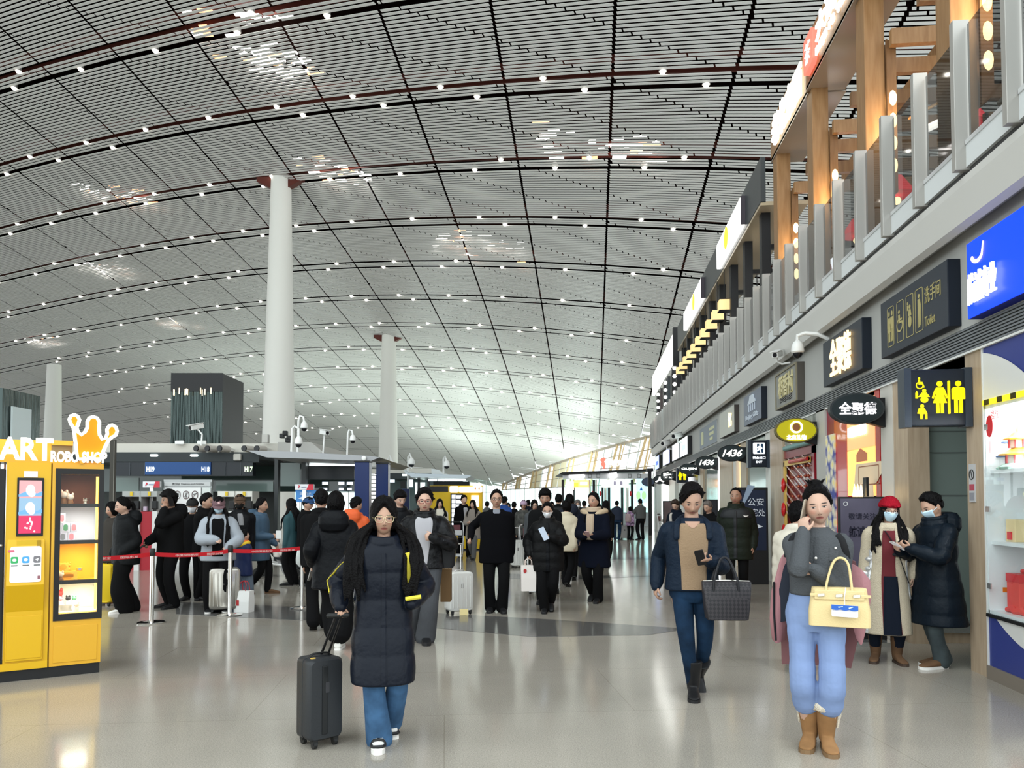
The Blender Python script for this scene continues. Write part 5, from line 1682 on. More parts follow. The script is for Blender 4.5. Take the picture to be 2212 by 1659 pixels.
for i, u in enumerate((443, 467, 493, 545, 572)):
 q = onD(u, 970.5, 19.7)
 p = root('bullet_camera', ['first', 'second', 'third', 'fourth', 'fifth'][i] + ' grey bullet camera along the beige roof edge, counted from the bent camera post', 'camera', q, 0, 'bullet cameras')
 obj('barrel', MB().tube([q, q - FV * .3 - RV * .10], [.085, .085], 14), M('cam_beige', (.45, .42, .38), .4), p, True)
 obj('lens', MB().tube([q - FV * .30 - RV * .10, q - FV * .33 - RV * .11], [.08, .075], 14), cbk, p, True)
 obj('mount', MB().obox(q + FV * .15, RV, FV, UV, .08, .35, .08), cwh, p)
q = onD(645, 958, 17.4)
dome_cam('white dome camera hanging on a pole above the grey canopy wing', q, .95, [(0, 0, .16), (0, 0, .35), (-.10, 0, .42), (-.16, 0, .36), (-.18, 0, -.35)])
q = onD(657, 924, 19.6)
dome_cam('white dome camera on a hooked pole beside the tall white column', q, .95, [(0, 0, .16), (-.03, 0, .3), (-.12, 0, .32), (-.16, 0, .2), (-.18, 0, -.75)])
q = onD(762, 951, 19)
dome_cam('small white dome camera on a hooked pole over the canopy wing', q, .8, [(0, 0, .16), (-.03, 0, .3), (-.12, 0, .32), (-.16, 0, .2), (-.18, 0, -.75)])
q = onD(701, 934, 19)
box_cam('white box camera on a thin pole between the two columns', q, -FV + RV * .8 - UV * .2, 1.1, [(0, 0, -.04), (-.03, 0, -.5)])
q = onD(424, 922, 19.8)
box_cam('beige box camera on a tall bent post in front of the dark tower', q, -FV - RV * .6 - UV * .3, 1.25, [(0, 0, -.03), (.06, 0, -.08), (.13, 0, -.16), (.11, 0, -.42)])
for i, u in enumerate((388, 436)):
 q = onD(u, 956, 19.9)
 p = root('wifi_box', ['cream wireless box on the roof left of the bent camera post', 'cream wireless box on the roof right of the bent camera post'][i], 'box', q)
 obj('case', MB().obox(q, RV, FV, UV, .24, .05, .10), cwh, p, bevel=.02)
q = onD(618, 946, 19.5)
p = root('speaker_cluster', 'cluster of small black speakers beside the tall column foot', 'speaker', q)
for dx, dz in ((-.1, .05), (-.02, .12), (.08, .0), (.05, -.06)):
 obj('horn', MB().obox(q + RV * dx + UV * dz, RV, FV, UV, .12, .14, .12), blk, p, bevel=.02)
q = onD(574, 946, 19.8)
p = root('vent_box', 'small grey vent box on the island roof by the column', 'box', q)
obj('case', MB().obox(q - UV * .02, RV, FV, UV, .16, .16, .22), M('vent_grey', (.4, .39, .36), .5), p, bevel=.01)
q0, q1 = onD(12, 952, 30), onD(44, 918, 30)
p = root('steel_trestle', 'rust coloured steel cross brace behind the vending machine sign', 'trestle', q0)
mb = MB()
wd_ = (q1 - q0).dot(RV)
for a, b_ in (((0, 0), (0, 1)), ((1, 0), (1, .9)), ((0, 1), (.5, .1)), ((1, .9), (.5, .1)), ((-.1, 0), (1.1, 0))):
 mb.bar(q0 + RV * wd_ * a[0] + UV * (q1.z - q0.z) * a[1], q0 + RV * wd_ * b_[0] + UV * (q1.z - q0.z) * b_[1], .05)
mb.bar(q0 - UV * q0.z, q0 + UV * .02, .05)
mb.bar(q0 + RV * wd_ - UV * q0.z, q0 + RV * wd_, .05)
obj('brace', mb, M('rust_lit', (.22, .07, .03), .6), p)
for i, (u0, u1, vt, D) in enumerate(((765, 797, 998, 15.6), (812, 838, 1002, 17.5))):
 mb = MB()
 p = root('blue_pillar', ['dark blue square pillar under the tip of the canopy wing', 'dark blue square pillar in front of the second white column'][i], 'pillar', onD((u0 + u1) / 2, 1083, D) - UV * 1.6)
 zbox(mb, u0, u1, 0, onD(u0, vt, D).z, D, .3)
 obj('shaft', mb, M('pillar_blue', (.006, .018, .085), .3), p, bevel=.01)
 mb = MB()
 zbox(mb, u0 - 1, u1 + 1, onD(u0, vt, D).z, onD(u0, vt, D).z + .03, D - .02, .34)
 obj('cap', mb, blk, p)
p = root('blind_screen', 'bright white slatted screen seen between the two blue pillars', 'screen', onD(804, 1083, 21) - UV * 1.6)
for r in range(7):
 for c_ in range(2):
  mb = MB()
  dbox(mb, 790 + c_ * 11, 800 + c_ * 11, 1028 + r * 8.6, 1034 + r * 8.6, 21.0, .05)
  obj('cell', mb, EM('cell_white', (.95, 1, .97), 1.3), p)
mb = MB()
dbox(mb, 788, 813, 1026, 1200, 21.1, .06)
obj('backing', mb, blk, p)
is2 = root('check_in_island', 'farther check-in island with a pale blue canopy edge and white light slot', 'check-in island', onD(920, 1083, 33) - UV * 1.6)
mb = MB()
dbox(mb, 800, 932, 1012, 1022, 33, 5)
obj('roof', mb, beige, is2)
mb = MB()
A = [onD(932, 1012, 33), onD(948, 1015, 33), onD(958, 1024, 33), onD(932, 1024, 33)]
mb.add(A + [p + FV * 4 for p in A], [(0, 1, 2, 3), (7, 6, 5, 4), (0, 4, 5, 1), (1, 5, 6, 2), (2, 6, 7, 3), (3, 7, 4, 0)])
obj('roof_end', mb, M('canopy_pale', (.55, .58, .58), .4), is2)
mb = MB()
A = [onD(872, 1014, 30), onD(880, 1022, 30), onD(1010, 1026, 30), onD(1018, 1028, 30), onD(1008, 1033, 30), onD(890, 1031, 30), onD(876, 1022, 30)]
mb.add(A + [p + FV * 4 for p in A], [tuple(range(7)), tuple(range(13, 6, -1))] + [(i, (i + 1) % 7, 7 + (i + 1) % 7, 7 + i) for i in range(7)])
obj('canopy_wing', mb, M('canopy_ice', (.55, .62, .68), .3), is2)
mb = MB()
dbox(mb, 838, 880, 1022, 1034, 32.8, 3)
dbox(mb, 936, 1014, 1040, 1056, 32.0, .2)
obj('soffit', mb, M('soffit_black'), is2)
mb = MB()
dbox(mb, 925, 943, 1035, 1039, 31, .1)
dbox(mb, 945, 1005, 1035, 1039, 31, .1)
dbox(mb, 869, 878, 1024, 1028, 32.7, .1)
obj('light_slot', mb, EM('slot_white', (.9, 1, 1), 1.3), is2)
mb = MB()
dbox(mb, 838, 1000, 1034, 1130, 35, .1)
obj('back_glass', mb, M('teal_back', (.10, .14, .14), .15, coat=.4), is2)
for u, w_ in ((904, 5), (925, 4)):
 mb = MB()
 zbox(mb, u - w_ / 2, u + w_ / 2, 0, 2.7, 31.5, .2)
 obj('post', mb, M('post_dark'), is2)
for u0, u1 in ((897, 902), (907, 918)):
 mb = MB()
 dbox(mb, u0, u1, 1042, 1068, 34.5, .05)
 obj('lit_pane', mb, EM('lit_mint', (.75, .95, .92), .9), is2)
for u0, u1, v0, v1 in ((840, 852, 1036, 1042), (884, 892, 1036, 1052)):
 mb = MB()
 dbox(mb, u0, u1, v0, v1, 31, .08)
 obj('small_screen', mb, EM('scr_cyan', (.65, .8, 1), .9), is2)
mb = MB()
dbox(mb, 865, 877, 1040, 1054, 30.5, .1)
obj('black_monitor', mb, blk, is2)
p = plate('dark blue standing sign with a bright yellow question mark', 858, 884, 1056, 1140, 26, M('sign_deepblue', (.006, .012, .06), .4), 'sign', 'question_sign', .12, True)
text('?', onD(872, 1073, 25.95), RV, UV, .17, .30, EM('q_yellow', (1, .85, 0), 1.4), p, 'question_mark', .01, .05, shear=.0)
for i, (u, v, D) in enumerate(((889, 1002, 31), (965, 1006, 33), (846, 1007, 30))):
 q = onD(u, v, D)
 dome_cam(['small camera on a thin pole above the farther island, left', 'small camera on a thin pole above the farther island, right', 'small dark camera on a pole by the second white column'][i], q, 1.4, [(0, 0, .16), (-.06, 0, .3), (-.1, 0, .2), (-.1, 0, -.9)])
vm2 = root('vending_machine', 'farther yellow vending machine with glowing white letters and rabbit ears sign', 'vending machine', onD(975, 1083, 25) - UV * 1.6)
yol = M('machine_olive', (.55, .36, .01), .45)
mb = MB()
zbox(mb, 928, 1042, .05, onD(928, 1049, 25).z, 25, .8)
obj('body', mb, yol, vm2)
mb = MB()
dbox(mb, 928, 968, 1050, 1062, 24.97, .03)
obj('black_panel', mb, blk, vm2)
mb = MB()
dbox(mb, 973, 1000, 1066, 1150, 24.97, .03)
wf = obj('window_frame', mb, blk, vm2)
for r in range(7):
 mb = MB()
 dbox(mb, 976, 984, 1069 + r * 10, 1077 + r * 10, 24.95, .02)
 dbox(mb, 986, 997, 1070 + r * 10, 1077 + r * 10, 24.95, .02)
 obj('lit_cell', mb, EM('cell_lilac', (.85, .9, 1), 1.1), wf)
mb = MB()
dbox(mb, 1018, 1034, 1070, 1095, 24.95, .03)
obj('screen', mb, EM('scr_peach', (1, .75, .6), 1.0), vm2)
mb = MB()
dbox(mb, 971, 990, 1050, 1064, 24.85, .08)
o1 = obj('sign_disc', mb, lw, vm2, bevel=.05)
mb = MB()
dbox(mb, 991, 1042, 1051, 1064, 24.85, .08)
obj('sign_bar', mb, lw, vm2, bevel=.04)
mb = MB()
q = onD(1031, 1062, 24.8)
mb.prism([(-.14, 0), (-.15, .12), (-.12, .26), (-.06, .30), (-.02, .22), (0, .2), (.02, .26), (.06, .31), (.1, .27), (.12, .2), (.15, .1), (.14, 0)], q, RV, UV, -FV, .06)
obj('rabbit_sign', mb, lw, vm2)
for s in (-1, 1):
 obj('ear_mark', MB().prism(ellipse(.025, .04, 12), q + RV * (.06 * s) + UV * .1 - FV * .065, RV, UV, -FV, .005), M('mark_orange', (.9, .25, .03)), vm2)
mb = MB()
zbox(mb, 928, 1042, 0, .05, 25.05, .7)
obj('base', mb, blk, vm2)
# ================================================================== stanchions with red belts
chrome = M('chrome', (.78, .77, .75), .12, metal=1.0)
belt = M('belt_red', (.50, .012, .02), .5)
bkk = M('belt_black', (.02, .02, .02), .4)
sts = []
for i, (u, v, lb_) in enumerate(((327, 1346, 'chrome stanchion nearest the vending machine with a red belt'), (496, 1329, 'chrome stanchion beside the silver suitcase'), (652, 1315, 'chrome stanchion beside the couple walking away'))):
 g = onZ(u, v)
 p = root('stanchion', lb_, 'stanchion', g, 0, 'queue stanchions')
 H_ = .98
 obj('base', MB().lathe([(.17, 0), (.175, .012), (.16, .022), (.06, .035), (.03, .04)], g, 32), chrome, p, True)
 obj('pole', MB().lathe([(.03, .035), (.03, H_ - .1)], g, 20), chrome, p, True)
 obj('head', MB().lathe([(.032, H_ - .1), (.036, H_ - .09), (.036, H_ - .01), (.03, H_)], g, 20), bkk, p, True)
 sts.append(g)
zb_ = .90
def beltbetween(a, b_, label, sag=.02, lettering=None):
 a, b_ = Vector(a), Vector(b_)
 a.z = b_.z = zb_
 p = root('red_belt', label, 'belt', a, 0, 'red queue belts')
 n_ = 12
 mb = MB()
 rs = []
 d = (b_ - a).normalized()
 nrm = d.cross(UV)
 for k in range(n_ + 1):
  t = k / n_
  c = a.lerp(b_, t) - UV * (sag * 4 * t * (1 - t))
  rs.append([c + nrm * .002 + UV * .027, c - nrm * .002 + UV * .027, c - nrm * .002 - UV * .027, c + nrm * .002 - UV * .027])
 mb.rings(rs)
 obj('strap', mb, belt, p)
 if lettering:
  m_ = a.lerp(b_, .42) - UV * (sag * .95)
  if nrm.dot(FV) > 0:
   nrm = -nrm
  xd_ = d if d.dot(RV) > 0 else -d
  text('中国国际航空', m_ + nrm * .004, xd_, UV, .30, .03, M('ink_belt', (.8, .6, .58), .5), p, 'lettering', .002)
  text('国际出发', m_ + xd_ * .38 + nrm * .004, xd_, UV, .22, .03, M('ink_belt'), p, 'small_lettering', .002)
 return p
g0 = sts[0] + (onZ(150, 1352) - sts[0]) * 1.0
dd_ = (sts[1] - sts[0]).normalized()
beltbetween(onZ(120, 1370) , sts[0] - dd_ * .037, 'red queue belt running behind the vending machine', .02, True)
beltbetween(sts[0] + dd_ * .037, sts[1] - dd_ * .037, 'red queue belt in front of the queue with white printing', .03, True)
d2_ = (sts[2] - sts[1]).normalized()
beltbetween(sts[1] + d2_ * .037, sts[2] - d2_ * .037, 'red queue belt in front of the stroller', .02, True)
# ================================================================== FAR END
tan_ = M('facade_tan', (.62, .44, .24), .5)
tan2 = M('facade_steel', (.36, .30, .24), .5)
PL, PR = onD(1085, 1083, 150), onD(1480, 1083, 88)
PL.z = PR.z = 0
fd_ = (PR - PL)
flen = fd_.length
fd_.normalize()
zb0 = 3.9
def ftop(t):
 p = PL + fd_ * t
 return min(max(zc(p.x, p.y) - .1, zb0 + .5), 14)
N_ = 26
mb = MB()
step = flen / N_
for i in range(N_ + 1):
 t = i * step
 p = PL + fd_ * t
 zt = ftop(min(t + 2.2, flen))
 q = PL + fd_ * min(t + (zt - zb0) * .42, flen + 3)
 mb.bar(p + UV * zb0, q + UV * zt, .10, .14)
 mb.bar(p, p + UV * zb0, .12, .12)
struct('window_20', mb, M('mullion_pale', (.55, .58, .56), .4, metal=.3))
mb = MB()
for i in range(0, N_, 3):
 t = i * step
 zt = ftop(t + 3)
 p = PL + fd_ * t - FV * .5
 mb.bar(p + UV * zb0, PL + fd_ * (t + (zt - zb0) * .62) - FV * .5 + UV * zt, .22, .3)
 mb.bar(p + fd_ * 2.2 + UV * zb0, PL + fd_ * (t + (zt - zb0) * .42 + 2.2) - FV * .5 + UV * zt, .14, .2)
 mb.bar(p + fd_ * 2.4 + UV * zb0, PL + fd_ * (t + (zt - zb0) * 1.0) - FV * .5 + UV * zt, .1, .14)
struct('window_21', mb, tan_)
mb = MB()
mb.bar(PL + UV * zb0, PR + UV * zb0, .2, .16)
for f_ in (.36, .72):
 for i in range(N_):
  a, b_ = i * step, (i + 1) * step
  mb.bar(PL + fd_ * a + UV * (zb0 + (ftop(a) - zb0) * f_), PL + fd_ * b_ + UV * (zb0 + (ftop(b_) - zb0) * f_), .09, .12)
for i in range(N_):
 a, b_ = i * step, (i + 1) * step
 mb.bar(PL + fd_ * a + UV * ftop(a), PL + fd_ * b_ + UV * ftop(b_), .3, .35)
struct('window_22', mb, tan2)
mb = MB()
for i in (3, 6, 7, 10, 11, 14):
 t = i * step
 zt = ftop(t + 1)
 o1 = (zt - zb0) * .42
 p = PL + fd_ * t - FV * .12
 mb.quad(p + UV * zb0, p + fd_ * step * .9 + UV * zb0, p + fd_ * (step * .9 + o1) + UV * zt, p + fd_ * o1 + UV * zt)
struct('window_23', mb, M('blind', (.80, .70, .50), .7))
# closing glass wall at the end of the hall, left of the facade
A = onD(560, 1083, 150)
A.z = 0
e_ = (PL - A)
ln = e_.length
e_.normalize()
mb = MB()
for i in range(31):
 p = A + e_ * (ln * i / 30)
 mb.bar(p, p + UV * max(zc(p.x, p.y) - .1, 3.0), .14, .14)
mb.bar(A + UV * 3.4, PL + UV * 3.4, .14, .14)
mb.bar(A + UV * 1.1, PL + UV * 1.1, .06, .06)
struct('window_24', mb, M('mullion_pale'))
gw = glass('hall_glass', (.80, .93, .90), .05, .2)
struct('window_25', MB().quad(A, PL, PL + UV * 6.5, A + UV * 6.5), gw)
struct('window_26', MB().quad(PL, PR, PR + UV * zb0, PL + UV * zb0), gw)
KD = 47
kio = root('shop_kiosk', 'white shop kiosk with a black roof across the far end of the corridor', 'kiosk', onD(1310, 1083, KD) - UV * 1.6)
mb = MB()
A = [onD(1209, 1024, KD), onD(1214, 1020, KD), onD(1400, 1013, KD), onD(1409, 1011, KD), onD(1409, 1017, KD), onD(1218, 1026, KD)]
mb.add(A + [p + FV * 5 for p in A], [tuple(range(6)), tuple(range(11, 5, -1))] + [(i, (i + 1) % 6, 6 + (i + 1) % 6, 6 + i) for i in range(6)])
obj('roof', mb, blk, kio)
mb = MB()
dbox(mb, 1216, 1400, 1023, 1034, KD + .2, .2)
obj('frieze', mb, M('kiosk_white', (.62, .62, .63), .4), kio)
for u in (1274, 1292, 1360, 1380):
 mb = frame_mb(MB(), .2, .24, .01, .02, onD(u, 1028, KD + .18), RV, UV, -FV, .03)
 obj('light_box', mb, M('ink_grey'), kio)
kw = EM('kiosk_sign', (1, .97, .97), 1.6)
mb = MB()
dbox(mb, 1230, 1263, 1025, 1032, KD + .1, .1)
obj('white_sign', mb, kw, kio, bevel=.04)
mb = MB()
dbox(mb, 1317, 1333, 1020, 1032, KD, .15)
obj('white_sign', mb, kw, kio, bevel=.05)
mb = MB()
dbox(mb, 1216, 1400, 1034, 1200, KD + 2.6, .1)
obj('rear_glass', mb, glass('kiosk_glass', (.75, .93, .90), .05, .2), kio)
for u, w_, m_ in ((1216, 5, blk), (1240, 4, blk), (1274, 3, M('post_cream', (.7, .68, .6), .4)), (1283, 5, blk), (1302, 4, blk), (1316, 5, blk), (1344, 4, blk), (1366, 5, blk), (1308, 4, M('post_cream')), (1356, 4, M('post_cream')), (1288, 3, M('post_cream'))):
 mb = MB()
 zbox(mb, u - w_ / 2, u + w_ / 2, 0, 2.95, KD + .4 + (u % 3) * .3, .2)
 obj('post', mb, m_, kio)
for u0, u1, v0, v1, c_, nm in ((1239, 1272, 1037, 1053, (1, .45, .15), 'orange_menu'), (1300, 1358, 1036, 1053, (.95, 1, .9), 'pale_menu'), (1222, 1240, 1040, 1058, (1, .55, .4), 'coral_poster'), (1222, 1238, 1060, 1085, (.95, .97, 1), 'white_poster'), (1375, 1398, 1034, 1086, (.35, .75, 1), 'blue_poster'), (1243, 1272, 1054, 1094, (.75, 1, .95), 'mint_panel'), (1322, 1336, 1054, 1094, (.75, 1, .95), 'mint_panel')):
 mb = MB()
 dbox(mb, u0, u1, v0, v1, KD + .3, .08)
 pn = obj(nm, mb, EM('kp_' + nm, c_, .9), kio)
 if nm == 'orange_menu':
  mb = MB()
  dbox(mb, u0 + 1, u0 + 10, v0 + 6, v1 - 2, KD + .28, .02)
  obj('yellow_picture', mb, EM('kp_y', (1, .75, .05), .9), pn)
  mb = MB()
  dbox(mb, u0 + 14, u1 - 3, v0 + 4, v1 - 5, KD + .28, .02)
  obj('cream_picture', mb, EM('kp_c', (1, .9, .8), .9), pn)
 if nm == 'blue_poster':
  for uu in (1379, 1391):
   obj('green_figure', MB().prism(ellipse(.14, .26), onD(uu, 1070, KD + .28), RV, UV, -FV, .01), EM('kp_g', (.35, .8, .3), .6), pn)
  obj('blue_mark', MB().prism([(-.1, -.1), (.1, -.1), (0, .15)], onD(1385, 1056, KD + .28), RV, UV, -FV, .01), M('mk_blue', (.05, .2, .6)), pn)
 if nm == 'pale_menu':
  for uu in (1328, 1342):
   obj('cup_picture', MB().prism(rrect(.16, .26, .05), onD(uu, 1044, KD + .28), RV, UV, -FV, .01), M('mk_mauve', (.5, .45, .6)), pn)
for u in (1280, 1362, 1297):
 obj('red_knot', MB().sphere(onD(u, 1066, KD + .3), .07, .05, .16, 10, 8), M('gift_red'), kio, True)
mb = MB()
zbox(mb, 1216, 1400, 0, .9, KD + 2.4, .15)
obj('counter', mb, M('kiosk_counter', (.5, .52, .52), .3), kio)
p = root('black_post', 'tall black post at the corner of the far kiosk', 'post', onD(1405, 1083, 36) - UV * 1.6)
mb = MB()
zbox(mb, 1401, 1408, 0, onD(1405, 1012, 36).z, 36, .18)
obj('shaft', mb, blk, p)
mb = MB()
zbox(mb, 1399, 1412, onD(1405, 1018, 36).z, onD(1405, 1012, 36).z, 35.9, .4)
obj('arm', mb, blk, p)
p = root('roof_sign', 'red swoosh and white glowing characters standing on the kiosk roof', 'sign', onD(1330, 1015, KD + 1))
q = onD(1303, 1001, KD + 1)
rs_ = [(-.12, .32), (.06, .38), (.16, .26), (.06, .1), (.14, -.05), (.12, -.25), (.02, -.36), (-.06, -.2), (-.16, -.05), (-.1, .08), (-.2, .18)]
obj('red_mark', MB().prism(rs_, q, RV, UV, -FV, .1), redem, p)
text('国门味道', onD(1337, 1000, KD + 1), RV, UV, 1.45, .42, kw, p, 'lettering', .06, .03)
obj('rail', MB().bar(onD(1295, 1013, KD + 1.05), onD(1360, 1010, KD + 1.05), .05), tan2, p)
# added uplights on unseen floor plinths, put in to brighten the far slats
upl = M('added_uplight_body', (.3, .3, .3), .5)
for i, (x, y, z, pw_) in enumerate(((-6, 88, 3.4, 1050), (-24, 92, 3.4, 1050), (-5, 112, 3.4, 1050), (-22, 116, 3.4, 1050), (-44, 96, 3.4, 1050))):
 lamp('AREA', (x, y, 1.0), pw_, (.84, 1, .93), 3.0, (PI, 0, 0), 3.0, name='added_uplight')
 p = root('added_uplight_plinth', 'low pale plinth carrying an uplight, hidden in the crowd far down the hall', 'plinth', (x, y, 0), 0, 'uplight plinths')
 obj('block', MB().box((x - 1.7, y - 1.7, 0), (x + 1.7, y + 1.7, .8)), M('block_white', (.6, .63, .62), .4), p)
 obj('tray', MB().box((x - 1.6, y - 1.6, .8), (x + 1.6, y + 1.6, .9)), upl, p)
# ================================================================== PEOPLE
from bisect import bisect
def skin_mat(name, col, lip=(.36, .12, .10)):
 if name in MATS:
  return MATS[name]
 m = M(name, col, .5, spec=.35)
 nt = m.node_tree
 N = nt.nodes
 b = N['Principled BSDF']
 at = N.new('ShaderNodeAttribute')
 at.attribute_name = 'hp'
 sp = N.new('ShaderNodeSeparateXYZ')
 nt.links.new(at.outputs['Vector'], sp.inputs[0])
 def mth(op, a, b_=None, clamp=False):
  n = N.new('ShaderNodeMath')
  n.operation = op
  n.use_clamp = clamp
  for i, q in enumerate((a, b_)):
   if q is None:
    continue
   if isinstance(q, (int, float)):
    n.inputs[i].default_value = q
   else:
    nt.links.new(q, n.inputs[i])
  return n.outputs[0]
 X, Y, Z = sp.outputs
 AX = mth('ABSOLUTE', X)
 front = mth('MULTIPLY', mth('SUBTRACT', -.03, Y), 60, True)
 def ell(x, cx, cz, rx, rz, k=3.0):
  a = mth('DIVIDE', mth('SUBTRACT', x, cx), rx)
  c = mth('DIVIDE', mth('SUBTRACT', Z, cz), rz)
  d = mth('ADD', mth('MULTIPLY', a, a), mth('MULTIPLY', c, c))
  return mth('MULTIPLY', mth('MULTIPLY', mth('SUBTRACT', 1, d), k, True), front)
 cur = None
 layers = [
  (ell(AX, .040, -.028, .026, .020, 1.0), (col[0] * 1.05, col[1] * .86, col[2] * .84)),
  (ell(X, 0, -.066, .025, .0105, 2.5), lip),
  (ell(X, 0, -.0655, .022, .0018, 2.0), (.10, .03, .03)),
  (ell(AX, .0075, -.045, .0045, .0026, 2.0), (.13, .05, .04)),
  (ell(AX, .0315, .0, .0140, .0046, 3.0), (.42, .37, .34)),
  (ell(AX, .0315, .0004, .0068, .0056, 4.0), (.015, .010, .008)),
  (ell(AX, .0320, .0048, .0175, .0026, 3.0), (.03, .018, .014)),
  (ell(AX, .032, -.0052, .014, .0014, 1.2), (.16, .08, .06)),
  (ell(AX, .034, .0225, .0205, .0042, 2.2), (.035, .022, .018)),
 ]
 prev = None
 for fac, c in layers:
  mx = N.new('ShaderNodeMix')
  mx.data_type = 'RGBA'
  nt.links.new(fac, mx.inputs[0])
  if prev is None:
   mx.inputs[6].default_value = (*col, 1)
  else:
   nt.links.new(prev, mx.inputs[6])
  mx.inputs[7].default_value = (*c, 1)
  prev = mx.outputs[2]
 nt.links.new(prev, b.inputs['Base Color'])
 b.inputs['Subsurface Weight'].default_value = 0
 return m
SK = {'fair': skin_mat('skin_fair', (.50, .315, .235)), 'mid': skin_mat('skin_mid', (.42, .25, .175)), 'tan': skin_mat('skin_tan', (.33, .185, .125))}
hairm = M('hair_black', (.0035, .003, .0033), .5, bump=.6, bscale=90, spec=.08)
hairb = M('hair_brown', (.035, .02, .014), .45, bump=.3, bscale=60)
hairg = M('hair_grey', (.13, .11, .10), .5, bump=.3, bscale=60)
def remesh(mb, vox, it=2):
 me = bpy.data.meshes.new('tmp')
 me.from_pydata(mb.v, [], mb.f)
 bm = bmesh.new()
 bm.from_mesh(me)
 bmesh.ops.recalc_face_normals(bm, faces=bm.faces)
 bm.to_mesh(me)
 bm.free()
 o = bpy.data.objects.new('tmp', me)
 COL.objects.link(o)
 r = o.modifiers.new('r', 'REMESH')
 r.mode = 'VOXEL'
 r.voxel_size = vox
 if it:
  s = o.modifiers.new('s', 'SMOOTH')
  s.factor = .5
  s.iterations = it
 dg = bpy.context.evaluated_depsgraph_get()
 dg.update()
 out = bpy.data.meshes.new_from_object(o.evaluated_get(dg))
 bpy.data.objects.remove(o)
 bpy.data.meshes.remove(me)
 out.polygons.foreach_set('use_smooth', [True] * len(out.polygons))
 return out
def meobj(name, me, mat, parent):
 me.materials.clear()
 me.materials.append(mat)
 me.name = name
 o = bpy.data.objects.new(name, me)
 return link(o, parent)
def g2(x, y, sx, sy):
 return math.exp(-(x * x) / (sx * sx) - (y * y) / (sy * sy))
def head_pt(lon, lat, face=True, fem=True):
 """point of a 0.227 m head, face to -y, centre between crown and chin"""
 cl, sl = math.cos(lat), math.sin(lat)
 dx, dy, dz = math.sin(lon) * cl, -math.cos(lon) * cl, sl
 a, b_, c = .0745, .098, .1145
 x, y, z = dx * a, dy * b_, dz * c
 if dz < 0:
  t = -dz
  w = 1 - (.34 if fem else .26) * t ** 1.7
  x *= w
  if dy > 0:
   y *= 1 - .55 * t
  else:
   y *= 1 - .12 * t ** 2
 if dz > .2:
  x *= 1 + .05 * (dz - .2)
 if face and dy < 0:
  ax = abs(x)
  y -= .0205 * g2(x, z + .034, .0115, .017) * 1.0          # nose tip
  y -= .0105 * g2(x, z + .010, .0085, .026)                 # bridge
  y -= .006 * g2(ax - .012, z + .041, .008, .008)           # wings
  y += .0085 * g2(ax - .031, z - .001, .017, .013)          # sockets
  y -= .0045 * g2(ax - .031, z - .0, .011, .007)            # lids
  y -= .003 * g2(ax - .03, z - .026, .022, .008)            # brow
  y -= .0055 * g2(x, z + .060, .020, .006)                  # lips
  y -= .0055 * g2(x, z + .073, .017, .006)
  y += .002 * g2(x, z + .0665, .022, .0025)
  y -= .006 * g2(x, z + .098, .020, .014)                   # chin
  y -= .003 * g2(ax - .045, z + .022, .02, .02)             # cheeks
 return Vector((x, y, z))
def head_mesh(mb, Mh, s, n=44, m=34, fem=True):
 rs = []
 for i in range(m + 1):
  lat = PI * (i + .08) / (m + .16) - PI / 2
  rs.append([Mh @ (head_pt(2 * PI * k / n, lat, True, fem) * s) for k in range(n)])
 mb.rings(rs)
 for sg in (-1, 1):
  c = Mh @ (Vector((sg * .074, .012, -.012)) * s)
  rr = Mh.to_3x3()
  vs = MB().sphere((0, 0, 0), .007 * s, .017 * s, .031 * s, 10, 8)
  mb.add([c + rr @ Vector(p) for p in vs.v], vs.f)
def smooth01(t):
 t = min(max(t, 0), 1)
 return t * t * (3 - 2 * t)
def interp(tab, x):
 ks = [k for k, _ in tab]
 if x <= ks[0]:
  return tab[0][1]
 if x >= ks[-1]:
  return tab[-1][1]
 i = bisect(ks, x)
 (a, va), (b_, vb) = tab[i - 1], tab[i]
 return va + (vb - va) * (x - a) / (b_ - a)
HL = {
 'short': [(0, .80), (.5, .80), (.9, .62), (1.25, .30), (1.5, -.02), (1.75, .15), (2.2, -.35), (3.2, -.55)],
 'crop': [(0, .92), (.7, .88), (1.2, .55), (1.45, .2), (1.7, .25), (2.2, -.2), (3.2, -.4)],
 'fringe': [(0, .42), (.5, .42), (.9, .40), (1.25, .15), (1.5, -.1), (1.75, .0), (2.2, -.4), (3.2, -.6)],
 'swept': [(0, .86), (.45, .84), (.8, .66), (1.15, .32), (1.45, .02), (1.7, -.05), (2.2, -.45), (3.2, -.6)],
 'centre': [(0, .80), (.35, .60), (.62, .30), (.85, -.1), (1.0, -.55), (1.3, -.7), (2.2, -.8), (3.2, -.8)],
 'bob': [(0, .62), (.4, .55), (.7, .2), (.95, -.4), (1.2, -.8), (2.2, -.95), (3.2, -.95)],
}
def shell(Mh, s, tab, t, inner=.006, n=56, m=40, jit=0.0, seed=0, lonoff=0.0, fn=None, edge=.13, tfn=None):
 mb = MB()
 rs = []
 for i in range(m + 1):
  lat = PI * (i + .06) / (m + .12) - PI / 2
  ring = []
  for k in range(n):
   lon = 2 * PI * k / n
   al = abs(math.atan2(math.sin(lon - lonoff), math.cos(lon - lonoff)))
   p = head_pt(lon, lat, False)
   mk = smooth01((lat - interp(tab, al)) / edge + .3) if fn is None else fn(math.atan2(math.sin(lon), math.cos(lon)), lat)
   th = t if tfn is None else tfn(lon, lat)
   if jit:
    th += jit * (noise.noise(Vector((math.sin(lon) * 16, math.cos(lon) * 16, lat * 3 + seed))) + .6 * noise.noise(Vector((math.sin(lon) * 40, math.cos(lon) * 40, lat * 5 + seed))))
   L = p.length
   p = p * ((L + th * mk - inner * (1 - mk)) / L)
   ring.append(Mh @ (p * s))
  rs.append(ring)
 return mb.rings(rs)
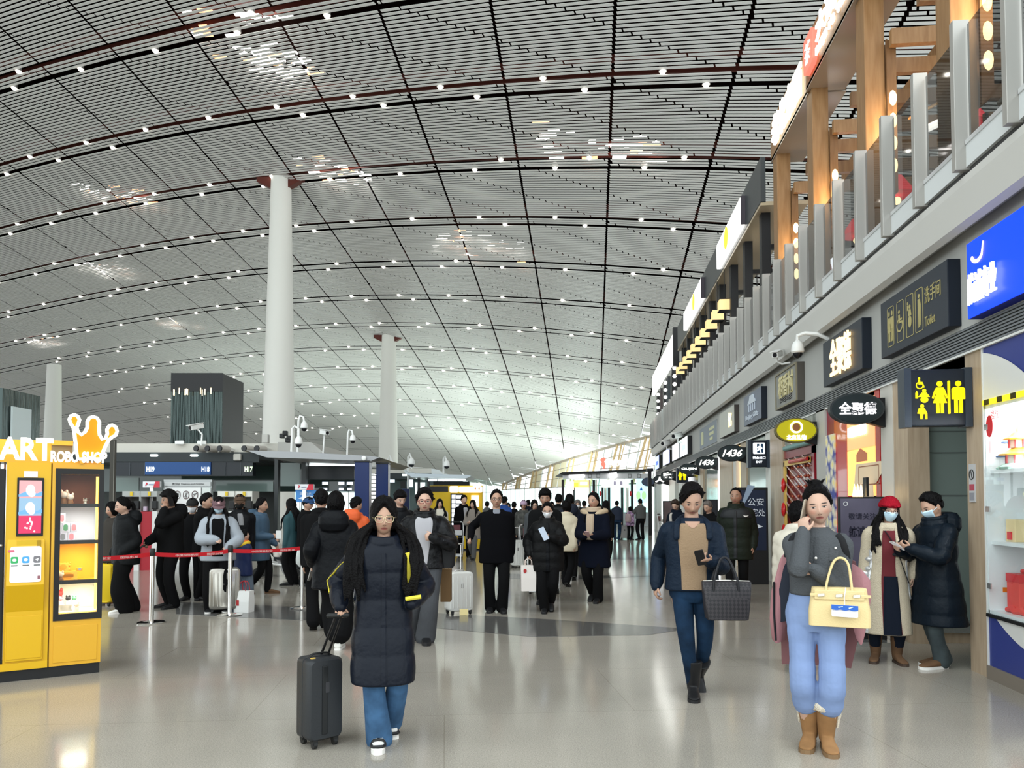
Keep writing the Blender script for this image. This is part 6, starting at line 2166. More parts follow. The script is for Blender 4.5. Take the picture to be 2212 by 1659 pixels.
def ik(a, b_, l1, l2, pole):
 a, b_, pole = Vector(a), Vector(b_), Vector(pole)
 d = b_ - a
 L = min(d.length, (l1 + l2) * .999)
 dn = d.normalized()
 x = (l1 * l1 - l2 * l2 + L * L) / (2 * L)
 h = math.sqrt(max(0, l1 * l1 - x * x))
 pp = pole - dn * pole.dot(dn)
 pp.normalize()
 return a + dn * x + pp * h, a + dn * L
def bez(pts, n):
 """smooth polyline through points (Catmull-Rom)"""
 P = [Vector(p) for p in pts]
 P = [P[0] * 2 - P[1]] + P + [P[-1] * 2 - P[-2]]
 out = []
 for i in range(1, len(P) - 2):
  for k in range(n):
   t = k / n
   a, b_, c, d = P[i - 1:i + 3]
   out.append(.5 * ((2 * b_) + (c - a) * t + (2 * a - 5 * b_ + 4 * c - d) * t * t + (3 * b_ - a - 3 * c + d) * t ** 3))
 out.append(P[-2])
 return out
def limb(mb, pts, rad, n=14, k=6, quilt=0, qd=.12, flat=1.0):
 sm = bez(pts, k)
 L = [0]
 for a, b_ in zip(sm, sm[1:]):
  L.append(L[-1] + (b_ - a).length)
 if quilt:
  m = max(int(L[-1] / quilt * 6), 12)
  res = []
  for i in range(m + 1):
   d = L[-1] * i / m
   j = min(max(bisect(L, d) - 1, 0), len(sm) - 2)
   t = (d - L[j]) / max(L[j + 1] - L[j], 1e-6)
   res.append((sm[j].lerp(sm[j + 1], t), d / L[-1], d))
 else:
  res = [(p, l / L[-1], l) for p, l in zip(sm, L)]
 rr = []
 for p, f_, d in res:
  r = interp(rad, f_)
  if quilt:
   r *= 1 - qd + qd * 1.3 * abs(math.sin(PI * d / quilt)) ** .55
  rr.append(r)
 mb.tube([p for p, _, _ in res], rr, n, flat=flat, round_ends=True)
def hand(mb, wrist, d, pn, th, s, curl=.35, thumb=.4, spread=.0):
 """palm, four bent fingers and a thumb. d fingers direction, pn palm normal, th side of the thumb"""
 d = Vector(d).normalized()
 pn = Vector(pn)
 pn = (pn - d * pn.dot(d)).normalized()
 w = d.cross(pn)
 if w.dot(Vector(th)) < 0:
  w = -w
 wrist = Vector(wrist)
 rs = []
 for t, rw, rt in ((-.02, .024, .020), (.0, .028, .020), (.03, .037, .018), (.06, .041, .016), (.085, .040, .013), (.092, .034, .009)):
  c = wrist + d * (t * s)
  rs.append([c + w * (math.cos(2 * PI * k / 12) * rw * s) + pn * (math.sin(2 * PI * k / 12) * rt * s) for k in range(12)])
 mb.rings(rs)
 for i, (off, ln) in enumerate(((.029, .070), (.010, .079), (-.009, .074), (-.027, .058))):
  base = wrist + d * ((.082 - .004 * abs(i - 1)) * s) + w * (off * s)
  ang = 0
  p = base
  pts = [base - d * .012 * s, base]
  dd = d + w * (spread * (1.5 - i) * .3)
  for f_, bend in ((.45, 1.15), (.31, 1.5), (.24, .9)):
   ang += curl * bend
   p = p + (dd * math.cos(ang) + pn * math.sin(ang)) * (ln * f_ * s)
   pts.append(p)
  mb.tube(pts, [.0088 * s, .009 * s, .0084 * s, .0076 * s, .0062 * s], 8, round_ends=True)
 base = wrist + d * (.022 * s) + w * (.028 * s)
 t1 = (w * .62 + d * .70 + pn * (.25 + thumb * .4)).normalized()
 t2 = (w * (.3 - thumb * .5) + d * .85 + pn * (.2 + thumb * .5)).normalized()
 mb.tube([base - t1 * .01 * s, base + t1 * .022 * s, base + t1 * .044 * s, base + t1 * .044 * s + t2 * .028 * s], [.013 * s, .0125 * s, .0105 * s, .0085 * s], 8, round_ends=True)
def shoe_parts(ank, yaw, pitch, s, style):
 """local loft from heel to toe, sole at z=0; returns (upper mb, sole mb)"""
 R = Matrix.Rotation(yaw, 3, 'Z') @ Matrix.Rotation(pitch, 3, 'X')
 o = Vector(ank)
 def T(x, y, z):
  p = Vector((x, y + .09, z)) * s
  p = R @ p
  p = p - (Matrix.Rotation(yaw, 3, 'Z') @ Vector((0, .09, 0))) * s
  return o + p
 up = MB()
 secs = [(.075, .026, .03, .055), (.068, .036, .018, .085), (.03, .040, .016, .105 if style != 'low' else .08), (-.01, .040, .016, .095 if style != 'low' else .075), (-.06, .044, .016, .072), (-.11, .049, .016, .056), (-.15, .046, .016, .048), (-.18, .036, .018, .04), (-.195, .018, .022, .032)]
 rs = []
 for y, w, z0, z1 in secs:
  ring = []
  for k in range(16):
   a = 2 * PI * k / 16
   ca, sa = math.cos(a), math.sin(a)
   ring.append(T(w * math.copysign(abs(ca) ** .8, ca), y, (z0 + z1) / 2 + (z1 - z0) / 2 * math.copysign(abs(sa) ** .8, sa)))
  rs.append(ring)
 up.rings(rs)
 if style == 'boot':
  up.rings([[T(r * 1.0 * math.cos(2 * PI * k / 18), .03 - max(0, z - .08) * .17 + r * 1.15 * math.sin(2 * PI * k / 18), z) for k in range(18)] for z, r in ((.05, .045), (.10, .052), (.16, .058), (.22, .067), (.28, .072))])
 so = MB()
 hs = .024 if style != 'chunky' else .032
 P = [(.076, .02), (.066, .035), (.0, .040), (-.06, .043), (-.12, .049), (-.165, .045), (-.195, .028), (-.204, .0)]
 out = [(w, y) for y, w in P] + [(-w, y) for y, w in reversed(P[:-1])]
 A = [T(x, y, 0) for x, y in out]
 B = [T(x, y, hs) for x, y in out]
 n = len(out)
 so.add(A + B, [tuple(range(n)), tuple(range(2 * n - 1, n - 1, -1))] + [(i, (i + 1) % n, n + (i + 1) % n, n + i) for i in range(n)])
 return up, so
PROF = [(.868, .036, .040), (.852, .052, .048), (.838, .080, .055), (.822, .100, .061), (.80, .112, .066), (.77, .117, .070), (.73, .116, .073), (.68, .112, .073), (.62, .108, .070), (.56, .113, .074), (.50, .120, .079), (.40, .125, .082), (.25, .128, .086)]
class Fig:
 pass
NP = [0]
def person(label, u, vf, vt, turn=0, fem=True, skin='fair', head=(0, 0, 0), lean=(0, 0), feet=None, arms=None, top=None, legs=None, shoes=None, hair=None, hand_open=None, group=None, width=1.0, extra_z=0.0, Hfix=None, D=None, cat='person', vx=None, headup=0.0, hip=None):
 g = onZ(u, vf) if D is None else onD(u, 1083, D)
 g.z = 0
 dep = g.dot(FV)
 H = Hfix or (onD(u, vt, dep).z - .042)
 d = Vector((0, 0, 0)) - g
 rz = math.atan2(d.x, -d.y) + math.radians(turn)
 root_ = root('person', label, cat, (g.x, g.y, 0), rz, group)
 s = H / 1.7
 vox = vx or min(max(dep * .0009, .0052), .014)
 F_ = Fig()
 F_.root, F_.H, F_.s, F_.dep, F_.vox = root_, H, s, dep, vox
 NP[0] += 1
 sh_w = (.092 if fem else .104) * width
 hipz = .525 * H
 feet = feet or ((.06, 0, 0, 0, 0), (-.06, 0, 0, 0, 0))     # (x,y,lift,toe yaw deg,pitch deg) left(+x), right(-x), in units of H/1.7
 for sg, f in zip((1, -1), feet):
  pit = math.radians(f[4])
  Rz_ = Matrix.Rotation(math.radians(f[3]), 3, 'Z')
  a_ = (Vector(f[:3]) + Rz_ @ (Matrix.Rotation(pit, 3, 'X') @ Vector((0, .12, .085)) - Vector((0, .09, 0)))) * s
  hz_ = math.hypot(a_.x - sg * .052 * H, a_.y)
  hipz = min(hipz, a_.z + .01 * H + math.sqrt(max((.4795 * H) ** 2 - hz_ ** 2, .1)))
 if hip is not None:
  hipz = hip * s
 P = Vector((0, 0, hipz))
 up = Vector((math.radians(lean[0]), -math.radians(lean[1]), 1)).normalized()
 N_ = P + up * (.325 * H)
 lat_ = Vector((1, 0, 0))
 F_.P, F_.N = P, N_
 SH = [N_ + lat_ * (sg * sh_w * H) - up * (.056 * H) for sg in (1, -1)]
 Mh = Matrix.Translation(N_ + up * (.093 * H) + Vector((0, -.018 * H, headup))) @ Matrix.Rotation(math.radians(head[0]), 4, 'Z') @ Matrix.Rotation(math.radians(head[1]), 4, 'X') @ Matrix.Rotation(math.radians(head[2]), 4, 'Y')
 F_.Mh = Mh
 hs_ = s * 1.06
 F_.hs = hs_
 body = MB()
 LEG = []
 shoes = shoes or {}
 sst = shoes.get('style', 'low')
 for sg, f in zip((1, -1), feet):
  hip = P + Vector((sg * .052 * H, 0, -.01 * H))
  foot = Vector((f[0] * s, f[1] * s, f[2] * s))
  R = Matrix.Rotation(math.radians(f[3]), 3, 'Z')
  pit = math.radians(f[4])
  Rx = Matrix.Rotation(pit, 3, 'X')
  ank = foot + (R @ (Rx @ Vector((0, .12, .085)) - Vector((0, .09, 0)))) * s
  kn, an = ik(hip, ank, .242 * H, .238 * H, R @ Vector((sg * .08, -1, 0)))
  LEG.append((hip, kn, an, foot, f))
  limb(body, [hip, kn, an], [(0, .055 * H), (.5, .034 * H), (.65, .035 * H), (1, .024 * H)], 12, 4)
 rs = []
 for zf, rx, ry in PROF[:11]:
  c = P + up * ((zf - .525) * H) if zf > .525 else P + Vector((0, 0, (zf - .525) * H))
  rs.append([c + Vector((math.cos(2 * PI * k / 20) * rx * .82 * H * width * (.95 if fem else 1.0), math.sin(2 * PI * k / 20) * ry * .85 * H, 0)) for k in range(20)])
 body.rings(rs[::-1])
 hc = Mh.translation
 body.tube([N_ - up * .03 * H, N_ + up * .02 * H, hc + Mh.to_3x3() @ Vector((0, .018, -.05)) * s], [.036 * H * (1 if not fem else .88), .031 * H * (1.08 if not fem else .9), .03 * H], 14)
 head_mesh(body, Mh, hs_, fem=fem)
 arms = arms or ({}, {})
 ARM = []
 for sg, a, S in zip((1, -1), arms, SH):
  w = a.get('wrist')
  if w is None:
   w = (sg * (.20), -.02, .82)
  w = Vector(w) * s
  pole = a.get('pole', (sg * .22, .9, -.3))
  el, wr = ik(S, w, .172 * H, .150 * H, pole)
  dr = Vector(a.get('dir', (wr - el).normalized()))
  pn = Vector(a.get('palm', (-sg, 0, 0)))
  th = Vector(a.get('thumb', (0, -1, 0)))
  ARM.append((S, el, wr))
  limb(body, [S, el, wr], [(0, .034 * H), (.5, .026 * H), (.65, .026 * H), (1, .0165 * H)], 12, 4)
  if not a.get('nohand'):
   hand(body, wr, dr, pn, th, s * (1.0 if not fem else .93), a.get('curl', .35), a.get('tc', .4), a.get('spread', 0))
 F_.ARM, F_.LEG = ARM, LEG
 me = remesh(body, vox, 1)
 at = me.attributes.new('hp', 'FLOAT_VECTOR', 'POINT')
 inv = Mh.inverted()
 co = np.zeros(len(me.vertices) * 3, dtype=np.float32)
 me.vertices.foreach_get('co', co)
 co = co.reshape(-1, 3)
 Mi = np.array(inv)
 hp = (co @ Mi[:3, :3].T + Mi[:3, 3]) / hs_
 at.data.foreach_set('vector', hp.astype(np.float32).ravel())
 F_.body = meobj('body', me, SK[skin], root_)
 if legs:
  mb = MB()
  lw = legs.get('w', 1.0)
  for (hip, kn, an, foot, f) in LEG:
   e = an + (an - kn).normalized() * (.015 * H) * legs.get('long', 1)
   if legs.get('crop'):
    e = kn.lerp(an, legs['crop'])
   limb(mb, [hip + Vector((0, 0, .02 * H)), kn, e], [(0, .062 * H * lw), (.45, .046 * H * lw), (.7, .043 * H * lw * legs.get('calf', 1)), (1, .036 * H * lw * legs.get('flare', 1.0))], 16, 6, legs.get('wr', 0), .05)
  rs = []
  for zf, rx, ry in ((.60, .10, .072), (.56, .108, .078), (.52, .114, .082), (.48, .108, .080), (.455, .085, .07)):
   c = P + Vector((0, 0, (zf - .525) * H))
   rs.append([c + Vector((math.cos(2 * PI * k / 20) * rx * H * width * legs.get('hipw', 1), math.sin(2 * PI * k / 20) * ry * H, 0)) for k in range(20)])
  mb.rings(rs[::-1])
  F_.legs = meobj('trousers', remesh(mb, vox * 1.25, 3), legs['mat'], root_)
 if shoes:
  for (hip, kn, an, foot, f) in LEG:
   upm, so = shoe_parts(foot, math.radians(f[3]), math.radians(f[4]), s * shoes.get('k', 1.0), sst)
   if sst == 'boot':
    me = remesh(upm, vox, 2)
    so_ = meobj('boot', me, shoes['mat'], root_)
   else:
    so_ = obj('shoe', upm, shoes['mat'], root_, True, world=False, angle=60)
   obj('sole', so, shoes.get('sole', shoes['mat']), so_, True, world=False, angle=35)
   if shoes.get('toe') is not None:
    Rz = Matrix.Rotation(math.radians(f[3]), 3, 'Z')
    c = foot + Rz @ Vector((0, -.115 * s, .052 * s))
    mb = MB()
    mb.tube([c + Rz @ Vector((x * s, y * s, z * s)) for x, y, z in ((-.046, .03, -.012), (-.045, -.03, -.008), (-.03, -.058, -.004), (0, -.066, -.002), (.03, -.058, -.004), (.045, -.03, -.008), (.046, .03, -.012))], .011 * s, 8)
    mb.tube([c + Rz @ Vector((x * s, .03 * s, z * s)) for x, z in ((-.045, -.01), (-.03, .012), (0, .018), (.03, .012), (.045, -.01))], .012 * s, 8)
    tp = obj('toe_trim', mb, shoes['toe'], so_, True, world=False)
    mb = MB()
    for q in range(3):
     mb.tube([c + Rz @ Vector((x * s, (.045 + .016 * q) * s, (.012 + .008 * q + (0 if abs(x) > .02 else .008)) * s)) for x in (-.028, -.015, .015, .028)], .004 * s, 6)
    obj('laces', mb, shoes.get('lace', shoes['mat']), so_, True, world=False)
   if shoes.get('cuff') is not None:
    R_ = Matrix.Rotation(math.radians(f[3]), 3, 'Z')
    c = foot + R_ @ Vector((0, .0, .285)) * s
    mb = MB().tube([c + Vector((math.cos(2 * PI * k / 18) * .064, math.sin(2 * PI * k / 18) * .070, .004 * math.sin(k * 2.4))) * s for k in range(18)], .036 * s, 10, close=True)
    mb.tube([c + Vector((.07, .02, -.0)) * s * (1 if f[0] > 0 else -1), c + Vector((.07, .02, -.06)) * s * (1 if f[0] > 0 else -1) + Vector((0, 0, -.06 * s if f[0] <= 0 else 0)), c + Vector(((.062 if f[0] > 0 else -.062), .02, -.14)) * s], [.02 * s, .018 * s, .008 * s], 8, round_ends=True)
    obj('fleece_cuff', mb, shoes['cuff'], so_, True, world=False)
 F_.ring = None
 if top:
  th = top.get('thick', .018)
  hem = top.get('hem', .47)
  q = top.get('quilt', 0)
  fl = top.get('flare', .0)
  ww = top.get('w', 1.0) * width * (.94 if fem else 1.0)
  bel = top.get('belly', 1.0)
  sway = Vector(top.get('sway', (0, 0, 0)))
  def surf(zf, a, off=0.0):
   rx, ry = interp([(k, x) for k, x, _ in PROF[::-1]], zf), interp([(k, y) for k, _, y in PROF[::-1]], zf)
   tt = th * s * (1 if zf < .83 else .75)
   if zf < .6:
    f_ = (.6 - zf) / .35
    rx += fl * f_ * .3
    ry += fl * f_ * .3
   if bel != 1.0:
    f_ = math.exp(-((zf - .58) / .14) ** 2) * (bel - 1)
    rx *= 1 + f_
    ry *= 1 + f_ * 1.6
   X, Y = rx * H * ww + tt, ry * H + tt
   m_ = 1.0
   if q and zf < .83:
    dd_ = (.83 - zf) * H
    m_ = 1 - .035 + .06 * abs(math.sin(PI * dd_ / q)) ** .5
   X *= m_
   Y *= m_
   c = P + up * ((zf - .525) * H) if zf > .525 else P + Vector((0, 0, (zf - .525) * H)) + sway * ((.525 - zf) * H)
   ca, sa = math.cos(a), math.sin(a)
   e = .84
   return c + Vector(((X + off) * math.copysign(abs(ca) ** e, ca), (Y + off) * math.copysign(abs(sa) ** e, sa), 0))
  F_.surf = surf
  mb = MB()
  nz = 24 if not q else int((.86 - hem) * H / q * 7)
  zs = [.862 - (.862 - hem) * (i / nz) for i in range(nz + 1)]
  rs = [[surf(z, 2 * PI * k / 36) for k in range(36)] for z in zs]
  lo = [p.copy() for p in rs[-1]]
  c = sum(lo, Vector()) / 36
  rs.append([c + (p - c) * .93 - Vector((0, 0, .008 * s)) for p in lo])
  mb.rings(rs[::-1])
  sr = top.get('sleeve', 1.0) * .93
  for sg, (S, el, wr), a in zip((1, -1), ARM, arms):
   base = .038 * H + th * s * .40
   e = wr + (wr - el).normalized() * (.012 * H)
   if a.get('sleeve_end'):
    e = el.lerp(wr, a['sleeve_end'])
   limb(mb, [S - lat_ * (sg * .03 * H) - up * .004 * H, S + lat_ * sg * .004 * H, S.lerp(el, .5), el, el.lerp(e, .6), e], [(0, base * 1.1), (.2, base * sr * 1.03), (.55, (.034 * H + th * s * .5) * sr), (.8, (.030 * H + th * s * .45) * sr), (.96, (.026 * H + th * s * .4) * sr), (1, (.021 * H + th * s * .2) * sr)], 16, 5, q * .8 if q else 0, .10)
  col = top.get('collar', 'stand')
  if col in ('stand', 'hood', 'fur', 'high'):
   hh = {'stand': .028, 'hood': .03, 'fur': .03, 'high': .05}[col] * H
   ring = []
   n_ = 20
   rr_ = .050 * H + th * s * .4
   for k in range(n_):
    a = 2 * PI * k / n_
    ring.append(N_ + up * (.0 * H) + Vector((math.cos(a) * rr_, math.sin(a) * rr_ * .95 - .004 * H, .012 * H * math.sin(a))))
   mb.tube(ring, .021 * H, 10, close=True)
   mb.tube([p + up * hh * .55 + (p - N_).normalized() * .002 * H for p in ring], .014 * H, 10, close=True)
  if top.get('hoodback'):
   c = N_ + Vector((0, .075 * H, .0))
   hb = MB()
   hb.rings([[c + Vector((math.cos(2 * PI * k / 20) * r * H, math.sin(2 * PI * k / 20) * r * H * .62, z * H)) for k in range(20)] for z, r in ((-.085, .03), (-.07, .075), (-.03, .10), (.02, .098), (.055, .07), (.062, .03))])
   mb.add(hb.v, hb.f)
  F_.top = meobj(top.get('name', 'coat'), remesh(mb, vox * 1.15, 3 if not q else 2), top['mat'], root_)
  def patch(name, z0, z1, a0, a1, mat, off=.005, n=14, parent=None, za=None):
   """strip lying on the garment between heights z0>z1 and angles (deg, 0 = front, + to the wearer's left); a0/a1 may be (top,bottom) pairs"""
   mbp = MB()
   A0 = a0 if isinstance(a0, tuple) else (a0, a0)
   A1 = a1 if isinstance(a1, tuple) else (a1, a1)
   na = max(int(abs(A1[0] - A0[0]) + abs(A1[1] - A0[1])) // 8, 3)
   grids = []
   for o_ in (off, off - .012):
    g_ = []
    for i in range(n + 1):
     t = i / n
     z = z0 + (z1 - z0) * t
     lo_, hi_ = A0[0] + (A0[1] - A0[0]) * t, A1[0] + (A1[1] - A1[0]) * t
     g_.append([surf(z, math.radians(-90 + lo_ + (hi_ - lo_) * k / na), o_ * (1 if 0 < k < na else .4)) for k in range(na + 1)])
    grids.append(g_)
   for gi, g_ in enumerate(grids):
    for i in range(n):
     for k in range(na):
      mbp.quad(g_[i][k], g_[i][k + 1], g_[i + 1][k + 1], g_[i + 1][k])
   g0_, g1_ = grids
   for i in range(n):
    for k in (0, na):
     mbp.quad(g0_[i][k], g0_[i + 1][k], g1_[i + 1][k], g1_[i][k])
   for k in range(na):
    for i in (0, n):
     mbp.quad(g0_[i][k], g0_[i][k + 1], g1_[i][k + 1], g1_[i][k])
   return obj(name, mbp, mat, parent or root_, True, world=False, angle=50)
  F_.patch = patch
  if col == 'fur':
   mbf = MB()
   rnd = random.Random(4)
   for sg in (-1, 1):
    pts = [N_ + Vector((sg * .035 * H, -.052 * H, -.03 * H)), N_ + Vector((sg * .085 * H, -.035 * H, -.006 * H)), N_ + Vector((sg * .11 * H, .01 * H, .0)), N_ + Vector((sg * .07 * H, .07 * H, .005 * H))]
    mbf.tube(bez(pts, 5), [.026 * H] * 16, 12, round_ends=True)
   obj('fur_collar', mbf, top.get('fur', M('fur_tan', (.55, .42, .28), .8, bump=.8, bscale=120)), root_, True, world=False)
 if hair:
  hm = hair.get('mat', hairm)
  st = hair.get('style', 'short')
  tab = HL[hair.get('line', st if st in HL else 'swept')]
  mb = shell(Mh, hs_, tab, hair.get('t', .016), .008, jit=.009, seed=NP[0], lonoff=hair.get('part', 0), n=72, m=48, tfn=lambda lo, la: hair.get('t', .016) * (.75 + .95 * smooth01(la / 1.1)))
  heavy = False
  if st in ('short', 'fringe', 'swept') and dep < 14.5:
   rnd = random.Random(NP[0] + 50)
   for k in range(110):
    lon, lat = rnd.uniform(-PI, PI), rnd.uniform(.2, 1.45)
    if lat < interp(tab, abs(lon)) + .06:
     continue
    p0 = head_pt(lon, lat, False)
    out = p0.normalized()
    d_ = Vector((out.x * .2 + (.5 if st != 'fringe' else .15) * (1 if hair.get('part', .2) > 0 else -1), -.75 if lat < 1.0 and abs(lon) < 1.3 else .25, .15 if abs(lon) < 1.3 else -.7)) * .8 + out * .55
    q0 = p0 * (1 + hair.get('t', .016) * .9 / p0.length)
    L_ = rnd.uniform(.018, .034)
    q1 = q0 + d_.normalized() * L_
    mb.tube([Mh @ (q0 * hs_), Mh @ ((q0 + q1) / 2 * hs_), Mh @ (q1 * hs_)], [.011 * s, .008 * s, .002 * s], 6)
   heavy = True
  if st == 'long' or hair.get('long'):
   heavy = True
   end = hair.get('end', .62)
   rnd = random.Random(NP[0])
   a0, a1 = hair.get('fan', (62, 298))
   nst = hair.get('n', 22)
   for k in range(nst):
    a = math.radians(a0 + (a1 - a0) * k / (nst - 1))
    for lay in range(2):
     aa = a + rnd.uniform(-.08, .08)
     st_ = head_pt(aa, .45 - .35 * lay, False) * 1.06
     mid = head_pt(aa, -.25, False) * 1.14
     sx = math.sin(aa)
     sy = -math.cos(aa)
     p0, p1 = Mh @ (st_ * hs_), Mh @ (mid * hs_)
     zsh = N_.z + .005 * H
     frontal = sy < .35
     vv = rnd.uniform(.55, 1.0) if hair.get('vol', 1) > 1 else rnd.uniform(.75, 1.1)
     rsh = vv * (.085 if not frontal else .080) * H * hair.get('vol', 1.0)
     p2 = Vector((N_.x + sx * rsh, N_.y + sy * .07 * H - (.02 * H if frontal else -.015 * H), zsh))
     ez = end * H + rnd.uniform(-.03, .03) * H
     dr = hair.get('drift', 0)
     p3 = Vector((N_.x + sx * rsh * 1.2 + dr * .5, N_.y + (-.085 * H if frontal else .095 * H), (zsh + ez) / 2))
     p4 = Vector((N_.x + sx * rsh * (1.1 + rnd.uniform(-.2, .25)) + dr, N_.y + (-.092 * H if frontal else .10 * H), ez))
     mb.tube(bez([p0, p1, p2, p3, p4], 5), [.016 * s] * 5 + [.018 * s] * 5 + [.017 * s] * 5 + [.013 * s] * 5 + [.004 * s], 7)
  if st == 'bun' or hair.get('bun'):
   c = Mh @ (Vector(hair.get('bunpos', (0, .03, .125))) * hs_)
   mb.sphere(c, .05 * s, .05 * s, .036 * s, 14, 10)
   rnd = random.Random(11)
   for k in range(9):
    a = rnd.uniform(0, 6.28)
    q0 = c + Vector((math.cos(a) * .035, math.sin(a) * .035, .01)) * s
    mb.tube([q0, q0 + Vector((math.cos(a) * .035, math.sin(a) * .03, .014 + .02 * rnd.random())) * s], [.013 * s, .003 * s], 6)
   heavy = True
  if st == 'pony' or hair.get('pony'):
   c = Mh @ (Vector((0, .095, .03)) * s)
   e_ = Mh @ (Vector((0, .125, -.19)) * s)
   mb.tube(bez([c, Mh @ (Vector((0, .14, .0)) * s), Mh @ (Vector((0, .14, -.1)) * s), e_], 4), [.02 * s, .03 * s, .035 * s, .036 * s, .035 * s, .033 * s, .032 * s, .03 * s, .028 * s, .022 * s, .016 * s, .01 * s, .005 * s], 10)
  if heavy:
   F_.hair = meobj('hair', remesh(mb, max(vox * .9, .0055), 1), hm, root_)
  else:
   F_.hair = obj('hair', mb, hm, root_, True, world=False, angle=80)
 return F_
def to_w(Fg, p):
 return wm(Fg.root) @ Vector(p)
def mask_(Fg, mat, low=False):
 def fn(lon, lat):
  a = 1 - smooth01((abs(lon) - 1.0) / .12)
  hi = -.07 if not low else -.2
  b_ = smooth01((hi - lat) / .07 + .5) * smooth01((lat + 1.12) / .12)
  return a * b_
 def tf(lon, lat):
  l = math.atan2(math.sin(lon), math.cos(lon))
  return .010 + .013 * math.exp(-(l / .35) ** 2) * math.exp(-((lat + .30) / .35) ** 2)
 mb = shell(Fg.Mh, Fg.hs, None, .012, .012, fn=fn, n=72, m=60, tfn=tf)
 for sg in (-1, 1):
  mb.tube([Fg.Mh @ (head_pt(sg * 1.0, -.22, False) * 1.06 * Fg.hs), Fg.Mh @ (Vector((sg * .082, -.005, -.005)) * Fg.hs)], .0022 * Fg.hs, 5)
 return obj('face_mask', mb, mat, Fg.root, True, world=False, angle=80)
def glasses_(Fg, mat, w=.052, h=.036, r=.0024, rnd=.014):
 mb = MB()
 s = Fg.hs
 for sg in (-1, 1):
  P_ = rrect(w, h, rnd, 4)
  mb.tube([Fg.Mh @ (Vector((sg * .033 + x, -.1085 + .012 * (abs(sg * .033 + x) / .06) ** 2, -.002 + y)) * s) for x, y in P_], r * s, 6, close=True)
  mb.tube([Fg.Mh @ (Vector((sg * q[0], q[1], q[2])) * s) for q in ((.059, -.097, .006), (.078, -.06, .006), (.082, .005, .004))], r * 1.1 * s, 6)
 mb.tube([Fg.Mh @ (Vector((x, -.112, .004 + .003 * (1 - abs(x) / .009))) * s) for x in (-.009, 0, .009)], r * s, 6)
 return obj('glasses', mb, mat, Fg.root, True, world=False)
def cap_(Fg, mat, brim=True, low=.38, t=.02, pom=False, badge=None, name='cap'):
 tab = [(0, low), (1.6, low - .1), (3.2, low - .25)]
 mb = shell(Fg.Mh, Fg.hs, tab, t, .012, edge=.06)
 if brim:
  n = 14
  A, B = [], []
  for k in range(n + 1):
   l = -1.05 + 2.1 * k / n
   p = head_pt(l, low + .02, False) * 1.12
   A.append(p)
   ext = .062 * math.cos(l * .85)
   B.append(p + Vector((math.sin(l) * ext * .6, -math.cos(l) * ext - .0, -.018 - .1 * abs(l) * .03)))
  vs = [Fg.Mh @ (p * Fg.hs) for p in A + B] + [Fg.Mh @ ((p + Vector((0, 0, .006))) * Fg.hs) for p in A + B]
  m_ = n + 1
  fs = []
  for k in range(n):
   fs += [(k, k + 1, m_ + k + 1, m_ + k), (2 * m_ + k, 3 * m_ + k, 3 * m_ + k + 1, 2 * m_ + k + 1), (m_ + k, m_ + k + 1, 3 * m_ + k + 1, 3 * m_ + k)]
  mb.add(vs, fs)
 o = obj(name, mb, mat, Fg.root, True, world=False, angle=60)
 if badge is not None:
  bx = head_pt(0, low + .35, False)
  obj('badge', MB().sphere(Fg.Mh @ (bx * 1.17 * Fg.hs), .02 * Fg.hs, .008 * Fg.hs, .02 * Fg.hs, 12, 8), badge, o, True, world=False)
 return o
def phone_(label, c, X, Y, mat=None, w=.075, h=.155, scr=None, nm='phone', cat='phone', d=.009):
 """phone or paper held in a hand: centre c, X across, Y along"""
 X, Y = Vector(X).normalized(), Vector(Y).normalized()
 N = X.cross(Y)
 p = root(nm, label, cat, c)
 obj('case', MB().prism(rrect(w, h, w * .14), Vector(c) - N * d / 2, X, Y, N, d), mat or M('phone_black', (.012, .012, .014), .2), p)
 if scr:
  obj('screen', MB().prism(rrect(w * .92, h * .94, w * .1), Vector(c) + N * (d / 2), X, Y, N, .0008), scr, p)
 return p
# ------------------------------------------------------------------ cloth materials
nyl = M('nylon_black', (.004, .0045, .006), .45, bump=.5, bscale=14, spec=.10)
nylb = M('nylon_navyblack', (.005, .007, .013), .38, bump=.5, bscale=12, spec=.14)
woolb = M('wool_black', (.003, .003, .004), .95, spec=.08)
cotb = M('cotton_black', (.0045, .0045, .005), .9, spec=.10)
cotn = M('cotton_navy', (.005, .008, .016), .85, spec=.12)
navyj = M('jacket_navy', (.006, .013, .026), .55, bump=.5, bscale=24, spec=.12)
navyc = M('coat_navy', (.003, .0045, .011), .9, spec=.1)
jean = M('jean_blue', (.045, .105, .205), .9, var=.3, vscale=9, spec=.15)
jeand = M('jean_dark', (.007, .022, .05), .85, var=.6, vscale=6, spec=.15)
jeang = M('jean_grey', (.045, .058, .062), .85, var=.3, vscale=6, spec=.15)
greyk = M('knit_grey', (.075, .08, .087), .95, bump=.4, bscale=90, spec=.1)
bluep = M('trouser_powder', (.20, .275, .47), .95, var=.12, vscale=4, bump=.5, bscale=9, spec=.1)
beigek = M('knit_beige', (.27, .185, .115), .95, bump=.3, bscale=90, spec=.1)
cream = M('fleece_cream', (.50, .43, .32), .95, bump=.6, bscale=120, spec=.1)
silv = M('silver_nylon', (.55, .55, .55), .25, metal=.55, bump=.5, bscale=22)
burg = M('burgundy', (.11, .015, .02), .85)
suede = M('suede_tan', (.26, .135, .055), .9, var=.15, vscale=10)
sueb = M('suede_brown', (.115, .062, .032), .9, var=.2, vscale=10)
shob = M('shoe_black', (.012, .012, .013), .4)
show = M('shoe_white', (.72, .70, .66), .5)
solew = M('sole_white', (.75, .73, .70), .5)
maskw = M('mask_white', (.78, .79, .82), .7)
maskb = M('mask_blue', (.50, .68, .80), .7)
scarfm = M('scarf_beige', (.47, .36, .26), .95, bump=.4, bscale=80)
